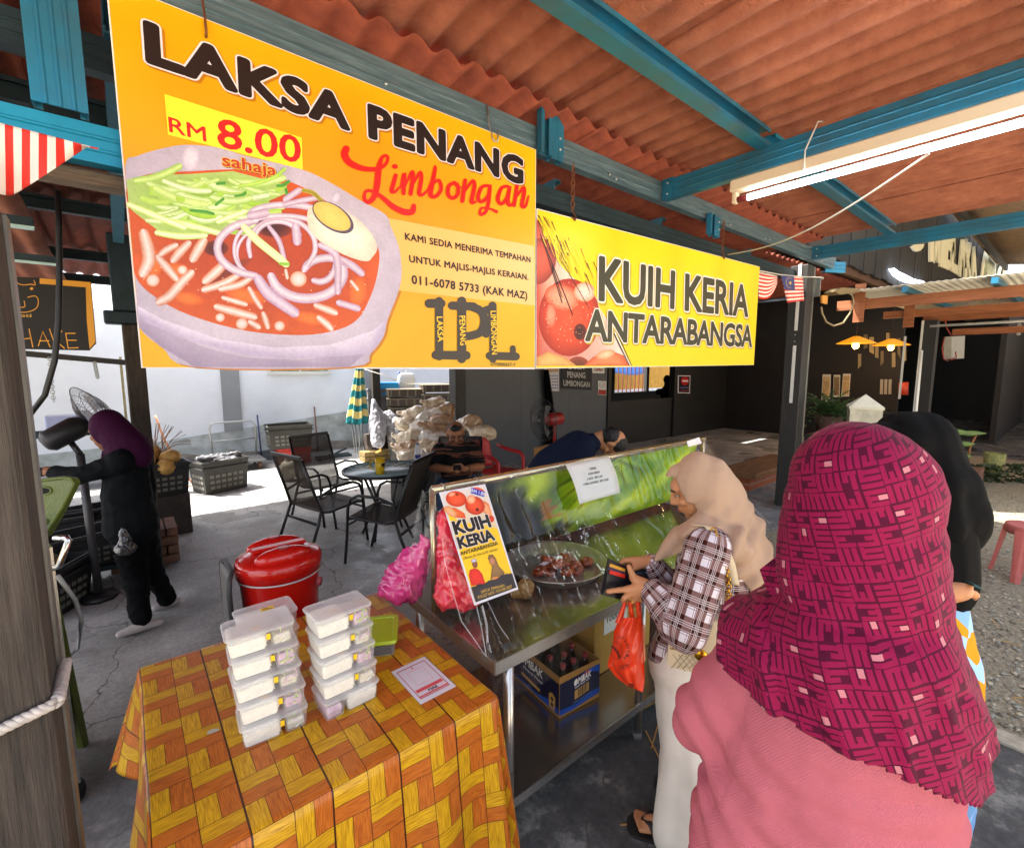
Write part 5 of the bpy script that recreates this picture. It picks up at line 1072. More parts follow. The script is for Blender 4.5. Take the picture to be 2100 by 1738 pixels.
c = at_z(1078, 1205, CZ + .05); me = crumple([('e', c, (.035, .03, .05)), ('e', c + Vector((-.02, .03, -.02)), (.04, .03, .03))], .006, .008)
o = from_mesh('brown_packet', me, mat('brown_sugar_packet', '7d6238', .3, spec=.5, var=.2, vs=20)); tag(o, 'small brown packet on the counter beside the poster foot', 'packet')
# ---- under the counter: water carton with bottles, plain carton
bx0, by0, bw, bd_, bh = 1.395, 1.36, .245, .335, .195
box = thing('water_carton', 'open blue cardboard water carton on the lower shelf', 'carton', (1.5, 1.5, .19)); Zs = .192
Rb = Matrix.Rotation(rad(-5), 3, 'Z'); bo = Vector((bx0, by0, Zs)); bp = lambda x, y, z: bo + Rb @ Vector((x, y, z))
M_CARD = mat('kraft_card', 'a97c3e', .8, var=.1, vs=20); M_NAVY = mat('navy_printed_card', '17193a', .45)
mb = MB()
for q in ([(0, 0), (bw, 0)], [(bw, 0), (bw, bd_)], [(bw, bd_), (0, bd_)], [(0, bd_), (0, 0)]):
 p, r0 = q; mb.add([bp(*p, 0), bp(*r0, 0), bp(*r0, bh), bp(*p, bh)], [[0, 1, 2, 3]])
mb.add([bp(0, 0, .003), bp(bw, 0, .003), bp(bw, bd_, .003), bp(0, bd_, .003)], [[0, 1, 2, 3]])
mb.build('carton_walls', M_CARD, box, solid=.004)
A = Art(None, Rb @ Vector((0, -1, 0)), .0003); A.fn = lambda u, v: bp(bw * u, -.0028, bh * v)
A.poly([(.0, .07), (.25, .05), (.6, .1), (1, .12), (1, .88), (.75, .88), (.0, .84)], '191b38', 1); A.fan([(.5, .84), (.75, .8), (1, .68), (1, .88), (.75, .885)], '2a55b5', '1d4aa8', 2); A.fan([(0, .06), (.3, .05), (.7, .1), (1, .12), (1, .26), (.85, .28), (.6, .22), (.3, .14), (0, .2)], '2456b4', '1a459c', 2)
A.poly([(.36, .28), (.72, .34), (.72, .56), (.36, .5)], 'c69a52', 3)
for k, (u, w) in enumerate(((.44, .02), (.47, .008), (.49, .02), (.52, .008), (.54, .025), (.58, .01), (.6, .01), (.625, .02), (.66, .01))): A.poly([(u, .3 + .17 * (u - .36)), (u + w, .3 + .17 * (u - .36)), (u + w, .49 + .17 * (u - .36)), (u, .49 + .17 * (u - .36))], '3a2a22', 4)
A.text('OMBAK', (.34, .62), (.78, .68), (.33, .78), 'eeeae2', 4, .03, shear=.25); A.text('Natural Mineral Water', (.36, .55), (.74, .62), (.36, .605), 'e4e6ee', 4, .015); A.fan([(.52, .80), (.6, .83), (.72, .9), (.66, .87), (.74, .84), (.62, .80)], 'd8672c', 'c8561c', 4)
A.text('Sumber: mata air semula jadi', (.33, .2), (.78, .25), (.33, .235), '8fb0ea', 4, .0)
A.build('front_print', box)
A = Art(None, Rb @ Vector((-1, 0, 0)), .0003); A.fn = lambda u, v: bp(-.0028, bd_ * (1 - u), bh * v)
A.poly([(0, .06), (1, .07), (1, .84), (0, .86)], '191b38', 1); A.fan([(0, .7), (.3, .86), (0, .88)], '2a55b5', '1d4aa8', 2); A.fan([(0, .06), (1, .07), (1, .22), (.8, .26), (.5, .12), (0, .12)], '2456b4', '1a459c', 2)
A.text('OMBAK', (.12, .62), (.66, .62), (.12, .84), 'eeeae2', 4, .03, shear=.2); A.text('Mineral Water', (.2, .48), (.66, .48), (.2, .56), 'e4e6ee', 4, .015); A.poly([(.14, .26), (.58, .22), (.6, .3), (.16, .35)], 'c69a52', 3); A.fan([(.8, .1), (.92, .1), (.93, .42), (.86, .5), (.79, .42)], 'c69a52', 'b98c44', 3); A.ell((.86, .34), .03, .05, 0, '2a2430', None, 4); A.ell((.86, .2), .03, .05, 0, '2a2430', None, 4)
A.build('side_print', box)
M_GLS = mat('dark_brown_bottle', '1d1412', .08, spec=.8)
b0_ = thing('glass_bottle', 'dark glass bottle standing in the open blue water carton', 'bottle', (0, 0, 0), 'dark bottles in the water carton')
MB().lathe([(0, 0), (.03, 0), (.031, .005), (.031, .11), (.026, .14), (.013, .165), (.012, .19), (0, .19)], (0, 0, 0), 16).build('bottle_glass', M_GLS, b0_); MB().lathe([(.0135, .182), (.0135, .2), (0, .202)], (0, 0, 0), 12).build('cap', mat('dull_red_cap', '8a1a1a', .4), b0_)
for i, (x, y) in enumerate(((.06, .06), (.13, .05), (.2, .06), (.06, .14), (.135, .13), (.2, .15), (.09, .22), (.17, .23))):
 o = b0_ if i == 0 else copy_tree(b0_); o.location = bp(x, y, .006); o.rotation_euler = (random.uniform(-.06, .06), random.uniform(-.06, .06), 0)
cb = thing('plain_carton', 'plain brown cardboard carton with paper label on the lower shelf behind the red bag', 'carton', (1.95, 1.6, .19))
MB().bx(1.72, 2.2, 1.44, 1.84, .192, .60, .003).build('carton_body', mat('mustard_card', 'a8853a', .8, var=.08, vs=8), cb)
MB().bx(1.79, 1.98, 1.4365, 1.4385, .40, .58).build('paper_label', mat('pale_paper', 'd5dbd6'), cb)
A = Art(lambda x, y: Vector((x, 1.436, y)), (0, -1, 0), .0003); A.text('1000s', (1.81, .46), (1.93, .46), (1.81, .49), '2c2c2a', 1, .01); A.build('label_print', cb)
# ================================================================== PEOPLE
def skin(name, c, c2):
 m = mat(name, c, .5, var=.0, col2=c2, vs=9, bump=.06, bs=160, spec=.35)
 m.node_tree.nodes['Principled BSDF'].inputs['Subsurface Weight'].default_value = .08; m.node_tree.nodes['Principled BSDF'].inputs['Subsurface Radius'].default_value = (.02, .008, .004); return m
SK1 = skin('warm_skin', 'c28a62', 'b0764e'); SK2 = skin('tan_skin', 'a06a48', '8a5638'); SK3 = skin('brown_skin', '8c5a3c', '774a30')
def basis(f, u=(0, 0, 1)):
 f = Vector(f).normalized(); r = f.cross(Vector(u)).normalized(); u = r.cross(f); return f, r, u
def head_prims(c, fwd, up=(0, 0, 1), s=1., neck=None):
 f, r, u = basis(fwd, up); c = Vector(c); M = Matrix((r, f, u)).transposed(); E = lambda o, q: ('e', c + (r * o[0] + f * o[1] + u * o[2]) * s, tuple(k * s for k in q), M); P = lambda o: c + (r * o[0] + f * o[1] + u * o[2]) * s
 L = [E((0, -.012, .03), (.073, .09, .082)), E((0, .03, -.04), (.058, .056, .066)), E((0, .05, -.088), (.03, .028, .026)), E((0, .06, .035), (.052, .03, .035)),
         ('c', P((0, .084, .022)), P((0, .100, -.022)), .010 * s, .014 * s), E((.014, .09, -.024), (.011, .012, .009)), E((-.014, .09, -.024), (.011, .012, .009)),
         E((0, .079, -.051), (.024, .014, .0075)), E((0, .077, -.064), (.02, .014, .0085)), E((.04, .055, -.018), (.024, .024, .02)), E((-.04, .055, -.018), (.024, .024, .02)),
         E((.03, .078, .028), (.022, .012, .006)), E((-.03, .078, .028), (.022, .012, .006)), E((.075, -.008, -.005), (.009, .018, .03)), E((-.075, -.008, -.005), (.009, .018, .03))]
 if neck is not None: L.append(('c', P((0, -.02, -.06)), Vector(neck), .052 * s, .058 * s))
 return L
def head_bits(root, c, fwd, up=(0, 0, 1), s=1., brow='1d1410'):
 f, r, u = basis(fwd, up); c = Vector(c); P = lambda a, b, d: c + (r * a + f * b + u * d) * s; M = Matrix((r, f, u)).transposed()
 for sx in (-1, 1):
  MB().sph(P(sx * .031, .073, .008), (.0125 * s, .009 * s, .0042 * s), 10, M).build('eye', mat('eye_white', 'a89a8c', .3), root)
  MB().sph(P(sx * .031, .0795, .007), (.006 * s, .005 * s, .0042 * s), 8, M).build('iris', mat('dark_iris', '140d0a', .2), root)
  MB().tube([P(sx * .014, .0895, .03), P(sx * .032, .0895, .035), P(sx * .05, .076, .029)], .0035 * s, 6).build('eyebrow', mat('brow_hair', brow, .8), root)
 MB().sph(P(0, .0905, -.0575), (.02 * s, .005 * s, .007 * s), 10, M).build('lips', mat('lips', '9a4d42', .45), root)
def finger(pts, r0, r1): return [('c', Vector(a), Vector(b), r0 + (r1 - r0) * i / (len(pts) - 1), r0 + (r1 - r0) * (i + 1) / (len(pts) - 1)) for i, (a, b) in enumerate(zip(pts, pts[1:]))]
def limb(pts, rs): return [('c', Vector(a), Vector(b), rs[i], rs[i + 1]) for i, (a, b) in enumerate(zip(pts, pts[1:]))]
def strands(me, name, bones, scale=1.):
 """cloth grain: (around, along) coordinates from the nearest limb axis"""
 B = [(Vector(a), Vector(b), Vector(ref).normalized(), o) for a, b, ref, o in bones]
 at = me.attributes.new('grain', 'FLOAT_VECTOR', 'POINT'); out = np.zeros((len(me.vertices), 3), dtype=np.float32)
 for i, v in enumerate(me.vertices):
  best = None
  for a, b, ref, o in B:
   d = b - a; L = d.length; t = max(0, min(1, (v.co - a).dot(d) / (L * L))); q = v.co - (a + d * t); ds = q.length - o
   if best is None or ds < best[0]: best = (ds, a, d / L, ref, q)
  ds, a, dn, ref, q = best; x = (ref - dn * ref.dot(dn)).normalized(); y = dn.cross(x); w = v.co - a
  ang = math.atan2(w.dot(y), w.dot(x)); rr = .5 * (q.length + .12)
  out[i] = (ang * rr * scale, w.dot(dn) * scale, 0)
 at.data.foreach_set('vector', out.ravel())
def grain_nodes(m):
 n, ns, P = nodes(m); a = ns.new('ShaderNodeAttribute'); a.attribute_name = 'grain'; sp = ns.new('ShaderNodeSeparateXYZ'); n.links.new(a.outputs['Vector'], sp.inputs[0])
 def M(op, *args):
  x = ns.new('ShaderNodeMath'); x.operation = op
  for i, v in enumerate(args):
   if hasattr(v, 'links'): n.links.new(v, x.inputs[i])
   else: x.inputs[i].default_value = v
  return x.outputs[0]
 def mix(f, p, q):
  x = ns.new('ShaderNodeMix'); x.data_type = 'RGBA'
  for s_, v in ((0, f), (6, p), (7, q)):
   if hasattr(v, 'links'): n.links.new(v, x.inputs[s_])
   else: x.inputs[s_].default_value = v if s_ == 0 else (*lin(v), 1)
  return x.outputs[2]
 return n, ns, P, sp.outputs[0], sp.outputs[1], M, mix
def weave_bump(m, scale=260, st=.25):
 n, ns, P = nodes(m); t = ns.new('ShaderNodeTexNoise'); t.inputs['Scale'].default_value = scale; tc = ns.new('ShaderNodeTexCoord'); n.links.new(tc.outputs['Object'], t.inputs['Vector'])
 b = ns.new('ShaderNodeBump'); b.inputs['Strength'].default_value = st; b.inputs['Distance'].default_value = .002; n.links.new(t.outputs[0], b.inputs['Height']); n.links.new(b.outputs[0], P.inputs['Normal'])
def plaid_mat():
 m = mat('brown_white_plaid', '3c1c16', .75, spec=.08, sheen=0.); n, ns, P, u, v, M, mix = grain_nodes(m); T = .082
 def band(x, off, w): return M('LESS_THAN', M('ABSOLUTE', M('SUBTRACT', M('FRACT', M('ADD', M('DIVIDE', x, T), off)), .5)), w)
 def lines(x):
  a = band(x, .0, .2); l1 = band(x, .5 - .0, .018); l2 = band(x, .42, .015); l3 = band(x, .58, .015); l4 = band(x, .25, .012); return a, M('MAXIMUM', M('MAXIMUM', l1, l2), M('MAXIMUM', l3, l4))
 au, lu = lines(u); av, lv = lines(v)
 s = M('ADD', au, av); c = mix(M('MULTIPLY', s, .5), '3a1711', 'd6cfd6'); c = mix(M('MULTIPLY', M('ABSOLUTE', M('SUBTRACT', au, av)), .9), c, '74504c')
 c = mix(M('MULTIPLY', M('MAXIMUM', lu, lv), .75), c, 'cfc2c4'); d = M('MULTIPLY', M('MULTIPLY', au, av), M('MAXIMUM', band(u, .12, .012), band(v, .12, .012))); c = mix(d, c, '6a5458')
 n.links.new(c, P.inputs['Base Color']); weave_bump(m, 300, .2); return m
def kufic_mat():
 m = mat('maroon_maze_print', '5c1030', .7, spec=.08, sheen=.03); n, ns, P, u, v, M, mix = grain_nodes(m); T = .0275
 # warp slightly so that the print follows the drape
 U, V = M('DIVIDE', M('ADD', u, M('MULTIPLY', v, .28)), T), M('DIVIDE', M('SUBTRACT', v, M('MULTIPLY', u, .22)), T)
 cu, cv, fu, fv = M('FLOOR', U), M('FLOOR', V), M('FRACT', U), M('FRACT', V)
 def rnd(k):
  w = ns.new('ShaderNodeTexWhiteNoise'); w.noise_dimensions = '3D'; cb = ns.new('ShaderNodeCombineXYZ'); n.links.new(cu, cb.inputs[0]); n.links.new(cv, cb.inputs[1]); cb.inputs[2].default_value = k; n.links.new(cb.outputs[0], w.inputs[0]); return w.outputs[0]
 r1, r2, r3 = rnd(1.), rnd(2.), rnd(3.)
 fl = M('GREATER_THAN', r1, .5); mxf = lambda a, b: M('ADD', M('MULTIPLY', a, M('SUBTRACT', 1., fl)), M('MULTIPLY', b, fl))
 a, b = mxf(fu, fv), mxf(fv, fu)
 b = M('ABSOLUTE', M('SUBTRACT', b, M('GREATER_THAN', r2, .5)))
 bars = M('GREATER_THAN', M('FRACT', M('MULTIPLY', a, 3.)), .30)                     # three strokes
 inside = M('MULTIPLY', M('LESS_THAN', M('ABSOLUTE', M('SUBTRACT', b, .5)), .46), 1.)
 # joins: comb along one side, stepped cut on the other
 join = M('MULTIPLY', M('LESS_THAN', M('ABSOLUTE', M('SUBTRACT', b, .86)), .10), M('LESS_THAN', M('ABSOLUTE', M('SUBTRACT', a, M('ADD', .35, M('MULTIPLY', M('GREATER_THAN', r3, .5), .33)))), .32))
 cut = M('MULTIPLY', M('LESS_THAN', b, .42), M('LESS_THAN', M('ABSOLUTE', M('SUBTRACT', a, .55)), M('MULTIPLY', M('GREATER_THAN', r3, .35), .2)))
 s = M('MAXIMUM', M('MULTIPLY', M('MULTIPLY', bars, inside), M('SUBTRACT', 1., cut)), join)
 dot = M('MULTIPLY', M('MULTIPLY', M('LESS_THAN', M('ABSOLUTE', M('SUBTRACT', a, .55)), .13), M('LESS_THAN', M('ABSOLUTE', M('SUBTRACT', b, .24)), .2)), M('GREATER_THAN', r3, .8))
 c = mix(s, '470a27', '7e123d'); c = mix(dot, c, 'b06f78'); n.links.new(c, P.inputs['Base Color']); weave_bump(m, 420, .25); return m
def batik_mat():
 m = mat('blue_yellow_batik', '6f9fd0', .7, spec=.08); n, ns, P = nodes(m); tc = ns.new('ShaderNodeTexCoord'); v = ns.new('ShaderNodeTexVoronoi'); v.inputs['Scale'].default_value = 16; n.links.new(tc.outputs['Object'], v.inputs['Vector'])
 r = ns.new('ShaderNodeValToRGB'); r.color_ramp.interpolation = 'CONSTANT'
 r.color_ramp.elements.new(.4); r.color_ramp.elements.new(.75)
 for e, (p, c) in zip(list(r.color_ramp.elements), ((0, 'c58d1a'), (.3, 'c58d1a'), (.4, '7fa9d8'), (.75, '9cc0e6'))): e.position = p; e.color = (*lin(c), 1)
 n.links.new(v.outputs['Color'], r.inputs[0]); n.links.new(r.outputs[0], P.inputs['Base Color']); return m
def drape(k, ax, amp=.006, z0=None, zr=.3):
 """vertical folds growing downward"""
 def f(v, n):
  a = math.atan2(v.y - ax[1], v.x - ax[0]); g = 1. if z0 is None else max(0., min(1., (z0 - v.z) / zr))
  return amp * g * (math.sin(a * k + 2.2 * fbm((v.x * 3, v.y * 3, v.z * 2), 1.2)) ) + amp * .5 * fbm(v, 9, 3)
 return f
# ------------------------------------------------------------------ woman in front: maroon patterned headscarf, pink tunic
p = thing('person', 'woman seen from behind in a maroon patterned headscarf and pink knitted tunic, nearest the camera', 'person', (.92, .2, 0))
AX = Vector((.915, .205)); vd = Vector((AX.x, AX.y, 0)).normalized()
def SF(px, py, dz=0.): return at_pl(px, py, (AX.x, AX.y, 1), vd) + vd * dz
rt = Vector((vd.y, -vd.x, 0)); fw = (vd * .93 - rt * .37).normalized()
hc = SF(1772, 1045); nk = SF(1772, 1250)
B_ = head_prims(hc + Vector((0, 0, -.01)), fw, neck=nk, s=.93)
shL, shR = SF(1575, 1375, .02), SF(1890, 1375, .03)
elL = SF(1420, 1500, .02); wrL = elL + vd * .16 - rt * .02 + Vector((0, 0, -.03))
B_ += [('c', nk, SF(1745, 1500), .07, .11), ('c', SF(1745, 1500), SF(1705, 1800), .10, .11), ('c', shL, shR, .05, .05)] + limb([shL, elL, wrL], [.045, .04, .03])
hb = SF(1489, 1608, .10)
for i in range(4): a = hb + rt * (-.004 - .006 * i) + vd * (.01 * i); B_ += finger([wrL + Vector((0, 0, -.01)), a + vd * .03, a, a - Vector((0, 0, .012))], .011, .008)
B_ += finger([wrL, hb + vd * .05 + rt * .02, hb + vd * .03 + rt * .035], .011, .009)
from_mesh('body', blob(B_, .007, 4), SK1, p)
M_TUN = mat('pink_waffle_knit', 'ab5d69', .9, spec=.08)
def tunbump(m):
 n, ns, P, u, v, M, mix = grain_nodes(m); w = M('MULTIPLY', M('SINE', M('MULTIPLY', u, 1300.)), M('SINE', M('MULTIPLY', v, 1000.))); b = ns.new('ShaderNodeBump'); b.inputs['Strength'].default_value = .4; b.inputs['Distance'].default_value = .0015; n.links.new(w, b.inputs['Height']); n.links.new(b.outputs[0], P.inputs['Normal'])
tunbump(M_TUN)
MP = Matrix((rt, vd, Vector((0, 0, 1)))).transposed()
def rows(L, dep, vr, k=.93, dz=0.):
 out = []
 for (y, xl, xr) in L:
  a, b = SF(xl, y), SF(xr, y); out.append(('e', (a + b) / 2 + vd * dz, ((b - a).length / 2 * k, dep, vr), MP))
 return out
tp = rows([(1345, 1545, 1965), (1400, 1525, 1990), (1460, 1505, 1995), (1520, 1490, 1995), (1580, 1478, 1992), (1640, 1462, 1985), (1700, 1445, 1970), (1740, 1432, 1957)], .145, .085)
lw_ = SF(1432, 1740); rw_ = SF(1957, 1740); cw_ = (lw_ + rw_) / 2
for k in range(1, 11): tp.append(('e', Vector((cw_.x, cw_.y, cw_.z - .075 * k)), ((rw_ - lw_).length / 2 * (.93 + .01 * k), .15 + .008 * k, .14), MP))
tp += limb([SF(1560, 1385), SF(1500, 1425), SF(1448, 1487, .01), SF(1470, 1535, .15)], [.088, .080, .073, .052]) + limb([SF(1900, 1400, .03), SF(1890, 1540, .12)], [.06, .05])
elb = SF(1470, 1540)
def tdisp(v, n):
 q = v - elb; r0 = q.length; cr = math.sin(q.z * 62 + q.dot(rt) * 55 + 2.5 * fbm(v, 5)) * max(0, 1 - r0 / .26); dr = math.sin((v - AX3).dot(rt) * 34 + 2.4 * fbm((v.x * 3, v.y * 3, v.z), 1.5)) * max(0, min(1, (1.12 - v.z) / .2))
 return .004 * fbm((v.x * 6, v.y * 6, v.z * 4), 1.4, 3) + .010 * cr + .008 * dr
AX3 = Vector((AX.x, AX.y, 0))
me = blob(tp, .0095, 9, tdisp); strands(me, 'g', [(SF(1745, 1330), Vector((AX.x, AX.y, .1)), -vd, .15), (SF(1560, 1390), SF(1450, 1490), -vd, .08)]); from_mesh('tunic', me, M_TUN, p)
hp = [('e', hc + Vector((0, 0, .022)) + rt * -.004, (.105, .116, .112), MP)] + rows([(985, 1612, 1932), (1046, 1600, 1944), (1100, 1592, 1956), (1150, 1587, 1962), (1200, 1585, 1968), (1253, 1582, 1974)], .125, .095, .95)
hp += rows([(1300, 1560, 1990), (1340, 1500, 2012), (1390, 1500, 2022), (1440, 1500, 2024), (1490, 1500, 2024), (1540, 1500, 2022), (1600, 1520, 2020), (1660, 1560, 2012)], .168, .10, .965)
HEM = [at_pl(x, y, (AX.x + vd.x * d, AX.y + vd.y * d, 1), vd) for x, y, d in ((1470, 1322, -.03), (1549, 1412, -.10), (1640, 1487, -.14), (1766, 1563, -.16), (1880, 1620, -.15), (2013, 1671, -.07))]
hx = [(q - AX3).dot(rt) for q in HEM]; hz = [q.z for q in HEM]
def hemz(v): return float(np.interp((v - AX3).dot(rt), hx, hz)) + .003 * math.sin(v.x * 60)
def hdisp(v, n):
 s = (v - AX3).dot(rt); g = max(0., min(1., (1.52 - v.z) / .3)); d = s * .8 + (v.z - 1.3) * .30 + .03 * fbm((v.x, v.y, v.z * .6), 5)
 rid = 1 - abs(math.sin(d * 24 + .6)); rid2 = 1 - abs(math.sin(d * 51 + 1.9))
 w_ = abs(s + .17 - (1.5 - v.z) * .30); lap = .010 * (1 if s + .17 - (1.5 - v.z) * .30 < 0 else 0)
 return g * (.016 * rid ** 3 + .007 * rid2 ** 3 - .006) + .003 * fbm(v, 14, 3) + lap * g + .004 * math.sin(v.z * 70 + s * 30) * max(0, 1 - abs(v.z - 1.36) / .1) * (1 if s < -.02 else .3)
me = blob(hp, .0062, 9, hdisp, lambda v: v.z < hemz(v))
strands(me, 'g', [(hc + Vector((0, 0, .2)), SF(1800, 1700), -vd, .1)]); o = from_mesh('headscarf', me, kufic_mat(), p)
md = o.modifiers.new('t', 'SOLIDIFY'); md.thickness = .0025; md.offset = 1
tw_ = [SF(1612, 1120, -.02), SF(1562, 1160, -.02), SF(1580, 1200, -.03), SF(1625, 1225, -.05), SF(1640, 1160, -.07)]
me = bpy.data.meshes.new('scarf_tip'); me.from_pydata([tuple(q) for q in tw_] + [tuple(sum(tw_, Vector()) / 5 - vd * .006)], [], [[i, (i + 1) % 5, 5] for i in range(5)]); strands(me, 'g', [(hc + Vector((0, 0, .2)), SF(1800, 1700), -vd, .1)]); from_mesh('scarf_tip', me, None, o); me.materials.append(MATS['maroon_maze_print'])
M_SH = mat('dark_sandal', '1c1a19', .6)
for sx in (-.09, .09): MB().box(Vector((AX.x, AX.y, .03)) + rt * sx + vd * .05, (.24, .09, .06), M=Matrix((vd, -rt, Vector((0, 0, 1)))).transposed(), bev=.02).build('shoe', M_SH, p)
# ------------------------------------------------------------------ woman in beige headscarf with the wallet
p = thing('person', 'woman in beige headscarf and brown plaid shirt looking into her wallet at the counter', 'person', (1.6, .84, 0))
t0 = 1.74
Dp = lambda x, y, t=t0: at_d(x, y, t)
bf = Vector((math.cos(rad(122)), math.sin(rad(122)), 0)); br = bf.cross(Vector((0, 0, 1))).normalized(); hf = (bf + Vector((0, 0, -.42))).normalized(); hu = (Vector((0, 0, 1)) + bf * .42).normalized()
hc = Dp(1428, 1004); s_ = .93
Bp = head_prims(hc, hf, hu, s_, neck=Dp(1462, 1095))
nsh, fsh = Dp(1452, 1128, 1.60), Dp(1470, 1120, 1.90); nel, fel = Dp(1405, 1285, 1.56), Dp(1390, 1240, 1.86); nwr, fwr = Dp(1331, 1203, 1.655), Dp(1331, 1152, 1.76)
Bp += [('c', Dp(1462, 1095), Dp(1465, 1160), .06, .10), ('c', Dp(1465, 1160), Dp(1450, 1330, 1.78), .12, .13), ('c', nsh, fsh, .06, .06)] + limb([nsh, nel, nwr], [.05, .042, .026]) + limb([fsh, fel, fwr], [.05, .042, .026])
Bp += [('c', Dp(1460, 1330, 1.78), Vector((1.6, .80, .1)), .10, .05)]
zh = lambda x, y, t: at_d(1220.7 + x * .09161, 1096.9 + y * .09161, t)
# near hand
K = [zh(700, 1215, 1.640), zh(735, 1330, 1.645), zh(850, 1410, 1.655), zh(975, 1440, 1.665)]
Bp += [('c', nwr, k_, .024, .0135) for k_ in K] + [('c', nwr, zh(860, 960, 1.665), .024, .016)]
Bp += finger([K[0], zh(560, 1225, 1.632), zh(420, 1240, 1.632), zh(285, 1258, 1.637)], .0115, .0085)
Bp += finger([K[1], zh(650, 1400, 1.645), zh(625, 1470, 1.66), zh(690, 1505, 1.675)], .0115, .009)
Bp += finger([K[2], zh(810, 1495, 1.655), zh(780, 1545, 1.668), zh(840, 1555, 1.685)], .011, .0085)
Bp += finger([K[3], zh(945, 1510, 1.662), zh(915, 1555, 1.675), zh(960, 1560, 1.69)], .0105, .008)
Bp += finger([zh(870, 960, 1.665), zh(805, 830, 1.668), zh(755, 695, 1.672)], .0135, .0095)
# far hand
Kf = [zh(800, 560, 1.735), zh(820, 600, 1.75), zh(840, 640, 1.765), zh(860, 680, 1.78)]
Bp += [('c', fwr, k_, .024, .0135) for k_ in Kf]
for i, k_ in enumerate(Kf): Bp += finger([k_, zh(640 + 20 * i, 560 + 30 * i, 1.73 + .012 * i), zh(560 + 25 * i, 640 + 25 * i, 1.725 + .012 * i)], .011, .0085)
Bp += finger([fwr, zh(920, 720, 1.72), zh(800, 770, 1.715)], .0135, .0095)
body = from_mesh('body', blob(Bp, .0052, 3), SK1, p)
head_bits(p, hc, hf, hu, s_)
for a, b, w in ((zh(780, 1400, 1.648), zh(770, 1395, 1.64), .012), (zh(845, 1480, 1.655), zh(840, 1475, 1.65), .0125)):
 MB().lathe([(w, -.002), (w + .0015, 0), (w, .002)], a, 14, M=Euler((1.2, .4, .3)).to_matrix()).build('gold_ring', mat('gold', 'c9962f', .25, metal=1), p)
MB().tube([nwr + (bf * .035 + Vector((0, 0, -.02))) + x for x in [Vector((0, 0, .029 * math.sin(t))) + br * (.028 * math.cos(t)) for t in np.linspace(0, 2 * math.pi, 17)[:-1]]], .0012, 6, closed=True).build('bracelet', mat('gold', 'c9962f', .25, metal=1), p)
# shirt
sp2 = [('c', Dp(1468, 1150), Dp(1462, 1240, 1.76), .135, .15), ('c', Dp(1462, 1240, 1.76), Dp(1420, 1345, 1.79), .15, .155), ('c', nsh, fsh, .085, .085), ('c', Dp(1530, 1210, 1.76), Dp(1490, 1320, 1.78), .07, .08), ('c', Dp(1372, 1340, 1.76), Dp(1450, 1355, 1.8), .075, .13)]
sp2 += limb([nsh, nel, nwr - (nwr - nel).normalized() * .03], [.078, .082, .054]) + limb([fsh, fel, fwr - (fwr - fel).normalized() * .03], [.075, .075, .05])
def sdisp(v, n): return .006 * fbm((v.x * 7, v.y * 7, v.z * 5), 1.5, 3) + .005 * math.sin((v - nel).length * 120 + 3 * fbm(v, 6)) * max(0, 1 - (v - nel).length / .16)
zs = Dp(1400, 1372, 1.78).z
me = blob(sp2, .0085, 5, sdisp, lambda v: v.z < zs + .012 * math.sin(v.x * 40))
strands(me, 'g', [(Dp(1470, 1130), Dp(1440, 1400, 1.78), -_F, .14), (nsh, nel, -_F, .075), (nel, nwr, -_F, .055), (fsh, fel, -_F, .075), (fel, fwr, -_F, .055)]); o = from_mesh('plaid_shirt', me, plaid_mat(), p)
o.modifiers.new('t', 'SOLIDIFY').thickness = .002
# headscarf: hood leaving the face open, long fall behind, ends crossing the chest
hq = [('e', hc + hu * .018 - hf * .022, (.096, .108, .118)), ('c', hc - hf * .06 - hu * .02, Dp(1475, 1090), .095, .12), ('c', Dp(1475, 1090), Dp(1500, 1150), .125, .14), ('c', Dp(1520, 1110), Dp(1556, 1190, 1.76), .07, .06), ('c', Dp(1440, 1085), Dp(1380, 1130, 1.72), .07, .04), ('c', Dp(1500, 1060), Dp(1545, 1150, 1.76), .09, .08), ('c', Dp(1400, 1105, 1.72), Dp(1352, 1150, 1.72), .045, .02), ('c', Dp(1540, 1150, 1.76), Dp(1576, 1215, 1.77), .05, .022), ('c', Dp(1440, 1095, 1.66), Dp(1500, 1120, 1.63), .075, .07), ('c', hc + hf * .04 + hu * .08, hc + hf * .066 + hu * .068, .036, .026)]
fr0 = Dp(1364, 950);
def face_open(v):
 q = v - hc; a, b, c_ = q.dot(hf), q.dot(hu), q.dot(br); w = (c_ / .068) ** 2 + ((b + .018) / .102) ** 2
 return a > .025 - .02 * (b < -.05) and w < 1 and a > .008 + .5 * (abs(c_) - .03)
def fold2(v, n):
 q = v - hc; d = q.dot(Vector((0, 0, 1))) * .8 + q.dot(bf) * .9; g = max(0, min(1, (hc.z + .02 - v.z) / .15))
 return g * .009 * math.sin(d * 75 + 2 * fbm(v, 5)) + .0025 * fbm(v, 12, 3) + .006 * math.sin(q.dot(bf) * 55 + v.z * 18) * max(0, min(1, (.06 - q.dot(bf)) / .1))
low = [(Dp(1340, 1150).dot(bf), Dp(1340, 1150).z), (Dp(1440, 1090).dot(bf), Dp(1440, 1100).z), (Dp(1500, 1150).dot(bf), Dp(1500, 1155).z), (Dp(1588, 1226).dot(bf), Dp(1588, 1226).z)]
low.sort()
me = blob(hq, .0068, 5, fold2, lambda v: face_open(v) or v.z < np.interp(v.dot(bf), [a for a, b in low], [b for a, b in low]) - .0)
o = from_mesh('headscarf', me, mat('beige_scarf', 'b0937c', .8, spec=.08, var=.05, vs=3, sheen=.05), p); o.modifiers.new('t', 'SOLIDIFY').thickness = .003
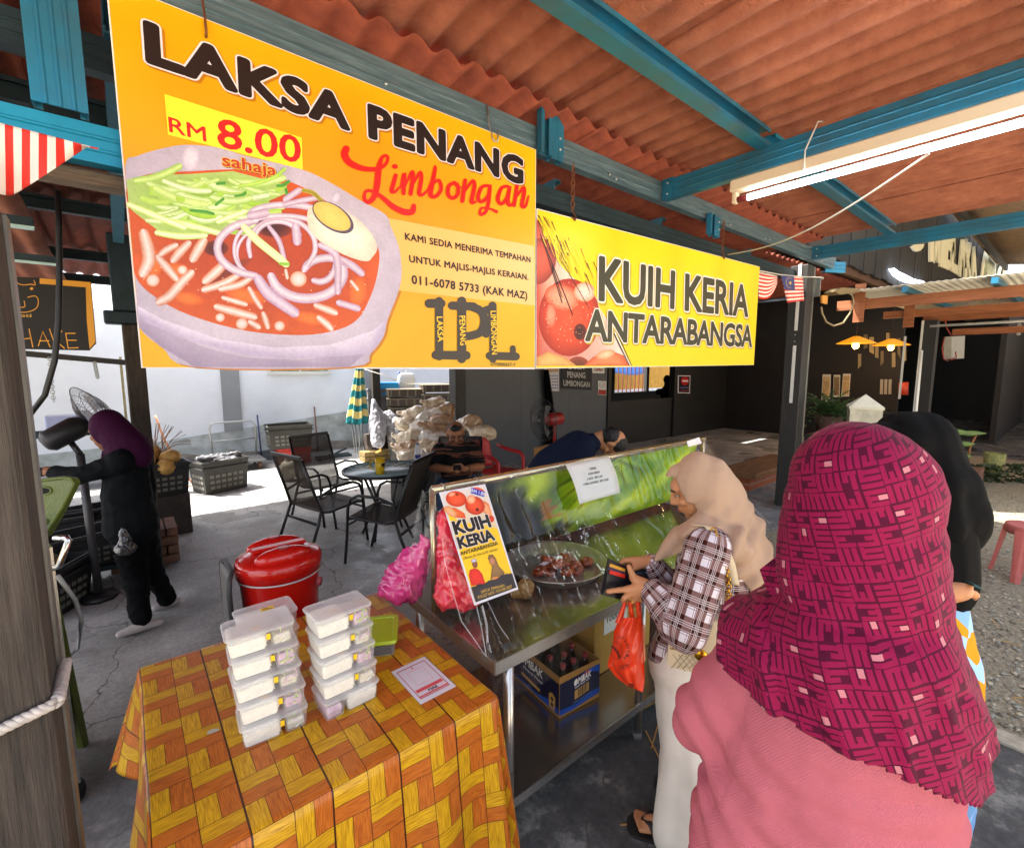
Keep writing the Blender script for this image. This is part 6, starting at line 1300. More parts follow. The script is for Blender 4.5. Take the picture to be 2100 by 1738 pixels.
# trousers and sandals
tq = limb([Dp(1400, 1365, 1.76), Vector((1.49, .80, .35)), Vector((1.475, .79, .06))], [.10, .10, .11]) + limb([Dp(1450, 1365, 1.84), Vector((1.70, .78, .35)), Vector((1.71, .80, .06))], [.10, .09, .10]) + [('c', Dp(1400, 1360, 1.76), Dp(1470, 1360, 1.84), .12, .12)]
me = blob(tq, .010, 5, lambda v, n: .004 + .012 * math.sin(math.atan2(v.y - .79, v.x - 1.6) * 9 + 2 * fbm((v.x, v.y, v.z * .5), 3)) * max(.15, min(1, (.62 - v.z) / .5)) + .006 * fbm(v, 5)); from_mesh('trousers', me, mat('cream_trousers', 'dcd4c6', .8, spec=.08, var=.06, vs=6), p)
for c in (Vector((1.43, .88, 0)), Vector((1.67, .92, 0))):
 d = bf; r1 = br
 ft = [('c', c - d * .10 + Vector((0, 0, .05)), c + d * .02 + Vector((0, 0, .035)), .035, .03)] + [('c', c + d * .02 + r1 * (.026 - .013 * k) + Vector((0, 0, .03)), c + d * (.075 - .007 * abs(k - .7)) + r1 * (.034 - .016 * k) + Vector((0, 0, .026)), .012, .0105 if k else .013) for k in range(5)]
 from_mesh('foot', blob(ft, .005, 3), SK1, body)
 sd_ = MB(); M2 = Matrix((r1, d, Vector((0, 0, 1)))).transposed()
 loft(sd_, [[tuple(c - d * .02 + M2 @ Vector(q)) for q in rrect(.05, .125, .045, z, 6)] for z in (.0, .014)]); so_ = sd_.build('sandal', mat('black_sandal', '191614', .6), p)
 MB().tube([c - d * .01 + r1 * .045 + Vector((0, 0, .012)), c + d * .02 + r1 * .02 + Vector((0, 0, .06)), c + d * .045 + Vector((0, 0, .04)), c + d * .02 - r1 * .025 + Vector((0, 0, .058)), c - d * .01 - r1 * .045 + Vector((0, 0, .012))], .010, 8).build('strap', mat('black_sandal', '191614', .6), so_)
# wallet, handbag, red carrier bag
wl = thing('wallet', 'open black wallet with red and yellow cards in the hands of the beige headscarf woman', 'wallet', tuple(zh(430, 950, 1.66)))
M_LE = mat('black_leather', '17171d', .38, bump=.15, bs=220)
wc = [zh(310, 525, 1.665), zh(690, 690, 1.70), zh(640, 1455, 1.69), zh(130, 1330, 1.655)]
wn_ = (wc[1] - wc[0]).cross(wc[3] - wc[0]).normalized(); wn_ = wn_ if wn_.dot(vd) < 0 else -wn_
MB().prism(wc, -wn_ * .008).build('wallet_leaf', M_LE, wl)
MB().prism([zh(700, 690, 1.70), zh(1240, 790, 1.74), zh(1230, 960, 1.74), zh(690, 1440, 1.69)], -wn_ * .008).build('wallet_leaf', M_LE, wl)
wq = lambda u, v, k=0: wc[0].lerp(wc[1], u).lerp(wc[3].lerp(wc[2], u), v) + wn_ * (.001 + .0012 * k)
MB().prism([wq(.1, .11), wq(.94, .09), wq(.94, .2), wq(.1, .22)], wn_ * .0008).build('yellow_card', mat('yellow_card', 'd9a032', .4), wl)
MB().prism([wq(.05, .2, 1), wq(.97, .18, 1), wq(.97, .27, 1), wq(.05, .29, 1)], wn_ * .0008).build('purple_card', mat('purple_card', '3c2c4a', .4), wl)
MB().prism([wq(.14, .28, 2), wq(.95, .25, 2), wq(.95, .36, 2), wq(.12, .38, 2)], wn_ * .0008).build('red_card', mat('red_card', 'cf2a1e', .4), wl)
MB().prism([wq(.03, .39, 3), wq(.97, .36, 3), wq(.97, .96, 3), wq(.03, .96, 3)], wn_ * .001).build('card_pocket', M_LE, wl)
MB().prism([zh(890, 800, 1.717), zh(1170, 830, 1.735), zh(1160, 870, 1.735), zh(940, 840, 1.717)], -wn_ * -.0015).build('blue_card', mat('blue_card', '7fb0d8', .4), wl)
hbg = thing('handbag', 'cream quilted shoulder bag with gold chain worn by the beige headscarf woman', 'handbag', tuple(Dp(1420, 1330, 1.55)))
M_CRM = mat('cream_leather', 'c9b696', .45, var=.04, vs=5, bump=.1, bs=150); M_GOLD = mat('gold', 'c9962f', .25, metal=1)
z3g = lambda x, y, t: at_d(1203 + x * .3155, 866.9 + y * .3155, t)
hb_ = [z3g(540, 1410, 1.56), z3g(790, 1285, 1.58), z3g(1000, 1310, 1.60), z3g(1010, 1480, 1.60), z3g(780, 1630, 1.57), z3g(530, 1575, 1.55)]
bn = (Vector((0, 0, 1)).cross(bf)).normalized(); bn = bn if bn.dot(vd) < 0 else -bn
pl0 = z3g(760, 1450, 1.55); PB = lambda x, y, k=0.: at_pl(1203 + x * .3155, 866.9 + y * .3155, pl0, bn) + bn * k
MB().prism([PB(*q) for q in [(535, 1400), (640, 1330), (800, 1278), (985, 1305), (1010, 1330), (1005, 1560), (960, 1620), (745, 1632), (545, 1585), (525, 1560)]], -bn * .05).build('bag_body', M_CRM, hbg)
MB().prism([PB(*q, .001) for q in [(540, 1405), (640, 1330), (800, 1280), (990, 1308), (985, 1420), (740, 1500), (560, 1475)]], bn * .005).build('flap', M_CRM, hbg)
qm = MB()
for k in range(7): a0_, a1_ = (560 + 40 * k, 1500 + 4 * k), (600 + 40 * k + 40, 1610); qm.tube([PB(a0_[0], a0_[1], .002), PB(min(a1_[0], 740), a1_[1] - 0, .002)], .0012, 5); qm.tube([PB(a0_[0] + 70, a0_[1], .002), PB(max(a0_[0] - 10, 535), 1590, .002)], .0012, 5)
qm.build('quilt_seams', mat('cream_seam', 'a8967a', .6), hbg)
MB().lathe([(0, .012), (.017, .012), (.0205, .009), (.0215, 0)], PB(742, 1500, .0), 28, M=bn.to_track_quat('Z', 'Y').to_matrix()).build('gold_clasp', M_GOLD, hbg)
cm = MB(); cpts = [PB(985, 1330, .012), PB(925, 1290, .02), z3g(915, 1200, 1.545), z3g(925, 1050, 1.53), z3g(895, 900, 1.53), z3g(860, 760, 1.54), z3g(820, 685, 1.565)]
def chainmesh(cm, pts, r, step):
 P = [Vector(q) for q in pts]; seg = []
 for a, b in zip(P, P[1:]):
  n_ = max(1, int((b - a).length / step)); seg += [(a.lerp(b, (i + .5) / n_), (b - a).normalized()) for i in range(n_)]
 for i, (c, d) in enumerate(seg):
  s = d.cross(bn if i % 2 else bf).normalized(); cm.tube([c + d * (step * .75 * math.cos(t)) + s * (r * math.sin(t)) for t in [k * 2 * math.pi / 8 for k in range(8)]], r * .32, 5, closed=True)
chainmesh(cm, cpts, .0078, .0125); cm.build('shoulder_chain', M_GOLD, hbg)
cm = MB(); chainmesh(cm, [PB(545, 1455, .008), PB(640, 1465, .009), PB(700, 1470, .009)], .003, .007); cm.build('flap_chain', M_GOLD, hbg)
cm = MB(); pts = [z3g(945, 1040, 1.55), z3g(915, 900, 1.548), z3g(860, 760, 1.56), z3g(780, 665, 1.59), z3g(700, 655, 1.62)]
cm.grid(lambda u, v: pts[min(int(u * 4), 3)].lerp(pts[min(int(u * 4), 3) + 1], u * 4 - min(int(u * 4), 3)) + bf * (-.022 + .03 * v) + bn * .012, 24, 2); cm.build('shoulder_strap', M_CRM, hbg, solid=.004, fix=False)
rb_ = thing('carrier_bag', 'thin orange red plastic carrier bag hanging from the fingers of the beige headscarf woman', 'bag', tuple(zh(800, 1560, 1.66)))
z2g = lambda x, y, t: at_d(*Z(1100, 1400, 1700, 1846)(x, y), t)
M_ORB = sheer('orange_red_film', 'e8421c', .28, .25, .6, 'ff7a50')
lft_ = [(1055, 20), (1030, 110), (995, 190), (985, 300), (955, 400), (948, 440), (1010, 520), (1090, 580)]; rgt_ = [(1200, 20), (1198, 110), (1200, 190), (1203, 300), (1208, 400), (1212, 480), (1212, 560), (1200, 628)]
def bagf(u, v, side):
 i = min(int(v * 7), 6); f = v * 7 - i; a = Vector(lft_[i]).lerp(Vector(lft_[i + 1]), f); b = Vector(rgt_[i]).lerp(Vector(rgt_[i + 1]), f); q = a.lerp(b, u); th_ = .055 * math.sin(math.pi * u) * (.25 + .75 * math.sin(math.pi * min(1, .12 + v * .85))) * side
 return z2g(q.x, q.y, 1.655 - th_ + .006 * math.sin(u * 17 + v * 6) * side + .004 * math.sin(v * 22 + u * 9))
def handle(xa, xb, ya, xt, yt):
 pass
mb = MB()
for sd2 in (1, -1): mb.grid(lambda u, v: bagf(u, .12 + .88 * v, sd2), 26, 34)
for (xa, xb), (ta, tb) in (((1000, 1055), (1060, 1085)), ((1110, 1150), (1095, 1125)), ((1160, 1200), (1150, 1185))):
 mb.grid(lambda u, v: z2g(ta + (tb - ta) * u + ((xa + (xb - xa) * u) - (ta + (tb - ta) * u)) * v, -15 + 150 * v, 1.655 - .012 * math.sin(math.pi * u)), 5, 8)
mb.build('bag_film', M_ORB, rb_, fix=False)
MB().prism([z2g(1010, 180, 1.65), z2g(1190, 170, 1.65), z2g(1195, 430, 1.65), z2g(1000, 430, 1.65)], vd * .03).build('box_inside', mat('orange_lit_box', 'd98a6a', .7), rb_)
A = Art(lambda x, y: z2g(x, y, 1.588), -vd, .0004)
for i, ch in enumerate('oradable'):
 t = rad(-75 + i * 17); A.text(ch, (1010 + 78 * math.cos(t) - 8 * math.cos(t + 1.57), 320 + 82 * math.sin(t) - 8 * math.sin(t + 1.57)), (1010 + 78 * math.cos(t) + 9 * math.cos(t + 1.57), 320 + 82 * math.sin(t) + 9 * math.sin(t + 1.57)), (1010 + 102 * math.cos(t) - 8 * math.cos(t + 1.57), 320 + 106 * math.sin(t) - 8 * math.sin(t + 1.57)), '5a1208', 1, .02)
A.stroke([(1015 + 38 * math.cos(t), 330 + 60 * math.sin(t)) for t in np.linspace(-2, 4, 14)], 4, '5a1208', 1); A.stroke([(985, 300), (1020, 340), (1035, 380)], 18, '5a1208', 1); A.text('EARTH', (1035, 470), (1105, 455), (1033, 438), '5a1208', 1, .03); A.stroke([(985, 400), (1010, 470), (1060, 520)], 4, '5a1208', 1); A.poly([(1090, 560), (1140, 565), (1135, 600), (1100, 590)], '6a1a0c', 1)
A.build('bag_print', rb_)
# ------------------------------------------------------------------ woman in black behind
p = thing('person', 'woman in a long black headscarf and blue yellow skirt standing behind the maroon headscarf', 'person', (2.2, .33, 0))
Q = lambda x, y, t=1.68: at_d(x, y, t)
hc = Q(1850, 925); kf = Vector((math.cos(rad(150)), math.sin(rad(150)), -.2)).normalized()
bp_ = head_prims(hc, kf, s=.95, neck=Q(1870, 1040)) + [('c', Q(1875, 1040), Q(1890, 1200), .09, .12), ('c', Q(1890, 1200), Vector((2.2, .3, .1)), .11, .08), ('c', Q(1870, 1080, 1.5), Q(1900, 1220, 1.45), .05, .04), ('c', Q(1900, 1220, 1.45), Q(1970, 1212, 1.42), .04, .028)]
wr = Q(1972, 1214, 1.42)
for i in range(4): bp_ += finger([wr, Q(1985, 1209 + 3 * i, 1.42), Q(2002, 1216 + 3 * i, 1.42 + .01 * i), Q(2006 - 3 * i, 1222 + 2 * i, 1.43 + .01 * i)], .010, .0075)
bp_ += finger([wr, Q(1980, 1203, 1.41), Q(1993, 1200, 1.41)], .011, .009)
from_mesh('body', blob(bp_, .0075, 3), SK1, p); head_bits(p, hc, kf, (0, 0, 1), .95)
hq = [('e', hc + Vector((0, 0, .015)), (.105, .108, .128)), ('c', Q(1886, 905), Q(1895, 1000), .11, .14), ('c', Q(1895, 1000), Q(1905, 1060), .15, .155), ('c', hc + kf * .05 + Vector((0, 0, .07)), Q(1752, 882, 1.66), .05, .02), ('c', Q(1800, 1050), Q(1800, 1120), .1, .1), ('c', Q(1900, 1040), Q(1918, 1095), .1, .065)]
me = blob(hq, .009, 6, drape(9, (hc.x, hc.y), .010, hc.z + .05, .3), lambda v: v.z < Q(1900, 1098).z - .4 * (v - Q(1900, 1098)).dot(_R))
from_mesh('headscarf', me, mat('black_scarf', '09090a', .8, spec=.08, sheen=0.), p).modifiers.new('t', 'SOLIDIFY').thickness = .003
me = blob([('c', Q(1890, 1050), Q(1895, 1180), .15, .15), ('c', Q(1790, 1070), Q(1800, 1200), .08, .08), ('c', Q(1950, 1060), Q(1945, 1140), .06, .05), ('c', Q(1870, 1080, 1.5), Q(1900, 1215, 1.45), .06, .05)], .011, 5); from_mesh('black_top', me, mat('black_cloth', '0a0a0b', .8, spec=.08), p)
me = blob([('c', Q(1885, 1230), Q(1890, 1330), .13, .15), ('c', Q(1890, 1330), Q(1898, 1500), .155, .155), ('c', Q(1898, 1500), Vector((2.22, .28, .12)), .15, .17)], .012, 5, drape(8, (2.2, .25), .012, .9, .5)); from_mesh('batik_skirt', me, batik_mat(), p)
o = MB().box(Q(1995, 1198, 1.40), (.07, .02, .006), rot=(.3, .2, .4), bev=.002).build('phone', mat('teal_case', '1d4a4a', .4)); tag(o, 'small dark teal phone held by the woman in the black headscarf', 'phone')
# ------------------------------------------------------------------ worker at the left in purple headscarf
p = thing('person', 'stall worker in purple headscarf and black clothes reaching over a work table', 'person', (0, 4.05, 0))
U_ = lambda x, y, t=3.12: at_d(x, y, t)
pf = -_R; hc = U_(216, 886); hf = (pf + Vector((0, 0, -.28)) + _F * .2).normalized()
sh = U_(262, 940); bp_ = head_prims(hc, hf, s=.98, neck=U_(248, 925)) + [('c', sh, U_(268, 1060), .1, .11)]
han = U_(92, 966, 2.98)
bp_ += limb([U_(245, 950, 3.0), U_(165, 972, 2.95), han], [.05, .042, .03])
from_mesh('body', blob(bp_, .008, 3), SK2, p); head_bits(p, hc, hf, (0, 0, 1), .98)
hq = [('e', hc - hf * .03 + Vector((0, 0, .02)), (.105, .112, .128)), ('c', hc - hf * .07, U_(262, 915), .10, .115), ('c', U_(262, 915), U_(270, 930), .12, .12), ('c', U_(232, 915), U_(216, 938), .06, .022), ('c', hc + hf * .05 + Vector((0, 0, .085)), hc + hf * .085 + Vector((0, 0, .07)), .035, .02)]
def fo(v):
 q = v - hc; a = q.dot(hf); b = q.z; r1 = _F; c_ = q.dot(r1); return a > -.005 and (c_ / .125) ** 2 + ((b + .01) / .105) ** 2 < 1
from_mesh('headscarf', blob(hq, .008, 4, drape(7, (hc.x, hc.y), .006, hc.z, .2), fo), mat('purple_scarf', '38122f', .75, spec=.08, sheen=.0), p).modifiers.new('t', 'SOLIDIFY').thickness = .003
M_BC = mat('black_clothes', '121416', .8, spec=.08, var=.2, vs=8)
me = blob([('c', U_(258, 950), U_(260, 1000), .125, .13), ('c', U_(260, 1000), U_(268, 1075), .13, .15), ('c', U_(245, 945, 3.0), U_(282, 935, 3.2), .075, .075)] + limb([U_(240, 952, 3.0), U_(165, 975, 2.95), U_(112, 968, 2.97)], [.07, .055, .042]) + limb([U_(288, 945, 3.25), U_(300, 1030, 3.3), U_(280, 1080, 3.25)], [.07, .06, .05]), .009, 4, lambda v, n: .008 * fbm(v, 8, 3) + .008 * (1 - abs(mnoise.noise(Vector((v.x, v.y, v.z * 1.6)) * 9))) ** 3 - .003); from_mesh('shirt', me, M_BC, p)
a1, a2 = at_z(290, 1275, .06), at_z(344, 1236, .06)
me = blob(limb([U_(262, 1085), U_(278, 1180, 3.25), a1 + Vector((0, 0, .03))], [.105, .075, .055]) + limb([U_(285, 1085, 3.2), U_(308, 1160, 3.4), a2 + Vector((0, 0, .03))], [.10, .072, .052]), .009, 4, lambda v, n: .006 * fbm(v, 8, 3) + .010 * (1 - abs(mnoise.noise(Vector((v.x, v.y, v.z * 1.3)) * 11))) ** 3 - .003); from_mesh('trousers', me, mat('black_trousers', '0b0b0d', .8, spec=.08), p)
for heel, toe in ((at_z(328, 1274, .03), at_z(246, 1300, .03)), (at_z(362, 1230, .03), at_z(318, 1246, .03))):
 me = blob([('c', heel, heel.lerp(toe, .5) + Vector((0, 0, .008)), .028, .036), ('c', heel.lerp(toe, .5) + Vector((0, 0, .008)), toe, .036, .024)], .007, 4, None); me2 = me
 for v in me.vertices: v.co.z = max(v.co.z, .002)
 from_mesh('white_clog', me, mat('dirty_white_clog', 'b5aba6', .6, var=.1), p)
me = blob([('e', han, (.06, .035, .03)), ('c', han, U_(80, 972, 2.97), .03, .02)], .007, 3, lambda v, n: .004 * fbm(v, 40, 3)); from_mesh('plastic_glove', me, mat('dark_shiny_glove', '2a2a2c', .2, spec=.7), p)
c = U_(256, 1110, 3.0); me = crumple([('c', c + Vector((0, 0, .075)), c - Vector((0, 0, .045)), .016, .05), ('e', c - Vector((0, 0, .04)), (.055, .04, .05))], .006, .010, 15); tag(from_mesh('plastic_bag', me, mat('shiny_grey_film', '3a3838', .12, spec=.9, var=.5, vs=18)), 'small shiny clear plastic bag hanging at the hip of the purple headscarf worker', 'bag')
# ------------------------------------------------------------------ man seated with phone
p = thing('person', 'seated man with glasses in a black and brown striped polo shirt looking at his phone', 'person', (2.5, 3.9, 0))
T_ = lambda x, y, t=4.6: at_d(x, y, t)
back = Vector((-.55, -.83, 0)); hc = T_(934, 890); hf = (back + Vector((.15, 0, -.38))).normalized(); hu = (Vector((0, 0, 1)) + back * .38).normalized()
sL, sR = T_(902, 925), T_(968, 922); eL, eR = T_(889, 958, 4.5), T_(985, 957, 4.5); hL, hR = T_(927, 962, 4.25), T_(951, 961, 4.25)
bp_ = head_prims(hc, hf, hu, 1.1, neck=T_(935, 918)) + [('c', T_(935, 918), T_(935, 970), .09, .14), ('c', sL, sR, .06, .06)] + limb([sL, eL, hL], [.055, .045, .028]) + limb([sR, eR, hR], [.055, .045, .028])
for h, s in ((hL, 1), (hR, -1)):
 for i in range(4): bp_ += finger([h, h + _R * (.035 * s) + Vector((0, 0, -.014 * i + .02)), h + _R * (.06 * s) + Vector((0, 0, -.014 * i + .015)) - _F * .02], .012, .009)
 bp_ += finger([h, h + _R * (.02 * s) + Vector((0, 0, .04)), h + _R * (.045 * s) + Vector((0, 0, .045))], .012, .009)
from_mesh('body', blob(bp_, .0075, 3), SK2, p); head_bits(p, hc, hf, hu, 1.1)
f, r, u = basis(hf, hu); hair = blob([('e', hc + u * .04 - f * .02, (.082, .082, .082)), ('c', hc - f * .05 + u * .03, hc - f * .06 - u * .04, .06, .045), ('e', hc + u * .085 + f * .035, (.06, .05, .035))], .007, 3, lambda v, n: .004 * fbm(v, 45, 2))
HAIR = mat('black_hair', '0e0c0b', .55, bump=.6, bs=180); from_mesh('hair', hair, HAIR, p)
gl = MB()
for sx in (-1, 1): c = hc + r * (.032 * sx) + f * .1 + u * .006; gl.tube([c + r * (.025 * math.cos(t)) + u * (.017 * math.sin(t)) for t in np.linspace(0, 2 * math.pi, 17)[:-1]], .0025, 6, closed=True); gl.tube([c + r * (.026 * sx), hc + r * (.078 * sx) + u * .01], .0022, 6)
gl.tube([hc + f * .102 + u * .01 - r * .008, hc + f * .102 + u * .01 + r * .008], .0022, 6); gl.build('glasses', mat('black_frame', '0d0d0e', .3), p)
m = mat('striped_polo', '1b1a1b', .75, spec=.08); n, ns, P = nodes(m); tc = ns.new('ShaderNodeTexCoord'); mp = ns.new('ShaderNodeMapping'); mp.inputs['Scale'].default_value = (1.5, 1.5, 26); t_n = ns.new('ShaderNodeTexNoise'); t_n.inputs['Scale'].default_value = 1; t_n.inputs['Detail'].default_value = 1; n.links.new(tc.outputs['Object'], mp.inputs[0]); n.links.new(mp.outputs[0], t_n.inputs['Vector']); r_n = ns.new('ShaderNodeValToRGB'); r_n.color_ramp.interpolation = 'CONSTANT'
r_n.color_ramp.elements.new(.62)
for e, (q, c) in zip(list(r_n.color_ramp.elements), ((0, '161516'), (.5, '6a4232'), (.58, '201a19'))): e.position = q; e.color = (*lin(c), 1)
n.links.new(t_n.outputs[0], r_n.inputs[0]); n.links.new(r_n.outputs[0], P.inputs['Base Color'])
me = blob([('c', T_(935, 924), T_(935, 985), .13, .17), ('c', sL, sR, .075, .075), ('e', T_(936, 962, 4.5), (.16, .16, .14))] + limb([sL, sL.lerp(eL, .75)], [.085, .075]) + limb([sR, sR.lerp(eR, .75)], [.085, .075]), .010, 5, lambda v, n: .004 * fbm(v, 10, 3)); from_mesh('polo_shirt', me, m, p)
hipL, hipR = T_(915, 990, 4.6), T_(955, 990, 4.6); kL, kR = hipL + back * .42 - _R * .06, hipR + back * .40 + _R * .08
me = blob(limb([hipL, kL, Vector((kL.x, kL.y, .08))], [.10, .075, .055]) + limb([hipR, kR, Vector((kR.x, kR.y, .08))], [.10, .075, .055]) + [('c', hipL, hipR, .11, .11)], .011, 5, lambda v, n: .004 * fbm(v, 10)); from_mesh('jeans', me, mat('blue_jeans', '2c3d52', .8, spec=.08, var=.2, vs=9), p)
for k_ in (kL, kR): from_mesh('shoe', blob([('c', Vector((k_.x, k_.y, .04)), Vector((k_.x, k_.y, .04)) + back * .14, .04, .035)], .01, 3), M_SH, p)
tag(MB().box(hL.lerp(hR, .5) - _F * .05 + Vector((0, 0, .02)), (.07, .01, .05), rot=(-.5, 0, rad(-30)), bev=.003).build('phone', mat('black_glass', '0c0c0e', .15)), 'black phone in the hands of the seated man', 'phone')
MB().lathe([(.03, -.012), (.033, 0), (.03, .012)], eR.lerp(hR, .8), 14, M=(hR - eR).to_track_quat('Z', 'Y').to_matrix()).build('watch', mat('black_frame', '0d0d0e'), p)
# ------------------------------------------------------------------ man bending down behind the counter
p = thing('person', 'man in a navy T-shirt bending down behind the counter, short black hair', 'person', (2.8, 2.8, 0))
V_ = lambda x, y, t=3.9: at_d(x, y, t)
hc = V_(1252, 905); bu = (_R * .85 + Vector((0, 0, -.35)) - _F * .1).normalized(); bfw = (Vector((0, 0, -1)) + _R * -.25 + _F * .25).normalized()
bp_ = head_prims(hc, bfw, bu, 1.1, neck=V_(1214, 905)) + [('c', V_(1212, 905), V_(1190, 920), .06, .1), ('c', V_(1190, 920), V_(1100, 985), .13, .14)] + limb([V_(1190, 925, 3.75), V_(1185, 1000, 3.75), V_(1230, 1030, 3.75)], [.05, .045, .03])
from_mesh('body', blob(bp_, .008, 3), SK1, p); head_bits(p, hc, bfw, bu)
f, r, u = basis(bfw, bu); from_mesh('hair', blob([('e', hc + u * .05 - f * .018, (.078, .08, .07)), ('e', hc - f * .045 - u * .01, (.088, .088, .08)), ('e', hc + u * .06, (.085, .085, .075))], .007, 3, lambda v, n: .003 * fbm(v, 50, 2)), HAIR, p)
me = blob([('c', V_(1214, 908), V_(1185, 920), .085, .15), ('c', V_(1185, 920), V_(1130, 955), .155, .16), ('c', V_(1130, 955), V_(1090, 1010), .16, .15), ('c', V_(1200, 915, 3.75), V_(1190, 965, 3.74), .085, .08)], .010, 6, lambda v, n: .006 * fbm(v, 7, 3)); from_mesh('navy_tshirt', me, mat('navy_cotton', '1b2033', .85, spec=.08), p)
hp_ = V_(1090, 1010); me = blob(limb([hp_, hp_ + Vector((.12, .0, -.35)), Vector((hp_.x + .05, hp_.y + .05, .08))], [.12, .09, .06]) + limb([hp_, hp_ + Vector((.0, .15, -.35)), Vector((hp_.x - .08, hp_.y + .18, .08))], [.12, .09, .06]), .012, 4); from_mesh('trousers', me, mat('black_trousers', '141517'), p)
# ------------------------------------------------------------------ far person in the doorway, backlit against the window, that dark put into its colour
p = thing('person', 'distant person standing dark against the bright barred window in the doorway', 'person', (11.5, 7.3, 0))
c = at_d(1368, 776, 12.6); me = blob([('e', c + Vector((0, 0, -.02)), (.09, .1, .125)), ('c', c, c + Vector((0, 0, -.25)), .055, .08), ('c', c + Vector((-.2, .1, -.35)), c + Vector((.2, -.1, -.35)), .09, .09), ('c', c + Vector((0, 0, -.35)), Vector((c.x, c.y, .9)), .16, .15), ('c', Vector((c.x, c.y, .9)), Vector((c.x, c.y, .05)), .15, .1)], .02, 3); from_mesh('body', me, mat('silhouette_dark', '191512', .8, spec=.08), p)
# ================================================================== LEFT FOREGROUND
M_GW = mat('weathered_grey_timber', '534a43', .9, var=.35, vs=7, bump=.8, bs=40, col2='26211d', stretch=(6, 6, .35), detail=9)
gp = thing('timber_post', 'thick weathered grey timber post at the left edge of the stall', 'post', (-.24, 1.4, 0))
MB().bx(-.37, -.16, 1.26, 1.42, 0, 2.06, .008).build('timber', M_GW, gp)
MB().bx(-.1595, -.154, 1.385, 1.43, 0, 2.05).build('corner_strip', mat('galvanised_strip', '6f6d68', .5, metal=.5, var=.3), gp)
MB().bx(-.45, -.2, 1.23, 1.258, 2.02, 2.09).build('head_bracket', mat('rust_brown_bracket', '9a6a3c', .7, var=.4, vs=30), gp)
rp = MB()
for k in range(3):
 pts = []
 for i in range(60):
  t = i / 59; a = t * 40 + k * 2.09; c = Vector((-.38 + .225 * t, 1.249, 1.035 + .05 * t)); pts.append(c + Vector((0, math.cos(a), math.sin(a))) * .0055)
 rp.tube(pts, .0062, 6)
for k in range(3): rp.tube([Vector((-.15 + .007 * math.cos(i * .65 + k * 2.09), 1.25 + .17 * i / 40, 1.085 + .007 * math.sin(i * .65 + k * 2.09))) for i in range(41)], .006, 6)
tag(rp.build('braided_rope', mat('pale_rope', 'b9b2ac', .8, var=.2, vs=60)), 'pale braided rope tied round the weathered timber post', 'rope')
fl = at_d(90, 330, 1.15)
M_FLG = mat('red_white_stripe', 'e6ddd4', .7); n, ns, P = nodes(M_FLG); uvn = ns.new('ShaderNodeUVMap'); sx_ = ns.new('ShaderNodeSeparateXYZ'); n.links.new(uvn.outputs[0], sx_.inputs[0]); mm = ns.new('ShaderNodeMath'); mm.operation = 'MULTIPLY'; mm.inputs[1].default_value = 9; n.links.new(sx_.outputs[0], mm.inputs[0]); fr_ = ns.new('ShaderNodeMath'); fr_.operation = 'FRACT'; n.links.new(mm.outputs[0], fr_.inputs[0]); gt = ns.new('ShaderNodeMath'); gt.operation = 'GREATER_THAN'; gt.inputs[1].default_value = .5; n.links.new(fr_.outputs[0], gt.inputs[0]); rr_ = ns.new('ShaderNodeMix'); rr_.data_type = 'RGBA'; rr_.inputs[6].default_value = (*lin('e3dad2'), 1); rr_.inputs[7].default_value = (*lin('cf2a1c'), 1); n.links.new(gt.outputs[0], rr_.inputs[0]); n.links.new(rr_.outputs[2], P.inputs['Base Color'])
def uvgrid(name, fn, nu, nv, m, parent=None):
 mb = MB().grid(fn, nu, nv); me = mb.mesh(name); me.materials.append(m); l = me.uv_layers.new(name='UVMap')
 for poly in me.polygons:
  for li_ in poly.loop_indices: vi = me.loops[li_].vertex_index; l.data[li_].uv = ((vi % (nu + 1)) / nu, (vi // (nu + 1)) / nv)
 return link(bpy.data.objects.new(name, me), parent)
q1_ = Z(0, 0, 800)
def flg(u, v):
 xs_ = -330 + 930 * u; top = 740 + (xs_ + 30) * .26; low = max(top + 8, 1190 - ((xs_ - 70) / 270) ** 2 * 130 if xs_ < 70 else 1190 - ((xs_ - 70) / 500) ** 1.1 * 330); y = top + (low - top) * v
 return at_d(*q1_(xs_, y), 1.25 + .03 * math.sin(u * 16) * v)
o = uvgrid('bunting_flag', flg, 40, 14, M_FLG); o.modifiers.new('t', 'SOLIDIFY').thickness = .0012; tag(o, 'drooping red and white striped flag at the top left beside the laksa sign', 'flag')
def pipe(name, label, cat, pts, r, m, n=8): return tag(MB().tube(pts, r, n).build(name, m), label, cat)
M_RUB = mat('black_rubber', '111112', .5)
dd = lambda x, y, t: at_d(x, y, t)
pipe('hanging_cable', 'thick black cable hanging down in front of the drink stall board', 'cable', [dd(119, 392, 2.0), dd(121, 470, 2.0), dd(122, 560, 2.0), dd(120, 660, 2.0), dd(112, 740, 2.0), dd(92, 810, 2.0), dd(60, 852, 2.0)], .011, M_RUB)
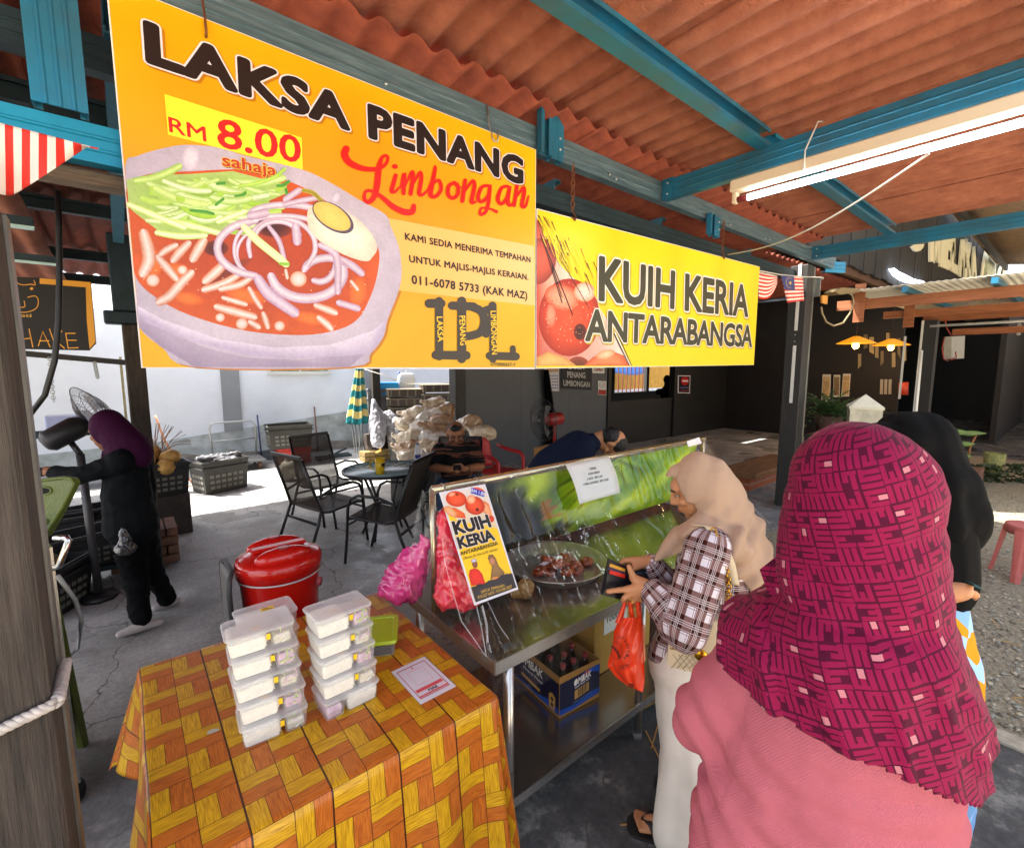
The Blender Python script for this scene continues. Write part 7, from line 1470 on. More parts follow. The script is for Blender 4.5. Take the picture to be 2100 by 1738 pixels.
# drink stall board
YB = 3.2; bpnt = lambda x, y: at_y(*Z(0, 600, 600, 2086)(x, y), YB)
bo_ = thing('shake_board', 'black hand painted board with yellow border and lettering over the drink stall', 'sign', tuple(bpnt(450, 450)))
MB().prism([bpnt(*q) for q in [(-300, 130), (320, 150), (735, 185), (775, 680), (720, 738), (-300, 715)]], (0, .02, 0)).build('board', mat('black_board', '1c1713', .7, var=.4, vs=9), bo_)
A = Art(bpnt, (0, -1, 0), .001); YL = 'd9961a'
A.poly([(320, 155), (730, 188), (725, 232), (320, 200)], YL, 1); A.poly([(690, 190), (730, 188), (770, 670), (722, 725), (700, 500)], YL, 1)
for pts in ([(160, 570), (160, 715)], [(150, 650), (240, 640)], [(235, 565), (265, 710)], [(310, 700), (345, 585), (405, 710)], [(320, 660), (395, 660)], [(400, 565), (450, 715)], [(500, 580), (440, 650), (520, 720)], [(530, 600), (550, 720)], [(530, 600), (605, 600)], [(540, 655), (615, 655)], [(550, 718), (630, 715)]): A.stroke(pts, 8, YL, 2, sub=1)
for pts in ([(100, 380), (130, 420), (210, 430), (290, 400), (310, 340), (285, 300), (225, 310)], [(195, 340), (200, 385), (160, 390)], [(75, 160), (78, 220)], [(105, 235), (130, 190), (160, 205), (200, 210), (250, 205), (285, 210), (275, 175)]): A.stroke(pts, 7, YL, 2)
A.ell(Z(0, 600, 600, 2086)(255, 240) and (255, 240), 14, 11, 0, YL, None, 2); A.text('eeti', (115, 468), (255, 470), (115, 440), 'b98a2a', 2, .02)
A.build('board_lettering', bo_)
for x, y0, y1 in ((400, 795, 1150), (760, 830, 965)):
 a = at_y(*Z(0, 600, 600, 2086)(x, y0), 4.6); b = at_y(*Z(0, 600, 600, 2086)(x + 30, y1), 4.6); chain(a, b, 'thin_chain', 'thin steel chain hanging %s the standing fan' % ('left of' if x < 500 else 'just above'), .012, 16, M_BOLT)
MB_ = MB().bar(at_y(*Z(0, 600, 600, 2086)(170, 760), 4.7), at_y(*Z(0, 600, 600, 2086)(1010, 835), 4.7), .05, .04); tag(MB_.build('hanging_rail', mat('dark_timber', '2c2a28')), 'dark rail under the black drink board', 'rail')
# standing fan
fan = thing('pedestal_fan', 'large pedestal fan with wire cage and black motor behind the purple headscarf worker', 'fan', tuple(at_z(150, 1160, 0)))
ft_ = lambda x, y, t=3.55: at_d(*Z(0, 900, 420, 1622)(x, y), t)
fc = ft_(870, 250, 3.6); fx = (fc - ft_(600, 390, 3.45)).normalized(); Mq = fx.to_track_quat('Z', 'Y').to_matrix()
cg = MB(); R = .255
for k in range(44):
 a = k * 2 * math.pi / 44; cg.tube([fc + Mq @ Vector((R * s * math.cos(a), R * s * math.sin(a), z)) for s, z in ((.16, .07), (.6, .055), (1, 0), (.6, -.06), (.16, -.08))], .0016, 4)
for s, z in ((1, 0), (.6, .055), (.6, -.06), (.8, .03), (.8, -.032), (.35, .065), (.16, .07)): cg.tube([fc + Mq @ Vector((R * s * math.cos(t), R * s * math.sin(t), z)) for t in np.linspace(0, 2 * math.pi, 33)[:-1]], .0022 if s < 1 else .004, 5, closed=True)
cg.build('wire_cage', mat('grey_wire', '6a6468', .4, metal=.6), fan)
mo = MB().tube([fc - fx * .08, fc - fx * .12, fc - fx * .15, fc - fx * .33, fc - fx * .36], [.05, .075, .085, .08, .05], 16).build('motor', mat('matte_black_plastic', '1b1a1c', .45), fan)
for k in range(3):
 a = k * 2.09; MB().prism([fc + Mq @ Vector((r0 * math.cos(a + d), r0 * math.sin(a + d), .02 * d)) for r0, d in ((.03, 0), (.2, -.25), (.23, .15), (.12, .4))], Mq @ Vector((0, 0, .003))).build('blade', mat('grey_blade', '8a868a', .4), fan)
pb = ft_(785, 900, 3.5); pz = Vector((pb.x, pb.y, 0)); pb2 = Vector((pb.x - .02, pb.y, 1.12)); MB().tube([pz + Vector((0, 0, .04)), pb2], .026, 12).build('pole', mat('dark_grey_tube', '4a484a', .4, metal=.5), fan); MB().lathe([(0, .05), (.06, .05), (.11, .03), (.12, 0), (0, 0)], pz, 8).build('base', mat('matte_black_plastic', '1b1a1c'), fan)
MB().tube([pb2, fc - fx * .2 - Vector((0, 0, .07))], .02, 8).build('neck', mat('matte_black_plastic', '1b1a1c'), fan)
# work table beyond the worker with things on it
wt = thing('work_table', 'cluttered black work table of the drink stall beside the purple headscarf worker', 'table', (-.5, 5, 0))
MB().bx(-1.8, -.02, 4.75, 5.45, .83, .87).build('tabletop', mat('pale_worktop', 'a9aeb4', .5, var=.2), wt)
for x in (-1.7, -.08):
 for y in (4.8, 5.4): MB().bx(x - .02, x + .02, y - .02, y + .02, 0, .83).build('leg', M_DARKST, wt)
MB().bx(-1.8, -.05, 4.9, 5.3, .12, .16).build('lower_shelf', M_DARKST, wt)
MB().bx(-1.5, -.1, 5.35, 5.4, 1.18, 1.24).build('shelf_bar', M_DARKST, wt)
tb = thing('storage_box', 'translucent bluish plastic box on the shelf bar behind the standing fan', 'box', (-.35, 5.3, 1.24)); mb = MB(); loft(mb, [[(-.35 + p[0], 5.36 + p[1], 1.241 + p[2]) for p in rrect(.16, .1, .02, z)] for z in (0, .12)], True, True); mb.build('box_body', sheer('bluish_tub', 'b3bbea', .35, .3, .5), tb)
# black fruit crates
M_CRB = mat('black_crate_plastic', '201f20', .5, var=.3, vs=7); M_CRG = mat('grey_crate_plastic', '3a3833', .6, var=.35, vs=6)
def crate(name, label, cat, c, L, W_, Hh, rz, m, slots=True, group=None, taper=.9, rim=True):
 root = thing(name, label, cat, c, group); Rm = Matrix.Rotation(rz, 3, 'Z'); T = lambda p: Rm @ Vector(p) + Vector(c)
 mb = MB(); w = .012
 def ring(k, z, ins=0): return [T((sx * (L / 2 * k - ins), sy * (W_ / 2 * k - ins), z)) for sx, sy in ((-1, -1), (1, -1), (1, 1), (-1, 1))]
 rings = [ring(taper, 0), ring(1, Hh), ring(1, Hh, w), ring(taper, .012, w)]
 V = [p for r0 in rings for p in r0]; F = [[i * 4 + k, i * 4 + (k + 1) % 4, (i + 1) * 4 + (k + 1) % 4, (i + 1) * 4 + k] for i in range(3) for k in range(4)] + [[3, 2, 1, 0], [12, 13, 14, 15]]
 mb.add(V, F, False)
 if rim:
  for z in (Hh - .02, Hh * .78):
   k = taper + (1 - taper) * z / Hh; q = [T((sx * (L / 2 * k + .008), sy * (W_ / 2 * k + .008), z)) for sx, sy in ((-1, -1), (1, -1), (1, 1), (-1, 1))]
   for a, b in zip(q, q[1:] + q[:1]): mb.bar(a, b, .02, .018)
 mb.build('crate_shell', m, root)
 if slots:
  sb = MB()
  for face in range(4):
   n_ = 6 if face % 2 == 0 else 4
   for j in range(3):
    for i in range(n_):
     z = Hh * (.18 + .17 * j); k = taper + (1 - taper) * z / Hh; s = (i + .5) / n_ * 1.6 - .8
     if abs(s) < .12: continue
     if face == 0: p = (s * L / 2 * k, -W_ / 2 * k - .001, z)
     elif face == 2: p = (s * L / 2 * k, W_ / 2 * k + .001, z)
     elif face == 1: p = (L / 2 * k + .001, s * W_ / 2 * k, z)
     else: p = (-L / 2 * k - .001, s * W_ / 2 * k, z)
     d = (L / n_ * .5, .004, Hh * .09) if face % 2 == 0 else (.004, W_ / n_ * .55, Hh * .09); sb.box(T(p), d, M=Rm)
  sb.build('vent_slots', mat('pale_slot_gap', '77736a', .8), root)
 return root
crate('black_basket', 'big open black basket lined with a plastic bag on the wet floor', 'basket', (.98, 7.85, 0), .62, .42, .46, rad(18), M_CRG)
o = from_mesh('bin_liner', blob([('c', (.74, 7.8, .45), (1.25, 7.95, .46), .05, .05), ('e', (1.0, 7.9, .4), (.26, .15, .08)), ('c', (.74, 7.98, .46), (1.2, 8.08, .46), .03, .03)], .012, 3, lambda v, n: .03 * abs(fbm(v, 9, 4))), mat('shiny_dark_liner', '5a5a5c', .2, spec=.7, var=.5, vs=8)); tag(o, 'crinkled grey bin liner stuffed in the big black basket', 'bag')
crate('coconut_crate', 'black crate of pale coconuts beside the worker', 'crate', (.2, 6.2, .42), .52, .4, .34, rad(8), M_CRB)
tag(MB().bx(-.1, .46, 5.95, 6.42, 0, .42).build('crate_plinth', mat('stained_block', '3a322c', .85, var=.5, vs=9)), 'dark stained block holding the coconut crate up', 'block')
M_COCO = mat('pale_coconut', 'c79a52', .6, var=.25, vs=14, bump=.3, bs=30); c0 = thing('coconut', 'x', 'coconut', (0, 0, 0), 'pale young coconuts in the black crate'); MB().lathe([(0, .11), (.03, .104), (.065, .075), (.085, .02), (.08, -.04), (.05, -.08), (.02, -.09), (0, -.09)], (0, 0, 0), 14).build('husk', M_COCO, c0)
for i, (p, l) in enumerate((((.12, 6.1, .8), 'left of the pair on top of the crate'), ((.32, 6.13, .8), 'right of the pair on top of the crate'), ((.17, 6.3, .84), 'at the back of the black crate'), ((.28, 6.05, .72), 'greenish side showing, low in the crate'))):
 o = c0 if i == 0 else copy_tree(c0); o.location = p; o.rotation_euler = (1.2, .3 * i, i); o['label'] = 'pale young coconut ' + l
tw = MB(); r_ = random.Random(2)
for i in range(34): a = r_.uniform(0, 3.14); tw.tube([(.2 + r_.uniform(-.1, .1), 6.25, .82), (.2 + .2 * math.cos(a), 6.3 + r_.uniform(-.1, .2), .9 + .1 * math.sin(a)), (.2 + .34 * math.cos(a), 6.3, .88 + .28 * math.sin(a))], .003, 4)
tag(tw.build('dry_stalks', mat('dry_brown_stalk', '8a5a2a', .8), fix=False), 'tangle of thin dry brown stalks on the coconut crate', 'stalks')
bm_ = mat('old_brick', '8a5a44', .85, var=.35, vs=9, bump=.5, bs=30, col2='4f4038')
def bricks(mb, x0, x1, y0, y1, z0, z1, bl=.2, bh=.075, gap=.012):
 nz = max(1, int(round((z1 - z0) / (bh + gap))))
 for k in range(nz):
  z = z0 + k * (z1 - z0) / nz; x = x0 + (0 if k % 2 else -bl / 2)
  while x < x1 - .02:
   a, b = max(x, x0), min(x + bl - gap, x1)
   if b - a > .03: mb.bx(a, b, y0, y1, z + gap / 2, z + (z1 - z0) / nz - gap / 2, .005)
   x += bl
 return mb
tag(bricks(MB(), -.2, .28, 5.1, 5.5, 0, .33).build('brick_block', bm_), 'low block of old bricks at the foot of the dark post left of the floor', 'bricks')
tag(MB().bx(.04, .14, 8.5, 8.6, 0, 2.6, .01).bx(-.02, .01, 8.48, 8.52, 0, 1.9).build('concrete_pole', mat('mossy_concrete', 'a39c78', .85, var=.3, vs=9)), 'mossy pale concrete pole with a thin pipe in front of the white wall', 'pole')
pipe('orange_hose', 'faded orange hose hanging from the concrete pole and coiled on the floor', 'hose', [at_y(*Z(300, 830, 1000)(180, 400), 8.4), at_y(*Z(300, 830, 1000)(240, 560), 8.2), at_y(*Z(300, 830, 1000)(330, 720), 8.0), at_z(*Z(300, 830, 1000)(445, 880), .02), at_z(*Z(300, 830, 1000)(380, 905), .02), at_z(*Z(300, 830, 1000)(300, 890), .02), at_z(*Z(300, 830, 1000)(360, 855), .02)], .014, mat('faded_orange_hose', 'c98a5e', .6))
# near left: green stool on its side, fruit crate, chrome cart handle
gs = thing('green_tray', 'olive green plastic stool top with round holes tipped on its side by the timber post', 'stool', tuple(at_d(100, 1040, 1.9)))
gp_ = lambda x, y: at_d(*Z(0, 900, 420, 1622)(x, y), 1.95)
outl = [(150, 850), (330, 825), (560, 800), (640, 805), (662, 850), (560, 1060), (400, 1330), (330, 1340), (200, 1300)]
MB().prism([gp_(*q) for q in outl], _F * .03).build('seat_panel', mat('olive_green_plastic', '55621f', .35, bump=.35, bs=120, var=.12), gs)
for cx_, cy_, r0 in ((405, 915, 52), (390, 1190, 36)): MB().prism([gp_(cx_ + r0 * math.cos(t), cy_ + r0 * .55 * math.sin(t)) - _F * .002 for t in np.linspace(0, 2 * math.pi, 19)[:-1]], _F * .001).build('hole', mat('black_void', '0a0a08', .9), gs); MB().tube([gp_(cx_ + r0 * 1.12 * math.cos(t), cy_ + r0 * .65 * math.sin(t)) - _F * .002 for t in np.linspace(0, 2 * math.pi, 19)[:-1]], .004, 6, closed=True).build('hole_rim', mat('olive_green_plastic', '55621f'), gs)
MB().tube([gp_(*q) - _F * .001 for q in outl], .008, 6, closed=True).build('rim', mat('olive_green_plastic', '55621f'), gs)
MB().bar(gp_(260, 900), Vector((gp_(260, 900).x, gp_(260, 900).y, 0)) + _F * .1, .03, .03).build('leg', mat('olive_green_plastic', '55621f'), gs)
cr2 = at_z(155, 1245, 0); crate('fruit_crate', 'black crate of brown fruit on the floor behind the timber post', 'crate', (cr2.x - .15, cr2.y + .05, 0), .46, .36, .36, rad(60), M_CRB, taper=.82)
m0 = thing('fruit', 'x', 'fruit', (0, 0, 0), 'brown fruits in the black crate'); MB().sph((0, 0, 0), (.07, .065, .085), 14).build('peel', mat('brown_fruit_peel', '7a5a34', .55, var=.4, vs=9, col2='4a3820'), m0)
for i, (p, l) in enumerate((((-.15, .1, .37), 'lying at the back of the floor crate'), ((-.02, .0, .36), 'largest, in the middle of the floor crate'), ((-.1, -.1, .34), 'yellowish, at the near corner of the floor crate'), ((-.18, -.02, .36), 'leaning on the side of the floor crate'))):
 o = m0 if i == 0 else copy_tree(m0); o.location = (cr2.x - .1 + p[0], cr2.y + .05 + p[1], p[2]); o.rotation_euler = (1.1, i, .4 * i); o['label'] = 'brown melon like fruit ' + l
cart = thing('steel_cart', 'stainless steel cart with a bent chrome handle at the timber post', 'cart', (-.35, 1.9, 0))
hd_ = lambda x, y, t=1.75: at_d(*Z(0, 900, 420, 1622)(x, y), t)
MB().tube([hd_(490, 1340), hd_(600, 1335), hd_(615, 1360), hd_(540, 1560), hd_(530, 1590), hd_(430, 1620)], .011, 10).build('handle', mat('chrome', 'c8c8c8', .08, metal=1), cart)
a = hd_(470, 1420, 1.75); MB().prism([(a.x - .6, a.y, .12), (a.x, a.y, .12), (a.x, a.y, a.z), (a.x - .6, a.y, a.z)], (-.1, .45, 0)).build('cart_body', M_SSD, cart)
for dx in (-.55, -.05): MB().lathe([(0, -.015), (.06, -.015), (.06, .015), (0, .015)], (a.x + dx, a.y + .05, .06), 14, M=Euler((math.pi / 2, 0, 0)).to_matrix()).build('wheel', M_RUB, cart)
pipe('grey_hose', 'thin grey hose looping to the floor beside the timber post', 'hose', [hd_(520, 1680), at_d(155, 1230, 1.9), at_d(167, 1270, 1.9), at_z(160, 1330, .02), at_z(142, 1345, .02)], .008, mat('grey_hose', '8a8a86', .5))
for i, (c, s) in enumerate(((at_z(125, 1170, 0) + Vector((-.1, .9, 0)), 0), (at_z(190, 1130, 0) + Vector((-.15, .7, 0)), 1), (Vector((-.35, 5.05, .16)), 2), (Vector((-.9, 5.05, .16)), 3))):
 crate('black_crate', 'dark vented crate %s' % ('nearest the pole of the standing fan', 'behind the legs of the purple headscarf worker', 'on the lower shelf at the right end of the work table', 'on the lower shelf at the left of the work table')[i], 'crate', tuple(c), .5, .34, .28, rad(10 * i), M_CRB, group='dark crates under the drink stall')
# ================================================================== YARD AT THE BACK
c2_ = lambda *q: at_z(*Z(300, 830, 1000)(*q), 0)
rc = crate('red_crate', 'red slatted plastic crate under the black basket by the white wall', 'crate', (2.35, 9.3, 0), .55, .4, .3, rad(-5), mat('red_crate_plastic', 'c0281c', .5, var=.2), True, None, .97)
crate('black_basket', 'tall black basket stained with labels standing on the red crate', 'basket', (2.3, 9.3, .3), .74, .5, .42, rad(-5), M_CRG)
tl = thing('hand_trolley', 'flat hand trolley with a steel tube handle near the white wall', 'trolley', (1.5, 9.4, 0))
MB().tube([(1.12, 9.62, .15), (1.1, 9.65, .7), (1.14, 9.66, .77), (1.2, 9.66, .79), (1.72, 9.66, .79), (1.78, 9.66, .77), (1.82, 9.65, .7), (1.8, 9.62, .15)], .016, 8).tube([(1.11, 9.64, .47), (1.81, 9.64, .47)], .012, 8).build('handle', mat('galvanised_tube', 'b5b6b4', .35, metal=.7), tl)
MB().bx(1.1, 1.85, 9.0, 9.65, .13, .16, .01).build('deck', mat('grey_deck', '6a6a68', .6), tl)
for x in (1.2, 1.75):
 for y in (9.08, 9.55): MB().lathe([(0, -.02), (.06, -.02), (.06, .02), (0, .02)], (x, y, .062), 12, M=Euler((0, math.pi / 2, 0)).to_matrix()).build('wheel', mat('orange_grey_wheel', '7a5a44', .6), tl)
bd2 = thing('dustpan', 'black long handled dustpan leaning on the white wall', 'dustpan', (2.0, 9.9, 0)); MB().tube([(1.95, 10.1, .85), (1.93, 9.85, .12)], .013, 8).build('handle', mat('dark_blue_stick', '1b2a5a', .5), bd2); MB().prism([(1.8, 9.75, .0), (2.2, 9.75, .0), (2.16, 9.9, .16), (1.84, 9.9, .16)], (0, .02, .004)).build('pan', M_RUB, bd2)
tag(MB().tube([(3.05, 10.1, .0), (3.03, 10.14, .95)], .014, 8).build('wooden_stick', mat('red_brown_stick', '7a4a3a', .7)), 'upright reddish stick leaning on the white wall behind the mesh chair', 'stick')
o = from_mesh('white_sack', blob([('e', (1.9, 7.8, .16), (.15, .13, .16)), ('c', (1.9, 7.8, .25), (1.88, 7.8, .36), .06, .03)], .012, 4, lambda v, n: .012 * fbm(v, 12, 3)), mat('pale_sack', 'c9bfa9', .6, var=.3, vs=9)); tag(o, 'small pale plastic sack lying on the sunlit floor behind the chairs', 'sack')
# closed parasol
pa = thing('closed_parasol', 'folded parasol in teal and cream stripes leaning by the black post', 'parasol', (3.35, 8.9, 0))
zu = Z(780, 830, 1130, 2028); up_ = lambda x, y: at_y(*zu(x, y), 8.85)
ca, cb_ = up_(315, 20), up_(280, 860); ax_ = (cb_ - ca); L_ = ax_.length
M_T1, M_T2 = mat('teal_canvas', '1f7f86', .8, var=.1), mat('cream_canvas', 'dccb84', .8, var=.1)
mb = MB(); mb.smooth = True; ns_, nr = 30, 45; V = []
for j in range(nr + 1):
 t = j / nr; r0 = (.10 + .36 * t) * (1.0 if t < .95 else .96)
 for k in range(ns_ * 2): a = math.pi * k / ns_; V.append(ca + ax_ * t + Vector((math.cos(a) * r0 * (.5 + .18 * math.cos(a * 8)), math.sin(a) * r0 * (.5 + .18 * math.cos(a * 8)), .05 * math.sin(a * 4) * t)) * .75)
n2 = ns_ * 2; base = 0; mb.v = [tuple(q) for q in V]
for j in range(nr):
 mb.use(M_T1 if int((j / nr) * 9.6 + .35) % 2 else M_T2)
 for k in range(n2): mb.f.append([j * n2 + k, j * n2 + (k + 1) % n2, (j + 1) * n2 + (k + 1) % n2, (j + 1) * n2 + k]); mb.mi.append(mb.cur); mb.sm.append(True)
mb.build('canvas', None, pa)
MB().tube([cb_ + Vector((.03, 0, .3)), Vector((cb_.x + .03, cb_.y, 0))], .02, 8).build('pole', M_BOLT, pa)
rbm = MB()
for k in range(8): a = k * .785; rbm.tube([cb_ + Vector((.11 * math.cos(a), .11 * math.sin(a), .02)), Vector((cb_.x + .07 * math.cos(a), cb_.y + .07 * math.sin(a), .12))], .012, 5)
rbm.build('ribs', mat('grey_tube', '8d9090'), pa)
tag(bricks(MB(), 3.35, 3.95, 8.35, 8.62, 0, .2, .22, .08).build('mossy_bricks', mat('mossy_brick', '96774a', .9, var=.5, vs=8, bump=.5, bs=30, col2='5f5a34')), 'mossy brick footing around the foot of the black post', 'bricks')
pipe('yellow_hose', 'yellow hose curling from the black post to the floor', 'hose', [up_(380, 980) + Vector((.25, -.4, 0)), up_(310, 1080) + Vector((.2, -.5, 0)), up_(290, 1200) + Vector((.2, -.6, 0)), at_z(*zu(380, 1340), .03), at_z(*zu(490, 1355), .03), at_z(*zu(560, 1340), .03)], .022, mat('yellow_hose', 'd3a24a', .5))
tag(MB().bx(2.9, 3.3, 9.0, 9.02, .1, .12).bar((2.7, 8.9, .03), (3.35, 9.3, .15), .03, .03).bar((2.75, 9.3, .04), (3.3, 8.9, .1), .03, .03).bar((2.7, 9.1, .03), (3.4, 9.15, .03), .03, .03).build('scrap_bars', mat('dark_steel', '27383f')), 'heap of thin dark scrap bars on the floor below the parasol', 'scrap')
# bin with liner, tarp, crates, bags
bn_ = thing('round_bin', 'dark round bin lined with a grey bag, in front of the pile of sacks', 'bin', (4.0, 8.2, 0))
MB().lathe([(0, 0), (.2, 0), (.23, .3), (.255, .62), (.27, .63), (.27, .66), (.25, .66), (.22, .3), (.19, .03), (0, .03)], (3.98, 8.15, 0), 24).build('bin_body', mat('charcoal_bin', '33322f', .5, var=.2), bn_)
me = blob([('c', (3.76, 8.05, .62), (3.76, 8.05, .42), .08, .05), ('c', (3.85, 7.94, .64), (3.87, 7.93, .36), .07, .05), ('c', (4.0, 7.9, .64), (4.05, 7.9, .45), .05, .04), ('c', (3.78, 8.2, .66), (4.2, 8.2, .66), .05, .05)], .012, 4, lambda v, n: .015 * fbm(v, 14, 3)); from_mesh('liner', me, mat('grey_bin_bag', '77777a', .3, var=.3, vs=9, spec=.6), bn_)
zu8 = lambda x, y, t: at_d(*zu(x, y), t)
me = blob([('c', zu8(500, 580, 8.6), zu8(560, 900, 8.6), .05, .16), ('c', zu8(560, 900, 8.6), zu8(560, 1120, 8.5), .16, .12), ('c', zu8(520, 640, 8.6), zu8(770, 940, 8.7), .05, .06), ('c', zu8(700, 800, 8.8), zu8(800, 900, 8.8), .14, .16)], .014, 4, lambda v, n: .02 * fbm((v.x * 2, v.y * 2, v.z), 8, 3)); tag(from_mesh('grey_tarp', me, mat('grey_tarp_film', '8c8c92', .35, var=.3, vs=7, spec=.6)), 'grey plastic tarp gathered and tied beside the black post', 'tarp')
M_CRN = mat('dirty_brown_crate', '5a4c42', .7, var=.4, vs=9, col2='3a322c')
fc0 = thing('fish_crate', 'x', 'crate', (0, 0, 0), 'stacked brown crates behind the pile of sacks'); s0 = MB()
s0.bx(-.34, .34, -.22, .22, .0, .012); s0.bx(-.34, .34, -.22, -.208, .012, .13).bx(-.34, .34, .208, .22, .012, .13).bx(-.34, -.328, -.207, .207, .012, .13).bx(.328, .34, -.207, .207, .012, .13)
s0.build('crate_shell', M_CRN, fc0)
s1 = MB(); s1.bx(-.355, .355, -.235, .235, .13, .145)
for x in (-.3, -.15, 0, .15, .3): s1.bx(x - .012, x + .012, -.232, -.221, .01, .128)
for y in (-.15, 0, .15): s1.bx(-.352, -.341, y - .012, y + .012, .01, .128)
s1.build('rim_and_ribs', mat('grey_brown_rim', '77705f', .7, var=.3), fc0)
sy = zu8(930, 700, 9.1); ordw = ['lowest', 'second lowest', 'third', 'fourth', 'fifth', 'sixth', 'seventh', 'topmost']
nb_ = 0
for col, (x, y, n_) in enumerate(((sy.x, sy.y, 8), (zu8(1370, 500, 9.2).x, zu8(1370, 500, 9.2).y, 8))):
 hgt = at_d(*zu(930, 405), 9.1).z if col == 0 else at_d(*zu(1370, 345), 9.2).z; st = (hgt - .15) / (n_ - 1)
 for k in range(n_):
  o = fc0 if nb_ == 0 else copy_tree(fc0); nb_ += 1; o.location = (x + .015 * ((k * 7) % 3), y, st * k); o.rotation_euler = (0, 0, rad(-22 + 3 * (k % 3))); o['label'] = 'brown fish crate, %s of the %s stack behind the sacks' % (ordw[k], ('left', 'right')[col])
A = Art(None, Vector((-.38, -.92, 0)), .002)
for o_, tx, col_ in ((6, 'ADEA', 'c9c3b0'), (3, 'PUKU', 'd39a1c')): pass
gcr = zu8(600, 580, 9.3); crate('grey_basket', 'grey slatted basket left of the crate stack, under the blue box', 'basket', (gcr.x, gcr.y, 0.45), .5, .36, gcr.z - .2, rad(-20), mat('grey_slat_plastic', '77787a', .6, var=.2), True, None, .98)
tag(MB().bx(gcr.x - .3, gcr.x + .3, gcr.y - .2, gcr.y + .2, 0, .45).build('pallet_block', M_CRN), 'dark pallet stack under the grey slatted basket', 'pallet')
bbx = zu8(680, 490, 9.3); bb = thing('blue_box', 'bright blue upturned plastic tub on top of the grey basket', 'tub', (bbx.x, bbx.y, bbx.z)); mb = MB(); Rz = Matrix.Rotation(rad(-22), 3, 'Z')
hh_ = at_d(*zu(680, 325), 9.3).z - bbx.z; loft(mb, [[tuple(Rz @ Vector((p[0], p[1], 0)) + Vector((bbx.x, bbx.y, bbx.z + z))) for p in rrect(.24 * k, .16 * k, .03, 0)] for z, k in ((0, 1.06), (.02, 1.06), (.021, 1), (hh_, .9))], True, True); mb.build('tub_body', mat('bright_blue_plastic', '1f8fd6', .35), bb)
jx = zu8(940, 400, 9.5); jg = thing('water_jug', 'white plastic jerry can with a blue cap hanging above the crates', 'jug', tuple(jx)); mb = MB(); loft(mb, [[tuple(Rz @ Vector((p[0], p[1], 0)) + jx + Vector((0, 0, z))) for p in rrect(.17 * k, .11 * k, .05, 0)] for z, k in ((-.02, .9), (0, 1), (.22, 1), (.28, .85), (.3, .5))], True, True); mb.build('jug_body', mat('milky_plastic', 'dfe2e4', .4), jg); MB().lathe([(0, .06), (.03, .06), (.03, 0)], jx + Vector((-.13, .05, .26)), 12).build('cap', mat('blue_cap', '1c3f9a', .4), jg); MB().tube([jx + Vector((0, 0, .1)), jx + Vector((0, 0, .7))], .008, 5).build('hanging_string', mat('white_cord', 'cfcac2'), jg)
pipe('washing_line', 'thin white line sagging from the black post past the hanging jug', 'line', [zu8(380, 150, 8.7), zu8(640, 230, 8.8), zu8(910, 345, 8.9), zu8(1150, 345, 9.0), zu8(1560, 330, 9.1)], .008, mat('white_cord', 'cfcac2'), 5)
M_BAG = [mat('clear_sack_sand', 'dccfb4', .14, var=.35, vs=5, spec=.7, col2='c3ae90', bump=.4, bs=25), mat('clear_sack_pale', 'e6e2da', .12, var=.25, vs=5, spec=.8, col2='d2cabd', bump=.4, bs=25), mat('clear_sack_brown', 'c8aa88', .16, var=.35, vs=10, spec=.7, col2='9a7a5e', bump=.4, bs=25)]
bag_pts = [(1330, 625, 0), (1420, 720, 2), (1310, 760, 1), (1380, 860, 2), (1050, 760, 0), (1140, 830, 1), (930, 890, 0), (1090, 940, 1), (1330, 965, 2), (980, 1080, 0), (1190, 1070, 1), (1330, 1090, 1), (960, 1210, 2), (1140, 1200, 0), (1290, 1250, 0), (980, 1310, 0), (1120, 1330, 1), (1270, 1390, 0), (1790, 880, 2), (1960, 1010, 0)]
prot = []
for s in range(4):
 r_ = random.Random(40 + s); o = from_mesh('refuse_sack', blob([('e', (0, 0, .0), (.22, .16, .12)), ('e', (.07, 0, .03), (.14, .13, .12)), ('c', (-.15, 0, .02), (-.28, 0, .06), .06, .025)], .014, 2, lambda v, n: .02 * fbm((v.x + s, v.y, v.z), 5, 2) + .016 * ((1 - abs(mnoise.noise(Vector((v.x * .6 + s, v.y, v.z)) * 11))) ** 4 - .3) + .008 * (1 - abs(mnoise.noise(Vector((v.x, v.y + s, v.z * .7)) * 24))) ** 5), None); prot.append(o)
uses = [0] * 4
rows_ = ['top', 'upper', 'middle', 'lower', 'bottom']
for i, (x, y, mi) in enumerate(bag_pts):
 s = i % 4; o = prot[s] if uses[s] == 0 else prot[s].copy()
 if uses[s]: COL.objects.link(o); o.data = prot[s].data.copy(); o.data.materials.clear()
 uses[s] += 1; o.data.materials.append(M_BAG[mi]); t = 7.6 - .0009 * (y - 600) + (0 if x < 1600 else -.6)
 o.location = at_d(*zu(x, y), t); o.rotation_euler = (random.uniform(-.2, .2), random.uniform(-.25, .25), rad(-40) + random.uniform(-.9, .9)); sc_ = random.uniform(.84, 1.02); o.scale = (sc_, sc_, sc_)
 row = rows_[min(4, int((y - 600) / 165))]; side_ = 'left part' if x < 1080 else ('middle part' if x < 1300 else ('right part' if x < 1600 else 'wall side'))
 tag(o, '%s plastic sack, %s row, %s of the heap behind the seated man' % (('sandy', 'whitish', 'brown')[mi] + ('' if i % 3 else ' bulging' if i % 2 else ' slumped'), row, side_), 'sack', 'plastic sacks heaped behind the seated man')
pk = from_mesh('sack_core', blob([('c', (4.0 + .0, 7.2, .2), (4.6, 6.9, .25), .3, .3)], .05, 2), M_BAG[2]); bpy.data.objects.remove(pk)
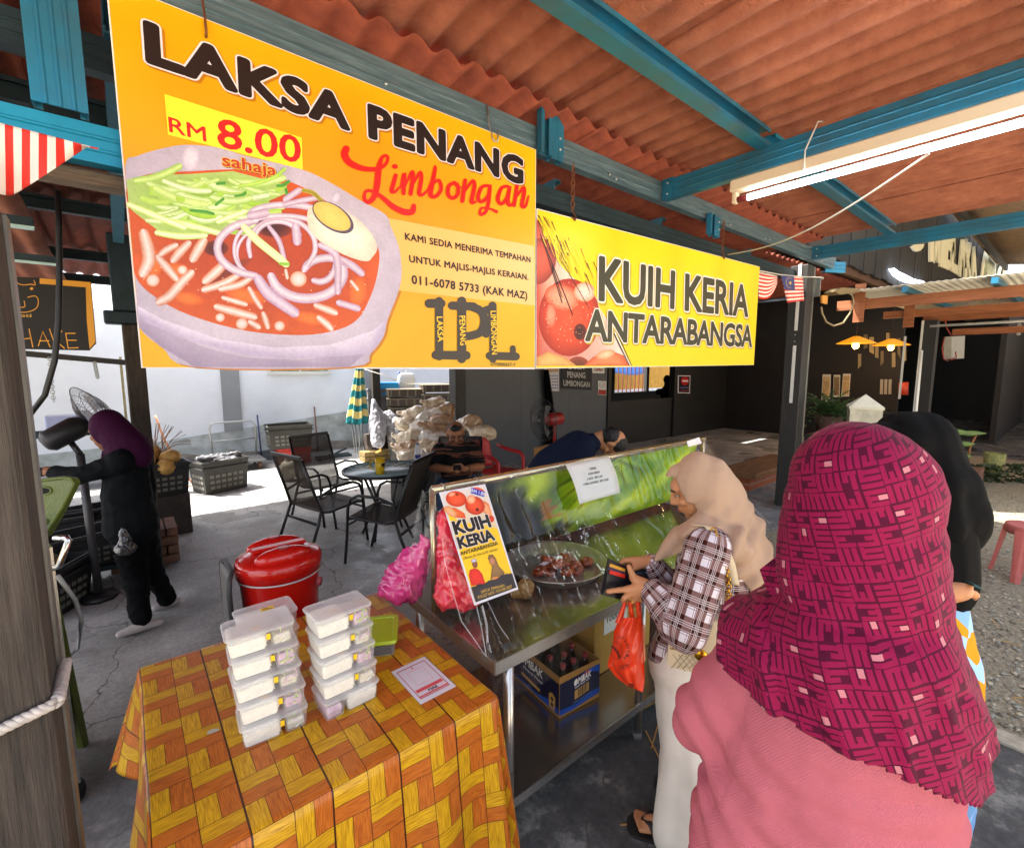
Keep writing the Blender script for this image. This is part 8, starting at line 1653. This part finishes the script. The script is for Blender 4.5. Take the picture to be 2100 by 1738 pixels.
wb_ = zu8(1090, 1290, 6.2); wbt = thing('water_bottle', 'clear water bottle with blue label standing before the sacks', 'bottle', (wb_.x, wb_.y, wb_.z)); MB().lathe([(0, -.1), (.035, -.1), (.037, -.02), (.037, .05), (.03, .09), (.013, .115), (.013, .13), (0, .13)], wb_, 14).build('bottle_shell', sheer('clear_bottle', 'e6eef4', .5, .1, .6), wbt); MB().lathe([(.0376, -.05), (.0378, .0)], wb_, 14).build('label_band', mat('blue_label', '2a2f8a', .5), wbt); MB().lathe([(0, .15), (.016, .15), (.016, .125)], wb_, 10).build('cap', mat('blue_cap', '1c3f9a'), wbt)
tag(MB().bx(wb_.x - .3, wb_.x + .35, wb_.y - .15, wb_.y + .2, 0, wb_.z - .1).build('low_plank_stand', mat('dark_timber', '2c2a28')), 'low dark stand under the water bottle and the sacks', 'stand')
# ---- patio table and chairs
M_FRM = mat('black_tube_frame', '19181a', .35, spec=.5); M_MESH = sheer('brown_mesh', '3c332c', .14, .7, .2)
def patio_chair():
 root = thing('patio_chair', 'x', 'chair', (0, 0, 0), 'mesh patio chairs round the glass table'); w = .27
 for s in (-1, 1):
  MB().tube([(s * w, .30, 0), (s * w, .27, .25), (s * w, .25, .52), (s * w, .22, .60), (s * w, .15, .635), (s * w, -.05, .625), (s * w * .98, -.22, .56)], .0135, 8).build('front_leg', M_FRM, root)
  MB().tube([(s * w * 1.02, -.36, 0), (s * w, -.24, .3), (s * w * .96, -.2, .42), (s * w * .93, -.26, .62), (s * w * .92, -.36, .93)], .0145, 8).build('rear_leg', M_FRM, root)
  MB().tube([(s * w * .93, .27, .41), (s * w * .93, .2, .425), (s * w * .93, -.1, .39), (s * w * .95, -.2, .41)], .0135, 8).build('seat_rail', M_FRM, root)
 MB().bar((-w * .95, -.37, .945), (w * .95, -.37, .945), .02, .035, bev=.005).build('top_rail', M_FRM, root)
 MB().bar((-w, -.24, .3), (w, -.24, .3), .018, .02).bar((-w, .265, .36), (w, .265, .36), .018, .02).build('stretcher', M_FRM, root)
 MB().grid(lambda u, v: ((u - .5) * 1.84 * w, .27 - .46 * v, .425 - .035 * math.sin(math.pi * v)), 6, 8).build('seat', M_MESH, root)
 MB().grid(lambda u, v: ((u - .5) * 1.84 * w, -.2 - .165 * v ** 1.2 - .02 * math.sin(math.pi * u), .41 + .53 * v), 6, 10).build('backrest', M_MESH, root)
 return root
ch = patio_chair()
for i, (x, y, hd_c, l) in enumerate(((1.82, 4.02, 128, 'black mesh patio chair nearest the camera, its back to the counter'), (1.46, 4.72, 15, 'black mesh patio chair at the left side of the glass table'), (1.78, 5.55, -75, 'brown mesh patio chair behind the glass table with torn back'), (2.72, 4.3, -135, 'mesh patio chair that the seated man sits on'))):
 o = ch if i == 0 else copy_tree(ch); o.location = (x, y, 0); o.rotation_euler = (0, 0, rad(hd_c - 90)); o['label'] = l
gt_ = thing('glass_table', 'round patio table with frosted glass top and black legs', 'table', (2.02, 4.5, 0))
MB().lathe([(0, .712), (.41, .712), (.41, .72), (0, .72)], (2.02, 4.5, 0), 40).build('glass_top', mat('rippled_glass', '9db7bb', .08, var=.1, vs=20, bump=.3, bs=90, spec=.8), gt_)
MB().lathe([(.405, .7), (.428, .7), (.43, .724), (.41, .726)], (2.02, 4.5, 0), 40).build('rim', M_FRM, gt_)
for k in range(4): a = .6 + k * 1.5708; MB().tube([(2.02 + .3 * math.cos(a), 4.5 + .3 * math.sin(a), 0), (2.02 + .13 * math.cos(a), 4.5 + .13 * math.sin(a), .35), (2.02 + .3 * math.cos(a), 4.5 + .3 * math.sin(a), .7)], .014, 8).build('leg', M_FRM, gt_)
mg = at_z(780, 972, .72); mug = thing('yellow_mug', 'tall yellow plastic mug on the glass table', 'mug', tuple(mg)); MB().lathe([(0, .002), (.04, .002), (.048, .16), (.045, .16), (.038, .01), (0, .01)], mg, 20).build('mug_body', mat('yellow_mug_plastic', 'd9b010', .35), mug); MB().tube([mg + Vector((-.036, .03, .13)), mg + Vector((-.075, .06, .125)), mg + Vector((-.078, .062, .06)), mg + Vector((-.032, .027, .04))], .006, 6).build('handle', mat('yellow_mug_plastic', 'd9b010'), mug); MB().sph(mg + Vector((.01, -.043, .1)), (.02, .006, .02), 12).build('round_print', M_FRM, mug)
# red plastic chair
rd = thing('red_chair', 'red plastic armchair by the grey panel wall', 'chair', (3.35, 4.15, 0)); M_RC = mat('red_chair_plastic', 'b5191c', .4, spec=.5)
rcx = at_d(1020, 985, 6.1); ox_, oy_ = rcx.x, rcx.y; face = rad(-75); RM = Matrix.Rotation(face - math.pi / 2, 3, 'Z'); tr_ = lambda p: RM @ Vector(p) + Vector((ox_, oy_, 0))
MB().grid(lambda u, v: tr_(((u - .5) * .46, -.22 + .44 * v, .43 - .015 * math.sin(math.pi * u))), 8, 8).build('seat', M_RC, rd, solid=.012, fix=False)
def bk(u, v): a = (u - .5) * 1.7; return tr_((.27 * math.sin(a), -.12 - .16 * math.cos(a) - .06 * v, .44 + (.40 - .10 * (abs(u - .5) * 2) ** 3) * v))
MB().grid(bk, 16, 10).build('backrest', M_RC, rd, solid=.012, fix=False)
for s in (-1, 1):
 MB().tube([tr_((s * .25, -.2, .72)), tr_((s * .28, -.05, .67)), tr_((s * .28, .15, .65)), tr_((s * .27, .22, .6)), tr_((s * .26, .23, .0))], [.022, .026, .026, .024, .02], 8).build('arm', M_RC, rd); MB().tube([tr_((s * .22, -.2, .45)), tr_((s * .26, -.27, 0))], .022, 8).build('rear_leg', M_RC, rd)
# ---- things on and by the grey panel wall
YW = 6.59; z7w = lambda x, y: at_y(*Z(780, 830, 1480)(x, y), YW)
def board(name, label, cat, pts, m, d=.008): r0 = thing(name, label, cat, tuple(z7w(*pts[0]))); MB().prism([z7w(*q) for q in pts], (0, -d, 0)).build('panel', m, r0); return r0
M_PAP = mat('pale_paper', 'd5dbd6')
b = board('wall_calendar', 'white wall calendar with blue dates on the grey panel wall', 'calendar', [(1450, 20), (1545, 20), (1547, 230), (1450, 228)], mat('calendar_paper', 'cfcdcc', .7)); A = Art(z7w, (0, -1, 0), .009)
A.poly([(1453, 24), (1542, 24), (1542, 95), (1453, 95)], 'b08a5a', 1); A.poly([(1455, 110), (1475, 110), (1475, 150), (1455, 150)], '7a6ab0', 1)
for i in range(5):
 for j in range(5): A.poly([(1482 + i * 12, 118 + j * 21), (1489 + i * 12, 118 + j * 21), (1489 + i * 12, 127 + j * 21), (1482 + i * 12, 127 + j * 21)], '4a5aa0' if i else 'a04a4a', 1)
A.build('calendar_print', b)
b = board('chalk_board', 'dark slate board lettered PENANG LIMBONGAN on the grey panel wall', 'sign', [(1562, 0), (1776, 0), (1772, 222), (1560, 210)], mat('slate_board', '2c2d2f', .7)); A = Art(z7w, (0, -1, 0), .009)
A.text('PENANG', (1602, 134), (1728, 140), (1600, 92), 'b9b8b4', 1, .02); A.text('LIMBONGAN', (1575, 190), (1758, 203), (1573, 150), 'b9b8b4', 1, .02); A.text('LAKSA', (1610, 76), (1720, 80), (1610, 40), 'b9b8b4', 1, .02); A.build('chalk_lettering', b)
b = board('open_sign', 'white OPEN sign with red letters on the grey panel wall', 'sign', [(1778, 10), (1862, 10), (1862, 106), (1778, 103)], M_PAP); A = Art(z7w, (0, -1, 0), .009); A.text('OPEN', (1790, 90), (1846, 92), (1790, 70), 'a8323a', 1, .03); A.build('sign_print', b)
b = board('no_smoking_sign', 'small white and red no smoking sign on the grey panel wall', 'sign', [(1818, 156), (1875, 160), (1875, 258), (1818, 254)], M_PAP); A = Art(z7w, (0, -1, 0), .009); A.stroke([(1846 + 19 * math.cos(t), 186 + 21 * math.sin(t)) for t in np.linspace(0, 6.28, 17)], 2., 'a82a24', 1); A.stroke([(1834, 200), (1860, 172)], 2, 'a82a24', 1.5, sub=1); A.stroke([(1832, 186), (1858, 188)], 1.6, '2a2a2a', 1.2, sub=1); A.poly([(1820, 218), (1873, 221), (1873, 255), (1820, 251)], 'a8241e', 1); A.build('sign_print', b)
bp2 = lambda x, y: at_y(*Z(1200, 840, 1850)(x, y), 6.58)
b = thing('no_entry_sign', 'black sign with a red no entry disc beside the doorway', 'sign', tuple(bp2(1245, 160))); MB().prism([bp2(*q) for q in [(1200, 96), (1292, 98), (1288, 232), (1198, 228)]], (0, -.008, 0)).build('panel', mat('white_sheet_edge', 'e6dfe0'), b); A = Art(bp2, (0, -1, 0), .009)
A.poly([(1206, 102), (1287, 104), (1283, 226), (1204, 222)], '201c24', 1); A.ell((1248, 138), 9.0, 9.5, 0, 'c0201c', None, 2); A.s = 0
A.fan([(1248 + 30 * math.cos(t), 138 + 32 * math.sin(t)) for t in np.linspace(0, 6.28, 25)[:-1]], 'c4211d', 'b51a18', 2); A.poly([(1226, 131), (1270, 132), (1270, 145), (1226, 144)], 'e8e4e4', 3)
A.text('DILARANG MASUK', (1210, 192), (1280, 194), (1210, 182), '8a84c0', 2, .02); A.text('STAFF SAHAJA', (1214, 212), (1276, 214), (1214, 204), 'c04a4a', 2, .02); A.build('sign_print', b)
def fan2():
 r0 = thing('table_fan', 'red and black table fan standing by the grey panel wall', 'fan', tuple(at_d(1165, 900, 6.0))); t = 6.1; g = lambda x, y, tt=t: at_d(*Z(1200, 840, 1850)(x, y), tt); c = g(190, 430); d = (g(300, 420, 6.25) - c).normalized(); Mq = d.to_track_quat('Z', 'Y').to_matrix(); R = .27; cg = MB()
 for k in range(36): a = k * 2 * math.pi / 36; cg.tube([c + Mq @ Vector((R * s * math.cos(a), R * s * math.sin(a), z)) for s, z in ((.1, -.07), (.65, -.055), (1, 0), (.65, .05))], .0022, 4)
 for s, z in ((1, 0), (.65, -.055), (.35, -.065), (.65, .05)): cg.tube([c + Mq @ Vector((R * s * math.cos(q), R * s * math.sin(q), z)) for q in np.linspace(0, 6.283, 29)[:-1]], .004, 5, closed=True)
 cg.build('wire_cage', mat('dark_wire', '3a3836', .4, metal=.5), r0); MB().tube([c + d * .06, c + d * .1, c + d * .3, c + d * .33], [.05, .085, .085, .06], 14).build('motor', mat('dark_red_plastic', '8a1f1c', .35), r0)
 for k in range(3): a = k * 2.09; MB().prism([c + Mq @ Vector((q * math.cos(a + e), q * math.sin(a + e), .015 * e)) for q, e in ((.03, 0), (.2, -.25), (.24, .15), (.12, .4))], d * .003).build('blade', mat('dim_blade', '5a5652', .4), r0)
 b = c + d * .2; MB().tube([b, Vector((b.x, b.y, b.z - .38))], .02, 8).build('neck', mat('dark_red_plastic', '8a1f1c'), r0); return b
fb_ = fan2()
tag(MB().box((fb_.x, fb_.y, (fb_.z - .38) / 2), (.4, .4, fb_.z - .38), rot=(0, 0, .3), bev=.005).build('brown_carton', mat('kraft_card', 'a97c3e')), 'brown cardboard carton under the red table fan', 'carton')
dr = MB().grid(lambda u, v: at_y(1115 + 28 * u * (.35 + .65 * v) + 4 * math.sin(v * 3), 758 + 190 * v, 6.50 + .03 * math.sin(u * 14)), 14, 10).build('dark_drape', mat('black_cloth', '161617'), solid=.006); tag(dr, 'dark cloth gathered and hanging against the grey panel wall', 'cloth')
tag(MB().tube([zu8(1570, 620, 6.0), zu8(1535, 850, 5.95), Vector((zu8(1535, 850, 5.95).x, zu8(1535, 850, 5.95).y, 0))], .014, 8).build('broom_stick', mat('brown_broom_stick', '8a5a34', .6)), 'brown broom stick leaning on the charcoal corner post', 'stick')
# ================================================================== RIGHT SIDE
def frame(label, pts, y, group=None, pic='b79a6a'):
 dn = Vector((-1, 0, 0)) if y > 13 else Vector((0, -1, 0)); z5w = lambda px, py: (at_x if y > 13 else at_y)(*Z(1650, 560, 2374)(px, py), y); r0 = thing('picture_frame', label, 'picture', tuple(z5w(*pts[0])), group); P4 = [z5w(*q) for q in pts]; MB().prism(P4, dn * .02).build('frame', mat('white_frame', 'c9c4b4', .5), r0); c = sum(P4, Vector()) / 4; MB().prism([c + (q - c) * .82 + dn * .021 for q in P4], dn * .002).build('picture', mat('sepia_picture_' + pic, pic, .6, var=.35, vs=12), r0)
gname = 'white framed pictures on the black shop wall'
frame('white framed old photo above, at the left edge of the black canopy post', [(450, 870), (484, 870), (478, 1032), (440, 1032)], 6.58, gname); frame('white framed old photo below, at the left edge of the black canopy post', [(436, 1080), (466, 1080), (458, 1242), (424, 1242)], 6.58, gname)
frame('white framed sepia picture, left one of three behind the fern', [(748, 892), (802, 892), (796, 1075), (738, 1075)], 13.49, gname); frame('dark framed sepia picture, middle one of three behind the fern', [(822, 895), (865, 895), (860, 1045), (818, 1045)], 13.49, gname, '7a6444'); frame('white framed sepia picture, right one of three behind the fern', [(885, 888), (935, 888), (925, 1040), (872, 1040)], 13.49, gname)
frame('grey framed sheet high on the dark wall right of the shop post', [(1530, 800), (1650, 795), (1645, 908), (1526, 905)], 4.0, gname, '6a645a'); frame('grey framed sheet low on the dark wall right of the shop post', [(1522, 952), (1640, 952), (1634, 1068), (1515, 1065)], 4.0, gname, '6a5f48')
pl0_ = thing('pendant_lamp', 'x', 'lamp', (0, 0, 0), 'amber pendant lamps inside the shop')
MB().lathe([(.03, .10), (.05, .1), (.32, -.03), (.31, -.035), (.05, .085), (.03, .085)], (0, 0, 0), 28).build('lamp_shade', mat('amber_shade', 'b5761c', .5, emit='c87a10', es=.35), pl0_); bl_ = MB().sph((0, 0, -.07), (.06, .06, .07), 14).build('lit_bulb', mat('lit_amber_bulb', 'ffdca0', .4, emit='ffa838', es=5), pl0_); MB().tube([(0, 0, .1), (0, 0, 1.25)], .006, 5).build('cord', M_RUB, pl0_)
for i, (x, y, t) in enumerate(((970, 672, 9.0), (1207, 686, 9.7))):
 o = pl0_ if i == 0 else copy_tree(pl0_); o.location = at_d(*Z(1650, 560, 2374)(x, y), t); o['label'] = 'amber pendant lamp glowing in the dark shop, %s of the two' % ('left' if i == 0 else 'right')
for i, (px_, py_, t) in enumerate(((970, 672, 9.0), (1207, 686, 9.7))):
 L = bpy.data.lights.new('pendant_light', 'POINT'); L.energy = 7; L.color = (1, .62, .25); L.shadow_soft_size = .07; lo = bpy.data.objects.new('pendant_light', L); lo.location = at_d(*Z(1650, 560, 2374)(px_, py_), t) - Vector((0, 0, .2)); COL.objects.link(lo)
o = MB().tube([at_y(1551, 659, 5.9), at_y(1601, 657, 5.9)], .03, 10).build('tube_lamp', mat('lit_tube_small', 'ffffff', .4, emit='e4f0ff', es=3)); tag(o, 'short lit white tube lamp deep inside, right of the kuih sign', 'lamp')
# bunting by the post
M_FL2 = M_FLG.copy(); M_FL2.name = 'red_white_stripe_small'
for nn in M_FL2.node_tree.nodes:
 if nn.type == 'MATH' and nn.operation == 'MULTIPLY': nn.inputs[1].default_value = 7
for nn in M_FL2.node_tree.nodes:
 if nn.type == 'MATH' and nn.operation == 'MULTIPLY':
  for lk in list(nn.inputs[0].links): s_ = lk.from_node; M_FL2.node_tree.links.remove(lk); M_FL2.node_tree.links.new(s_.outputs[1], nn.inputs[0])
z5f = lambda x, y, yy: at_y(*Z(1650, 560, 2374)(x, y), yy)
o = uvgrid('small_flag', lambda u, v: z5f(315 + 125 * u, 200 + 30 * u + (180 - 150 * abs(u - .05) ** 3 * 1.0) * v, 2.12 + .02 * math.sin(u * 6)), 10, 12, M_FL2); o.modifiers.new('t', 'SOLIDIFY').thickness = .002; tag(o, 'small rounded red and white striped flag at the end of the kuih sign', 'flag')
fg = uvgrid('national_flag', lambda u, v: z5f(465 + 148 * u + (42 - 35 * u) * v, 226 + 12 * u + (185 - 25 * u) * v, 2.12 + .02 * math.sin(u * 8 + v * 3)), 10, 12, M_FL2); fg.modifiers.new('t', 'SOLIDIFY').thickness = .002; tag(fg, 'small striped flag with a blue corner, yellow crescent and star', 'flag')
A = Art(lambda x, y: z5f(x, y, 2.09), (0, -1, 0), .0006); A.poly([(466, 226), (553, 234), (560, 328), (490, 322)], '1f2f78', 1); A.stroke([(535, 248), (510, 245), (500, 275), (512, 305), (532, 312)], 2.4, 'd9c04a', 2); A.fan([(528 + (22 if i % 2 else 9) * .55 * math.cos(i * .449), 278 + (26 if i % 2 else 10) * .6 * math.sin(i * .449)) for i in range(14)], 'e0c84a', 'd9c04a', 2); A.build('flag_corner', fg)
pipe('flag_string', 'white cord carrying the two small flags to the canopy post', 'cord', [z5f(318, 195, 2.1), z5f(460, 222, 2.1), z5f(615, 236, 2.12), z5f(750, 242, 2.14)], .006, mat('white_cord', 'cfcac2'), 5)
fl_ = thing('flood_lamp', 'flood lamp with curved cable on the steel channel of the canopy post', 'lamp', tuple(z5f(830, 335, 2.1)))
MB().prism([z5f(*q, 2.12) for q in [(750, 345), (800, 318), (915, 322), (918, 345), (790, 365)]], (0, -.12, 0)).build('lamp_head', mat('warm_steel_head', '9a8660', .35, metal=.6), fl_); MB().prism([z5f(*q, 2.1) for q in [(745, 360), (782, 360), (778, 420), (745, 412)]], (0, .02, 0)).build('bracket_plate', mat('amber_plate', 'c98a3a', .5), fl_)
MB().tube([z5f(*q, 2.1) for q in [(905, 335), (945, 360), (955, 410), (930, 480), (885, 545), (820, 567), (770, 540), (742, 480), (737, 440)]], .011, 8).build('cable', mat('tan_cable', '8a7a5c', .5), fl_)
# brick planter with timber lid, fern, white capped post, stools
bpl = thing('brick_counter', 'orange brick plinth with a worn timber top beside the canopy post', 'plinth', (5.4, 3.2, 0)); pc = lambda x, y, yy=2.9: at_y(*Z(1360, 980, 1860, 1402)(x, y), yy); a = pc(1060, 360); b = pc(1235, 380)
MB().bx(a.x, a.x + 1.6, a.y, a.y + .35, 0, a.z - .012).build('mortar_core', mat('grey_mortar', '8a8478', .9), bpl); bricks(MB(), a.x - .004, a.x + 1.6, a.y - .006, a.y + .34, 0, a.z, .23, .085, .014).build('brickwork', mat('orange_brick', 'a85a38', .85, var=.3, vs=8, bump=.4, bs=30, col2='8a4426'), bpl)
MB().bx(a.x - .1, a.x + 1.7, a.y - .12, a.y + .4, a.z + .05, a.z + .1, .006).bx(a.x - .08, a.x + 1.7, a.y - .1, a.y + .38, a.z + .004, a.z + .045).build('timber_top', mat('worn_brown_planks', '7a5230', .75, var=.35, vs=6, stretch=(.5, 5, 5)), bpl)
fe = thing('fern', 'bushy dark green fern in a pot behind the canopy post', 'plant', tuple(at_d(1705, 880, 7.6))); fcn = at_d(1700, 850, 7.6); r_ = random.Random(11); mb = MB()
for k in range(70):
 a = r_.uniform(0, 6.28); L = r_.uniform(.35, .7); up2 = r_.uniform(.2, .75); pr0 = None
 pts = [fcn + Vector((math.cos(a) * L * t, math.sin(a) * L * t, up2 * t - .9 * L * t * t)) for t in np.linspace(0, 1, 9)]
 s = Vector((-math.sin(a), math.cos(a), 0))
 for i in range(1, 9):
  for sd3 in (-1, 1):
   w = .06 * (1 - i / 10); q = pts[i]; d = (pts[i] - pts[i - 1]) * .5; mb.add([q, q + d + s * (sd3 * w * .5) + Vector((0, 0, .01)), q + d * .6 + s * (sd3 * w * 1.4) - Vector((0, 0, .015)), q - d * .2 + s * (sd3 * w * .5)], [[0, 1, 2, 3]])
mb.build('fronds', mat('fern_green', '2f4a1e', .6, var=.5, vs=8), fe, fix=False); MB().lathe([(0, 0), (.15, 0), (.2, .3), (.17, .3), (.14, .05)], (fcn.x, fcn.y, fcn.z - .32), 16).build('pot', mat('dark_clay_pot', '4a3228', .8), fe); tag(MB().bx(fcn.x - .25, fcn.x + .25, fcn.y - .25, fcn.y + .25, 0, fcn.z - .325).build('plant_stand', M_BLACK), 'black stand under the fern pot', 'stand')
wp = thing('white_post', 'short white post with a pyramid cap in front of the dark shop', 'post', tuple(at_d(1775, 860, 5.6))); wt_ = at_d(1776, 808, 5.6); wz = at_d(1776, 838, 5.6).z; hw = .155; Rw = Matrix.Rotation(rad(20), 3, 'Z'); cq4 = [Rw @ Vector((sx * hw, sy * hw, 0)) + Vector((wt_.x, wt_.y, 0)) for sx, sy in ((-1, -1), (1, -1), (1, 1), (-1, 1))]
MB().add([(p.x, p.y, 0) for p in cq4] + [(p.x, p.y, wz) for p in cq4], [[0, 1, 5, 4], [1, 2, 6, 5], [2, 3, 7, 6], [3, 0, 4, 7]], False).build('shaft', mat('stained_white_concrete', 'bdb9a6', .8, var=.25, vs=9, bump=.3), wp); MB().add([(wt_.x + (p.x - wt_.x) * 1.08, wt_.y + (p.y - wt_.y) * 1.08, wz + .001) for p in cq4] + [(wt_.x + (p.x - wt_.x) * 1.08, wt_.y + (p.y - wt_.y) * 1.08, wz + .03) for p in cq4] + [tuple(wt_)], [[3, 2, 1, 0], [0, 1, 5, 4], [1, 2, 6, 5], [2, 3, 7, 6], [3, 0, 4, 7], [4, 5, 8], [5, 6, 8], [6, 7, 8], [7, 4, 8]], False).build('pyramid_cap', mat('cream_cap', 'd6d2bc', .7, var=.1), wp)
def stool(label, loc, rz):
 r0 = thing('plastic_stool', label, 'stool', loc); M = mat('coral_red_plastic', 'b8605a', .5, var=.1, vs=9); Rm = Matrix.Rotation(rz, 3, 'Z'); T = lambda p: Rm @ Vector(p) + Vector(loc); h = .45
 MB().lathe([(0, h - .012), (.10, h - .012), (.125, h), (.15, h), (.155, h - .02), (.15, h - .07), (.14, h - .07), (.14, h - .02), (0, h - .03)], loc, 28).build('seat', M, r0)
 for k in range(4):
  a = rad(45 + 90 * k); t_ = lambda rr2, dw, z: T((rr2 * math.cos(a) - dw * math.sin(a), rr2 * math.sin(a) + dw * math.cos(a), z)); wt2, wb2 = .055, .03
  V = [t_(.15, -wt2, h - .03), t_(.155, 0, h - .03), t_(.15, wt2, h - .03), t_(.215, wb2, 0), t_(.225, 0, 0), t_(.215, -wb2, 0)]; I = [t_(.135, -wt2 * .9, h - .03), t_(.14, 0, h - .03), t_(.135, wt2 * .9, h - .03), t_(.20, wb2 * .8, 0), t_(.208, 0, 0), t_(.20, -wb2 * .8, 0)]
  MB().add(V + I, [[0, 1, 4, 5], [1, 2, 3, 4], [6, 11, 10, 7], [7, 10, 9, 8], [0, 5, 11, 6], [2, 8, 9, 3], [5, 4, 10, 11], [4, 3, 9, 10], [0, 6, 7, 1], [1, 7, 8, 2]], False).build('leg', M, r0)
stool('coral red plastic stool on the gravel at the right edge', (5.70, .17, .006), rad(34))
# electric box, plants by the shop post, pot, low bricks
eb = thing('meter_box', 'grey electric meter box with red and white wires on the shop post', 'meter', tuple(z5f(1600, 700, 1.6))); MB().prism([z5f(*q, 1.62) for q in [(1560, 640), (1655, 635), (1650, 785), (1560, 790)]], (0, -.1, 0)).build('box_body', mat('pale_grey_box', '9a9c98', .5, var=.15), eb)
for pts in ([(1565, 640), (1550, 720), (1560, 790), (1590, 800)], [(1640, 740), (1645, 780), (1610, 795)], [(1570, 520), (1580, 580), (1610, 630)]): MB().tube([z5f(*q, 1.5) for q in pts], .008, 6).build('wire', mat('red_wire', '9a2a20', .5), eb)
pipe('white_conduit', 'white pipe running down the front of the shop post', 'pipe', [z5f(1410, 730, 1.6), z5f(1375, 1105, 1.6), Vector((z5f(1375, 1105, 1.6).x, 1.6, 0))], .022, mat('white_pvc', 'd8d8d4'))
pipe('roof_conduit', 'long white pipe under the timber awning', 'pipe', [(9.4, 1.55, 2.37), (9.4, -1.5, 2.38)], .018, mat('white_pvc', 'd8d8d4'))
chain(z5f(2070, 545, .75), z5f(2063, 625, .75), 'hanging_chain', 'short pale chain hanging under the timber awning at the right', .02, 8, mat('white_pvc', 'd8d8d4'))
gpn = thing('leafy_plant', 'thin stemmed plant with broad green leaves at the dark shop entrance', 'plant', tuple(at_d(2000, 1000, 7.0))); lp = lambda x, y, t=7.: at_d(x, y, t); mb = MB(); mb.tube([lp(1985, 945), lp(1990, 915), lp(2003, 890)], .012, 6).tube([lp(1960, 905), lp(1985, 940)], .008, 5); mb.build('stem', mat('tan_stem', '8a5a30', .7), gpn)
mb = MB()
for c, w, h in ((lp(1962, 886), .13, .05), (lp(1990, 888), .2, .04), (lp(1975, 910), .14, .04), (lp(1972, 935), .12, .05)): mb.grid(lambda u, v: c + _R * (w * (u - .5) * 2) + Vector((0, 0, h * (v - .5) * 2 * math.sin(math.pi * min(1, max(0, u))))) + _F * (.05 * math.cos(u * 3)), 8, 4)
mb.build('leaves', mat('glossy_leaf', '4f6a28', .4, var=.3, vs=9), gpn, solid=.003, fix=False)
vb = lp(1985, 960, 7.); tag(bricks(MB(), vb.x - .25, vb.x + .3, vb.y - .15, vb.y + .15, 0, vb.z, .2, .08).build('low_brick_pier', bm_), 'low brick pier under the leafy plant by the shop', 'bricks')
pt = lp(2040, 935, 7.4); ptg = thing('tall_pot', 'pale mottled tall plant pot by the shop entrance', 'pot', (pt.x, pt.y, 0)); MB().lathe([(0, 0), (.1, 0), (.13, pt.z + .05), (.115, pt.z + .05), (.09, .05), (0, .05)], (pt.x, pt.y, 0), 16).build('pot_body', mat('mottled_pot', '8a8a52', .8, var=.4, vs=25), ptg)
mb = MB(); r_ = random.Random(6)
for k in range(260):
 q = lp(r_.uniform(1990, 2130), r_.uniform(950, 1000), 7.2); q.z = r_.uniform(.0, .28); a = r_.uniform(0, 6.28); s = r_.uniform(.03, .08); mb.add([q, q + Vector((s * math.cos(a), s * math.sin(a), .04)), q + Vector((s * 1.6 * math.cos(a + .3), s * 1.6 * math.sin(a + .3), .0))], [[0, 1, 2]])
tag(mb.build('ground_plants', mat('dark_ground_leaf', '2c3a1c', .7, var=.4), fix=False), 'dark low leaves growing along the foot of the shop', 'ground cover', kind='stuff')
dn = thing('shop_dresser', 'dim shelf of bottles, papers and a red extinguisher deep in the shop', 'shelf', (13.4, 3.5, 0)); MB().bx(13.2, 13.49, 2.7, 4.1, .72, .78).build('shelf_board', M_BLACK, dn)
r_ = random.Random(8)
zx5 = lambda x, y, q=13.48: at_x(*Z(1650, 560, 2374)(x, y), q)
for k in range(9): xx = 985 + k * 38; w = r_.uniform(18, 30); y0 = r_.uniform(610, 760); MB().prism([zx5(xx, y0), zx5(xx + w, y0), zx5(xx + w, y0 + r_.uniform(70, 140)), zx5(xx, y0 + 100)], (-.02, 0, 0)).build('wall_sheet', mat('dim_paper_%d' % (k % 3), ('8a7a5a', '6a5c44', 'a08a62')[k % 3], .7), dn)
for k in range(3): MB().prism([zx5(1135 + 28 * k, 925), zx5(1155 + 28 * k, 925), zx5(1152 + 28 * k, 1025), zx5(1132 + 28 * k, 1025)], (-.02, 0, 0)).build('pale_sheet', mat('dim_paper_x', '9a9488', .6), dn)
MB().tube([zx5(1287, 1030, 13.3), zx5(1290, 945, 13.3)], .09, 10).build('extinguisher', mat('dim_red', 'b03a1c', .5), dn)
